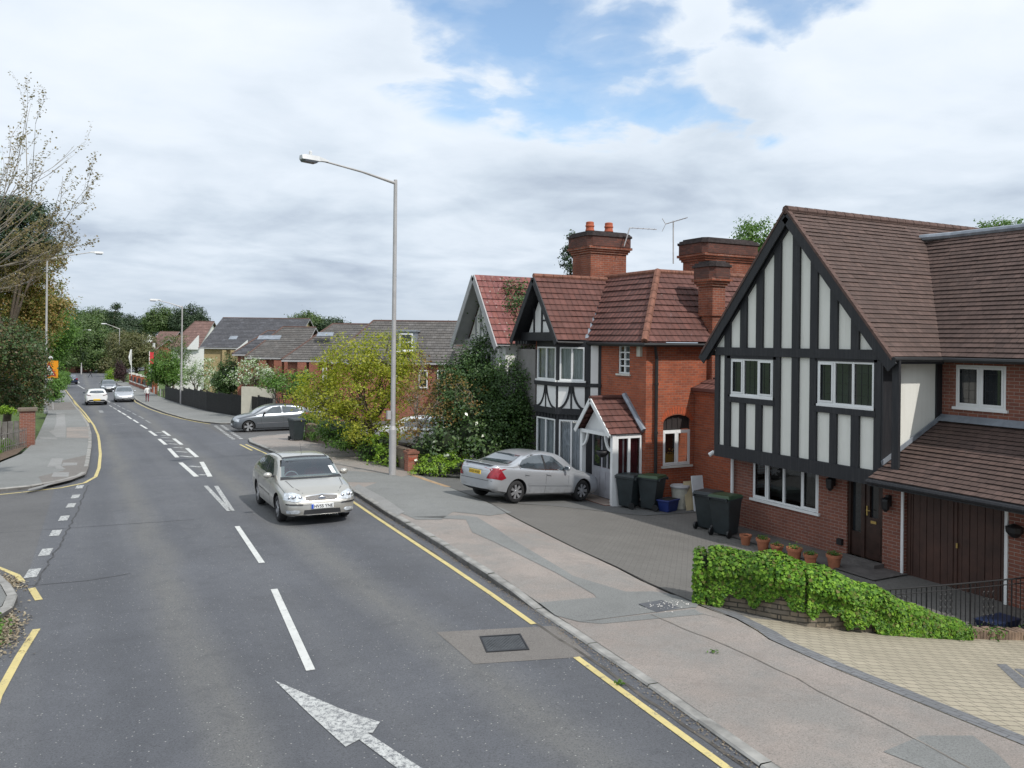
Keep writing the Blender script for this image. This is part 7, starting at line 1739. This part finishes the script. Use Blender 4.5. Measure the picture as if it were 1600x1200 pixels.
    def mirror(s,x,z,mat_=None,r=.11):
        for sg in (-1,1):
            h=s.bvh.ray_cast(Vector((x,sg*3,z)),Vector((0,-sg,0))); y=h[0].y
            bm=bmesh.new(); bmesh.ops.create_icosphere(bm,subdivisions=3,radius=1,matrix=Matrix.Translation((x-.02,y+sg*.15,z+.04))@Matrix.Diagonal((.07,r,.075,1)))
            for v in bm.verts:
                if v.co.x<x-.06: v.co.x=x-.06
            for f in bm.faces: f.smooth=True
            me=bpy.data.meshes.new('wing_mirror'); bm.to_mesh(me); bm.free(); me.materials.append(mat_ or s.paint); o=bpy.data.objects.new('wing_mirror',me); COL.objects.link(o); o.parent=s.root
            m=MB(); m.box(x-.05,min(y-.02*sg,y+sg*.08),z-.01,x+.02,max(y-.02*sg,y+sg*.08),z+.03); m.build('mirror_arm',M['btrim'],o,local=True)
            m=MB(); m.face([(x-.0605,y+sg*.15-r*.8,z-.01),(x-.0605,y+sg*.15+r*.8,z-.01),(x-.0605,y+sg*.15+r*.8,z+.09),(x-.0605,y+sg*.15-r*.8,z+.09)]); m.build('mirror_glass',M['cglass'],o,local=True)
def MC(*a): return Car(*a,'cars driving on the main road')
def place(px0,Yc,Xc,head,L_,lift=0,wb=2.7):
    h=Vector(head).normalized(); a=Vector((Xc,Yc,0))+h*wb/2; b=Vector((Xc,Yc,0))-h*wb/2; za=gz(a.x,a.y)+lift; zb=gz(b.x,b.y)+lift
    v=Vector((h.x*wb,h.y*wb,za-zb)); return Vector((Xc,Yc,(za+zb)/2+.005)),v

# ---- champagne hatchback coming towards the camera
Pm=dict(W=1.81,wr=.315,axles=(1.42,-1.33),k=.40,
 w=[(-2.36,.66),(-2.28,.80),(-2.1,.87),(-1.4,.90),(0,.905),(1.4,.895),(1.95,.86),(2.18,.80),(2.30,.72),(2.37,.55)],
 zb=[(-2.36,.34),(-2.1,.26),(-1.4,.2),(0,.19),(1.4,.19),(2.1,.19),(2.37,.25)],
 zs=[(-2.36,.88),(-2.1,.95),(-1.2,.96),(0,.92),(.9,.875),(1.6,.80),(2.1,.68),(2.37,.52)],
 zt=[(-2.36,.93),(-2.2,1.02),(-1.95,1.09),(-1.3,1.34),(-.7,1.425),(0,1.44),(.35,1.415),(.62,1.33),(1.18,.985),(1.35,.945),(1.9,.85),(2.15,.76),(2.28,.66),(2.37,.52)],
 spokes=5,spw=(.04,.05),hollow=[(.50,1.12,1.0,1.36,.62)])
def pl_(*a): return a
silvgold=carpaint('champagne_paint',(.50,.485,.445),.62,.28)
loc,v=place(0,21.75,5.20,(-.02,-1,0),4.73,.008)
c=MC('moving_car','champagne silver hatchback driving towards the camera in the near right-hand lane',loc,v,Pm,silvgold)
ws_=c.patch([(.44,-.60),(.44,.60),(.80,.69),(1.17,.735),(1.21,.4),(1.225,0),(1.21,-.4),(1.17,-.735),(.80,-.69)],'T','windscreen','cwind',.006,.08) if 'cwind' in M else None
M['cwind']=glassmat('windscreen_glass',(.72,.82,.85),.85,.01,.13)
ws_=c.patch([(.50,-.57),(.50,.57),(.80,.655),(1.15,.715),(1.19,.4),(1.205,0),(1.19,-.4),(1.15,-.715),(.80,-.655)],'T','windscreen','cwind',.010,.06)
c.patch([(.40,-.57),(.50,-.58),(.50,.58),(.40,.57),(.38,0)],'T','screen_band','btrim',.008,.08)
c.patch([(1.12,-.73),(1.21,-.4),(1.225,0),(1.21,.4),(1.12,.73),(1.26,.76),(1.32,.4),(1.34,0),(1.32,-.4),(1.26,-.76)],'T','scuttle','btrim',.006,.08)
# cabin: dashboard, steering wheel, seats with two occupants
m=MB(); m.box(.75,-.66,.62,1.15,.66,.90); m.box(.70,-.62,.80,.80,.62,.93); m.build('dashboard',M['btrim'],c.root,local=True,bevel=.03)
m=MB(); cx_,cy_,cz_=.62,-.36,.90; pts=[(cx_-.05*math.sin(a)*0+.10*math.sin(a)*-.35,cy_+.18*math.cos(a),cz_+.17*math.sin(a)) for a in [i*math.pi/9 for i in range(19)]]; m.tube(pts,.016,6); m.tube([(cx_,cy_-.17,cz_),(cx_+.04,cy_,cz_-.02),(cx_,cy_+.17,cz_)],.02,5); m.build('steering_wheel',M['gtimber'],c.root,local=True)
for sy in (-1,1):
    m=MB(); y=sy*.36; m.hexa([(.0,y-.24,.35),(.12,y-.24,.35),(.12,y+.24,.35),(0,y+.24,.35),(-.22,y-.20,1.05),(-.10,y-.20,1.05),(-.10,y+.20,1.05),(-.22,y+.20,1.05)]); m.box(-.2,y-.12,1.08,-.12,y+.12,1.24); m.build('seat',simple('grey_seat',(.07,.07,.08),.9),c.root,local=True,bevel=.03)
m=MB(); m.box(.50,-.12,1.30,.53,.12,1.36); m.build('rear_view_mirror',M['btrim'],c.root,local=True)
m=MB(); m.hexa([(.77,.52,1.16),(.80,.50,1.145),(.80,.60,1.14),(.77,.61,1.15),(.97,.56,1.03),(1.0,.55,1.01),(1.0,.66,1.0),(.97,.66,1.02)]); 
for za,ya in ((.70,.0),(.82,.03),(.94,.05)): pass
c.patch([(.86,.50),(.86,.60),(1.10,.655),(1.10,.55)],'T','paper_disc','pwhite',.014,.08)
c.both([(.62,.985),(.50,1.10),(.05,1.345),(-.62,1.375),(-1.05,1.335),(-1.5,1.185),(-1.62,1.04),(-1.0,1.00)],'side_window','cglass',off=.006)
for a in 'LR':
    c.line([(-.20,1.37),(-.24,.98)],a,'door_pillar',.075,'btrim',.009)
    c.line([(.66,.93),(.60,.45),(.50,.27)],a,'door_seam'); c.line([(-.24,.95),(-.26,.60),(-.26,.27)],a,'door_seam'); c.line([(-1.12,.98),(-.98,.70),(-.92,.42)],a,'door_seam')
    c.line([(.55,.52),(-1.0,.55)],a,'side_moulding',.045,silvgold,.014)
    for x in (-.12,-1.0): c.line([(x,.80),(x-.16,.805)],a,'door_handle',.035,silvgold,.03)
c.patch([(-1.25,-.52),(-1.25,.52),(-1.95,.62),(-1.95,-.62)],'T','rear_window','cglass',.006,.1)
for sy in (-1,1):
    c.patch([(sy*.83,.60),(sy*.80,.745),(sy*.66,.765),(sy*.50,.715),(sy*.40,.615),(sy*.36,.575),(sy*.60,.565)],'F','headlight','hlamp',.012,.05)
    c.patch([(sy*.80,.49),(sy*.45,.485),(sy*.45,.515),(sy*.80,.52)],'F','bumper_strip','btrim',.02,.06)
    c.patch([(sy*.78,.30),(sy*.80,.375),(sy*.55,.385),(sy*.50,.345),(sy*.56,.30)],'F','fog_lamp','hlamp',.012,.05)
    for (y,z,r) in ((.64,.665,.055),(.50,.655,.045),(.73,.66,.045)):
        h=c.bvh.ray_cast(Vector((4,sy*y,z)),Vector((-1,0,0)))[0]; m=MB(); b0=MB(); 
        prof=[(r,0),(r*.85,.012),(.001,.018)]; seg=16
        for rr_,xx in prof:
            for k in range(seg): an=2*math.pi*k/seg; m.v.append((h.x+.012+xx,h.y+rr_*math.cos(an),h.z+rr_*math.sin(an)))
        for i in range(2):
            for k in range(seg): a_=i*seg;b_=a_+seg; m.f.append((a_+k,a_+(k+1)%seg,b_+(k+1)%seg,b_+k)); m.m.append(0); m.uv.append(None)
        m.build('headlight_reflector',M['chrome'],c.root,local=True,smooth=True)
c.patch([(-.38,.60),(-.36,.665),(0,.69),(.36,.665),(.38,.60),(.30,.575),(-.30,.575)],'F','grille','grille',.012,.06)
c.patch([(-.39,.663),(0,.69),(.39,.663),(.38,.68),(0,.708),(-.38,.68)],'F','grille_bar','chrome',.018,.06)
h=c.bvh.ray_cast(Vector((4,0,.635)),Vector((-1,0,0)))[0]; m=MB(); seg=24
for rr_,xx in ((1,.016),(1,.03),(.8,.034),(.01,.034)):
    for k in range(seg): an=2*math.pi*k/seg; m.v.append((h.x+xx,h.y+.085*rr_*math.cos(an),h.z+.034*rr_*math.sin(an)))
for i in range(3):
    for k in range(seg): a_=i*seg;b_=a_+seg; m.f.append((a_+k,a_+(k+1)%seg,b_+(k+1)%seg,b_+k)); m.m.append(0 if i<2 else 1); m.uv.append(None)
m.build('oval_badge',[M['chrome'],simple('badge_grey',(.30,.34,.42),.3,.6)],c.root,local=True)
c.patch([(-.44,.275),(-.42,.375),(.42,.375),(.44,.275)],'F','air_intake','btrim',.010,.06)
c.patch([(-.80,.235),(.80,.235),(.80,.255),(-.80,.255)],'F','chin_strip','chrome',.016,.06)
c.plate('HV55 YNE','F',0,.455,blue=True,off=.035)
c.mirror(.72,.98)
m=MB(); m.tube([(.12,0,1.45),(-.10,0,1.72)],.004,4); m.build('aerial',M['btrim'],c.root,local=True)
for sy in (-1,1): c.line([(.36,sy*.56),(-1.1,sy*.55)],'T','roof_seam',.03,'btrim',.004); c.line([(1.36,sy*.66),(1.9,sy*.60),(2.2,sy*.42)],'T','bonnet_seam',.012)
# two occupants (built like people, seated)
def figure(name,label,joints,radii,edges,cols,root=None,cat='person',subdiv=1,bands=None,group=None):
    me=bpy.data.meshes.new(name); me.from_pydata([tuple(j) for j in joints],edges,[]); 
    o=bpy.data.objects.new(name,me); COL.objects.link(o)
    sk=o.modifiers.new('skin','SKIN'); sv=me.skin_vertices[0].data
    for i,r in enumerate(radii): sv[i].radius=(r,r) if not isinstance(r,tuple) else r
    sv[0].use_root=True; sk.use_smooth_shade=True
    sb=o.modifiers.new('s','SUBSURF'); sb.levels=sb.render_levels=subdiv
    bpy.context.view_layer.update(); m2=bpy.data.meshes.new_from_object(o.evaluated_get(bpy.context.evaluated_depsgraph_get())); o.modifiers.clear(); o.data=m2
    m2.materials.clear()
    for c_ in cols: m2.materials.append(c_)
    for p in m2.polygons: p.material_index=bands(p.center); p.use_smooth=True
    if root is not None: o.parent=root
    else: tag(o,label,cat,group)
    return o
skin_=simple('skin',(.45,.26,.19),.6,var=.05); redsh=simple('red_shirt',(.42,.03,.03),.8); haird=simple('dark_hair',(.03,.02,.015),.8)
Rm=c.root.matrix_world.copy()
bpy.context.view_layer.update(); Rm=c.root.matrix_world.copy()
for sy,lab in ((-1,'driver in a red top with both hands on the wheel of the champagne car'),(1,'front passenger in a red top beside the driver of the champagne car')):
    y=sy*.36
    J=[(-.05,y,.55),(-.07,y,.80),(-.08,y,1.02),(-.04,y,1.12),(-.02,y,1.20),(0,y,1.28),(-.07,y-.19,1.0),(.10,y-.24,.82),(.42,y-.13 if sy<0 else y-.1,.90 if sy<0 else .72),(-.07,y+.19,1.0),(.10,y+.24,.82),(.42,y+.13 if sy<0 else y+.1,.90 if sy<0 else .72),
       (.56,y-.16 if sy<0 else y-.05,.93 if sy<0 else .7),(.56,y+.16 if sy<0 else y+.05,.93 if sy<0 else .7)]
    o=figure('person',lab,J,[.16,.15,.14,.06,.085,.08,.07,.055,.04,.07,.055,.04,.035,.035],[(0,1),(1,2),(2,3),(3,4),(4,5),(2,6),(6,7),(7,8),(2,9),(9,10),(10,11),(8,12),(11,13)],[redsh,skin_,haird],None,bands=lambda q:(0 if q.z<1.06 and q.x<.36 else (2 if (q.z>1.27 or (q.x<-.05 and q.z>1.14)) else 1)))
    o.matrix_world=Rm

# ---- silver saloon parked nose-in on the drive
Ps=dict(W=1.73,wr=.315,axles=(1.36,-1.355),k=.43,
 w=[(-2.26,.62),(-2.2,.74),(-2.0,.82),(-1.3,.86),(0,.865),(1.3,.86),(1.9,.82),(2.15,.73),(2.27,.55)],
 zb=[(-2.26,.36),(-2.0,.27),(-1.3,.2),(0,.2),(1.3,.2),(2.0,.2),(2.27,.27)],
 zs=[(-2.26,.86),(-2.0,.965),(-1.2,.95),(0,.90),(.9,.86),(1.5,.80),(2.0,.68),(2.27,.5)],
 zt=[(-2.26,.90),(-2.17,1.02),(-2.0,1.045),(-1.66,1.06),(-1.5,1.09),(-.95,1.32),(-.55,1.405),(-.1,1.425),(.25,1.40),(.5,1.33),(1.08,.965),(1.3,.915),(1.8,.82),(2.1,.70),(2.27,.50)],
 spokes=7,spw=(.025,.04))
silver=carpaint('silver_paint',(.47,.49,.52),.55,.3)
RRp=Vector((11.05,20.85,0)); hd=Vector((math.cos(R(14)),math.sin(R(14)),0)); ce=RRp+hd*1.355+Vector((-hd.y,hd.x,0))*.80
loc,v=place(0,ce.y,ce.x,hd,4.5,.1+.01)
c=Car('parked_car','silver saloon parked nose-in on the tarmac drive before the white porch',loc,v,Ps,silver)
c.both([(.62,.94),(.52,1.02),(.12,1.30),(-.30,1.355),(-.75,1.315),(-1.12,1.20),(-1.28,1.07),(-1.22,.985),(-.6,.965)],'side_window','cglass',off=.006)
for a in 'LR':
    c.line([(-.30,1.345),(-.24,.96)],a,'door_pillar',.07,'btrim',.009)
    c.line([(.70,.90),(.68,.5),(.55,.27)],a,'door_seam'); c.line([(-.25,.94),(-.26,.27)],a,'door_seam'); c.line([(-1.15,.98),(-1.08,.75),(-.9,.52),(-.85,.3)],a,'door_seam')
    c.line([(.85,.50),(-.95,.52)],a,'side_moulding',.05,silver,.014)
    for x in (-.05,-.92): c.line([(x,.80),(x-.17,.81)],a,'door_handle',.04,silver,.028)
    c.patch([(-2.23,.95),(-2.02,.975),(-1.80,.70),(-1.95,.64),(-2.23,.67)],a,'tail_light','rlamp',.008,.05)
    c.line([(.60,.955),(.5,1.045),(.10,1.32),(-.30,1.375),(-.78,1.335),(-1.16,1.21),(-1.31,1.075),(-1.25,.965),(-.6,.95),(.60,.93)],a,'window_trim',.02,'chrome',.010)
for sy in (-1,1): c.patch([(sy*.80,.67),(sy*.80,.95),(sy*.70,.955),(sy*.52,.66)],'B','tail_light','rlamp',.012,.05); c.patch([(sy*.76,.58),(sy*.76,.70),(sy*.45,.70),(sy*.45,.56)],'F','headlight','hlamp',.012,.05)
c.patch([(-1.02,-.50),(-1.02,.50),(-1.5,.60),(-1.62,.60),(-1.64,0),(-1.62,-.60),(-1.5,-.60)],'T','rear_window','cglass',.007,.08)
c.patch([(.42,-.56),(.42,.56),(1.05,.70),(1.10,0),(1.05,-.70)],'T','windscreen','cglass',.007,.08)
c.plate('RV53 WXR','B',0,.80,mat_='pyel',w_=.50,off=.02)
c.patch([(-.33,.86),(.33,.86),(.33,.885),(-.33,.885)],'B','boot_handle','chrome',.02,.06)
c.line([(-.72,.60),(.72,.60)],'B','bumper_seam',.012); c.patch([(-.6,.27),(.6,.27),(.6,.36),(-.6,.36)],'B','diffuser','btrim',.012,.06)
c.line([(-.74,1.035),(.74,1.035)],'B','boot_seam',.010)
m=MB(); m.box(-2.22,-.62,1.045,-2.05,.62,1.065); m.build('boot_spoiler',silver,c.root,local=True,bevel=.008)
c.mirror(.55,.96)

# ---- grey three door hatchback at the side road
Pg_=dict(W=1.76,wr=.32,axles=(1.32,-1.26),k=.34,
 w=[(-2.08,.70),(-2.0,.80),(-1.7,.86),(-1.2,.88),(0,.88),(1.2,.875),(1.7,.84),(1.95,.76),(2.1,.55)],
 zb=[(-2.08,.33),(-1.8,.24),(-1.2,.17),(0,.16),(1.2,.17),(1.9,.17),(2.1,.22)],
 zs=[(-2.08,.92),(-1.8,1.0),(-1.0,.985),(0,.95),(.8,.92),(1.4,.85),(1.9,.72),(2.1,.55)],
 zt=[(-2.08,1.0),(-1.98,1.14),(-1.75,1.32),(-1.5,1.42),(-.8,1.475),(-.2,1.48),(.15,1.44),(.45,1.35),(1.1,1.0),(1.3,.955),(1.75,.84),(2.0,.70),(2.1,.55)],
 spokes=5,spw=(.03,.07),rimr=.74)
greyp=carpaint('grey_paint',(.16,.175,.195),.6,.28)
def hatch_details(c,pl=None,three=True,rear=True):
    c.both([(.52,1.0),(.38,1.10),(.02,1.37),(-.42,1.415),(-.48,1.02)],'side_window','cglass',off=.006)
    c.both([(-.56,1.02),(-.50,1.41),(-1.0,1.39),(-1.36,1.31),(-1.46,1.18),(-1.40,1.05)],'side_window','cglass',off=.006)
    for a in 'LR':
        c.line([(.68,.92),(.62,.5),(.5,.27)],a,'door_seam'); c.line([(-.52,1.0),(-.60,.6),(-.58,.27)],a,'door_seam'); c.line([(.9,.50),(-.92,.52)],a,'side_moulding',.035,'chrome' if three else 'btrim',.012); c.line([(-.38,.82),(-.54,.825)],a,'door_handle',.04,c.paint,.028)
        c.patch([(-2.05,1.0),(-1.82,1.02),(-1.80,.84),(-2.05,.80)],a,'tail_light','rlamp',.008,.05)
    for sy in (-1,1):
        c.patch([(sy*.80,.60),(sy*.78,.74),(sy*.52,.73),(sy*.46,.62)],'F','headlight','hlamp',.012,.05); c.patch([(sy*.80,.80),(sy*.80,.97),(sy*.52,.98),(sy*.55,.82)],'B','tail_light','rlamp',.012,.05)
    c.patch([(-.5,.26),(-.44,.62),(.44,.62),(.5,.26)],'F','grille','btrim',.012,.06)
    c.patch([(.38,-.56),(.38,.56),(1.05,.72),(1.10,0),(1.05,-.72)],'T','windscreen','cglass',.007,.08)
    c.patch([(-.56,1.08),(-.52,1.33),(.52,1.33),(.56,1.08)],'B','rear_window','cglass',.008,.06)
    c.mirror(.50,1.02,M['btrim'] if three else None)
cc=onG(423,676,0); hd=Vector((-1,.03,0)); cx_=at(424,533,47.6)
loc,v=place(0,cx_.y,cx_.x,hd,4.2,.012,2.58)
c=Car('parked_car','dark grey three-door hatchback seen side on, waiting at the right side road',loc,v,Pg_,greyp); hatch_details(c); c.plate('','F',0,.40)

# ---- white coupe seen from behind
Pw_=dict(Pg_); Pw_['W']=1.84; Pw_['k']=.52; Pw_['w']=[(x,w_*1.045) for x,w_ in Pg_['w']]; Pw_['zt']=[(x,z-.04*(z>1.1)) for x,z in Pg_['zt']]
whitep=carpaint('white_paint_car',(.74,.75,.76),0,.25)
loc,v=place(0,86.0,1.60,(-.02,1,0),4.4,.01)
c=MC('moving_car','white sporty coupe driving away in the left lane, yellow rear plate',loc,v,Pw_,whitep)
c.patch([(-.62,1.10),(-.50,1.30),(0,1.32),(.50,1.30),(.62,1.10),(0,1.06)],'B','rear_window','cglass',.008,.06)
for sy in (-1,1): c.patch([(sy*.84,.93),(sy*.82,1.0),(sy*.48,.88),(sy*.50,.84)],'B','tail_light',simple('dark_tail_light',(.10,.02,.03),.2),.012,.05)
c.patch([(-.82,.32),(-.60,.50),(.60,.50),(.82,.32),(.7,.24),(-.7,.24)],'B','bumper_insert','btrim',.012,.06)
c.plate('','B',0,.50,mat_='pyel',w_=.56,h_=.13); c.both([(.52,1.0),(.38,1.10),(.02,1.32),(-.8,1.36),(-1.3,1.25),(-1.2,1.06)],'side_window','cglass',off=.006)
c.patch([(.38,-.5),(.38,.5),(1.05,.72),(1.05,-.72)],'T','windscreen','cglass',.007,.08); c.mirror(.50,1.02,M['btrim'])
# ---- silver hatch behind it coming towards us, dark grey car parked behind that, blue saloon far
P4=dict(Pm); P4.pop('hollow')
def front_details(c,plate='pwhite'):
    for sy in (-1,1): c.patch([(sy*.83,.60),(sy*.80,.76),(sy*.60,.76),(sy*.40,.62)],'F','headlight','hlamp',.012,.05)
    c.patch([(-.36,.60),(-.34,.68),(.34,.68),(.36,.60)],'F','grille','chrome',.012,.06); c.patch([(-.70,.26),(-.5,.36),(.5,.36),(.70,.26),(.4,.22),(-.4,.22)],'F','air_intake','btrim',.012,.06)
    c.patch([(.46,-.60),(.46,.60),(1.17,.735),(1.22,0),(1.17,-.735)],'T','windscreen','cglass',.008,.08); c.both([(.62,.985),(.50,1.10),(.05,1.345),(-.62,1.375),(-1.05,1.335),(-1.5,1.185),(-1.62,1.04)],'side_window','cglass',off=.006)
    c.plate('','F',0,.46,mat_=plate,w_=.52); c.mirror(.72,.98); c.patch([(-1.25,-.52),(-1.25,.52),(-1.95,.62),(-1.95,-.62)],'T','rear_window','cglass',.006,.1)
loc,v=place(0,90.6,4.15,(-.01,-1,0),4.3,.01); c=MC('moving_car','bright silver car coming towards the camera beside the white coupe',loc,v,P4,silver); front_details(c)
loc,v=place(0,117,3.55,(.0,-1,0),4.4,.01); c=MC('moving_car','dark grey car following behind the bright silver one',loc,v,P4,greyp); front_details(c)
bluep=carpaint('dark_blue_paint',(.025,.035,.075),.4,.25)
loc,v=place(0,145.5,-.75,(-.06,1,0),4.5,.01); c=MC('moving_car','dark blue saloon far down the left lane, driving away',loc,v,Ps,bluep)
for sy in (-1,1): c.patch([(sy*.80,.75),(sy*.80,.92),(sy*.50,.92),(sy*.52,.75)],'B','tail_light','rlamp',.012,.05)
c.patch([(-1.02,-.50),(-1.02,.50),(-1.6,.60),(-1.6,-.60)],'T','rear_window','cglass',.007,.08); c.plate('','B',0,.72,w_=.5); c.both([(.62,.94),(.12,1.30),(-.75,1.315),(-1.28,1.07)],'side_window','cglass',off=.006)
# sliver of a parked white car behind the garden shrubs
p=at(660,533,38.5); loc,v=place(0,p.y,p.x,(-.5,.86,0),4.4,.15); c=Car('parked_car','white car half hidden behind the rusty tree and garden shrubs',loc,v,P4,whitep); front_details(c)

# ================================================================ people on foot
def walker(label,p,face,h,top_c,leg_c,stride=.25,hair=haird,arms=.15):
    s=h/1.75; f=Vector(face).normalized(); sd3=Vector((-f.y,f.x,0)); Z=Vector((0,0,1))
    def q(a,b,z): return tuple(f*a*s+sd3*b*s+Z*z*s)
    J=[q(0,0,.92),q(0,0,1.15),q(0,0,1.38),q(.01,0,1.5),q(.02,0,1.6),q(.02,0,1.70),
       q(0,.10,.88),q(stride*.5,.10,.48),q(stride*.7,.10,.08),q(stride*.7+.14,.10,.03),
       q(0,-.10,.88),q(-stride*.3,-.10,.48),q(-stride*.9,-.10,.10),q(-stride*.9+.14,-.10,.03),
       q(0,.20,1.38),q(-arms,.25,1.12),q(-arms*.6,.24,.88),q(0,-.20,1.38),q(arms,-.25,1.12),q(arms*1.6,-.22,.90),q(-arms*.5,.24,.80),q(arms*1.8,-.21,.83)]
    rd=[.14,.12,.13,.055,.08,.09,.085,.06,.04,.04,.085,.06,.04,.04,.06,.045,.033,.06,.045,.033,.032,.032]
    ed=[(0,1),(1,2),(2,3),(3,4),(4,5),(0,6),(6,7),(7,8),(8,9),(0,10),(10,11),(11,12),(12,13),(2,14),(14,15),(15,16),(2,17),(17,18),(18,19),(16,20),(19,21)]
    o=figure('person',label,J,[r*s for r in rd],ed,[top_c,leg_c,skin_,hair],bands=lambda c_:(2 if .79*s<c_.z<.88*s and abs(c_.dot(sd3))>.19*s else (1 if c_.z<.93*s else (0 if c_.z<1.47*s else (3 if (c_.z>1.66*s or c_.dot(f)<-.02*s) else 2)))))
    o.location=p; return o
p=onG(230,628,.1); D=(p-CP).dot(f0); walker('woman in white top and dark red trousers walking on the right footway',p,(0,1,0),26*D/F_,M['rwhite'],simple('dark_red_trousers',(.14,.02,.03),.8),.2)
p=onG(141,590,0); D=(p-CP).dot(f0); walker('far figure in dark clothes crossing the road at the bend',p,(1,-.2,0),13*D/F_,simple('black_coat',(.02,.02,.022),.8),simple('dark_jeans',(.03,.03,.04),.8),.45)
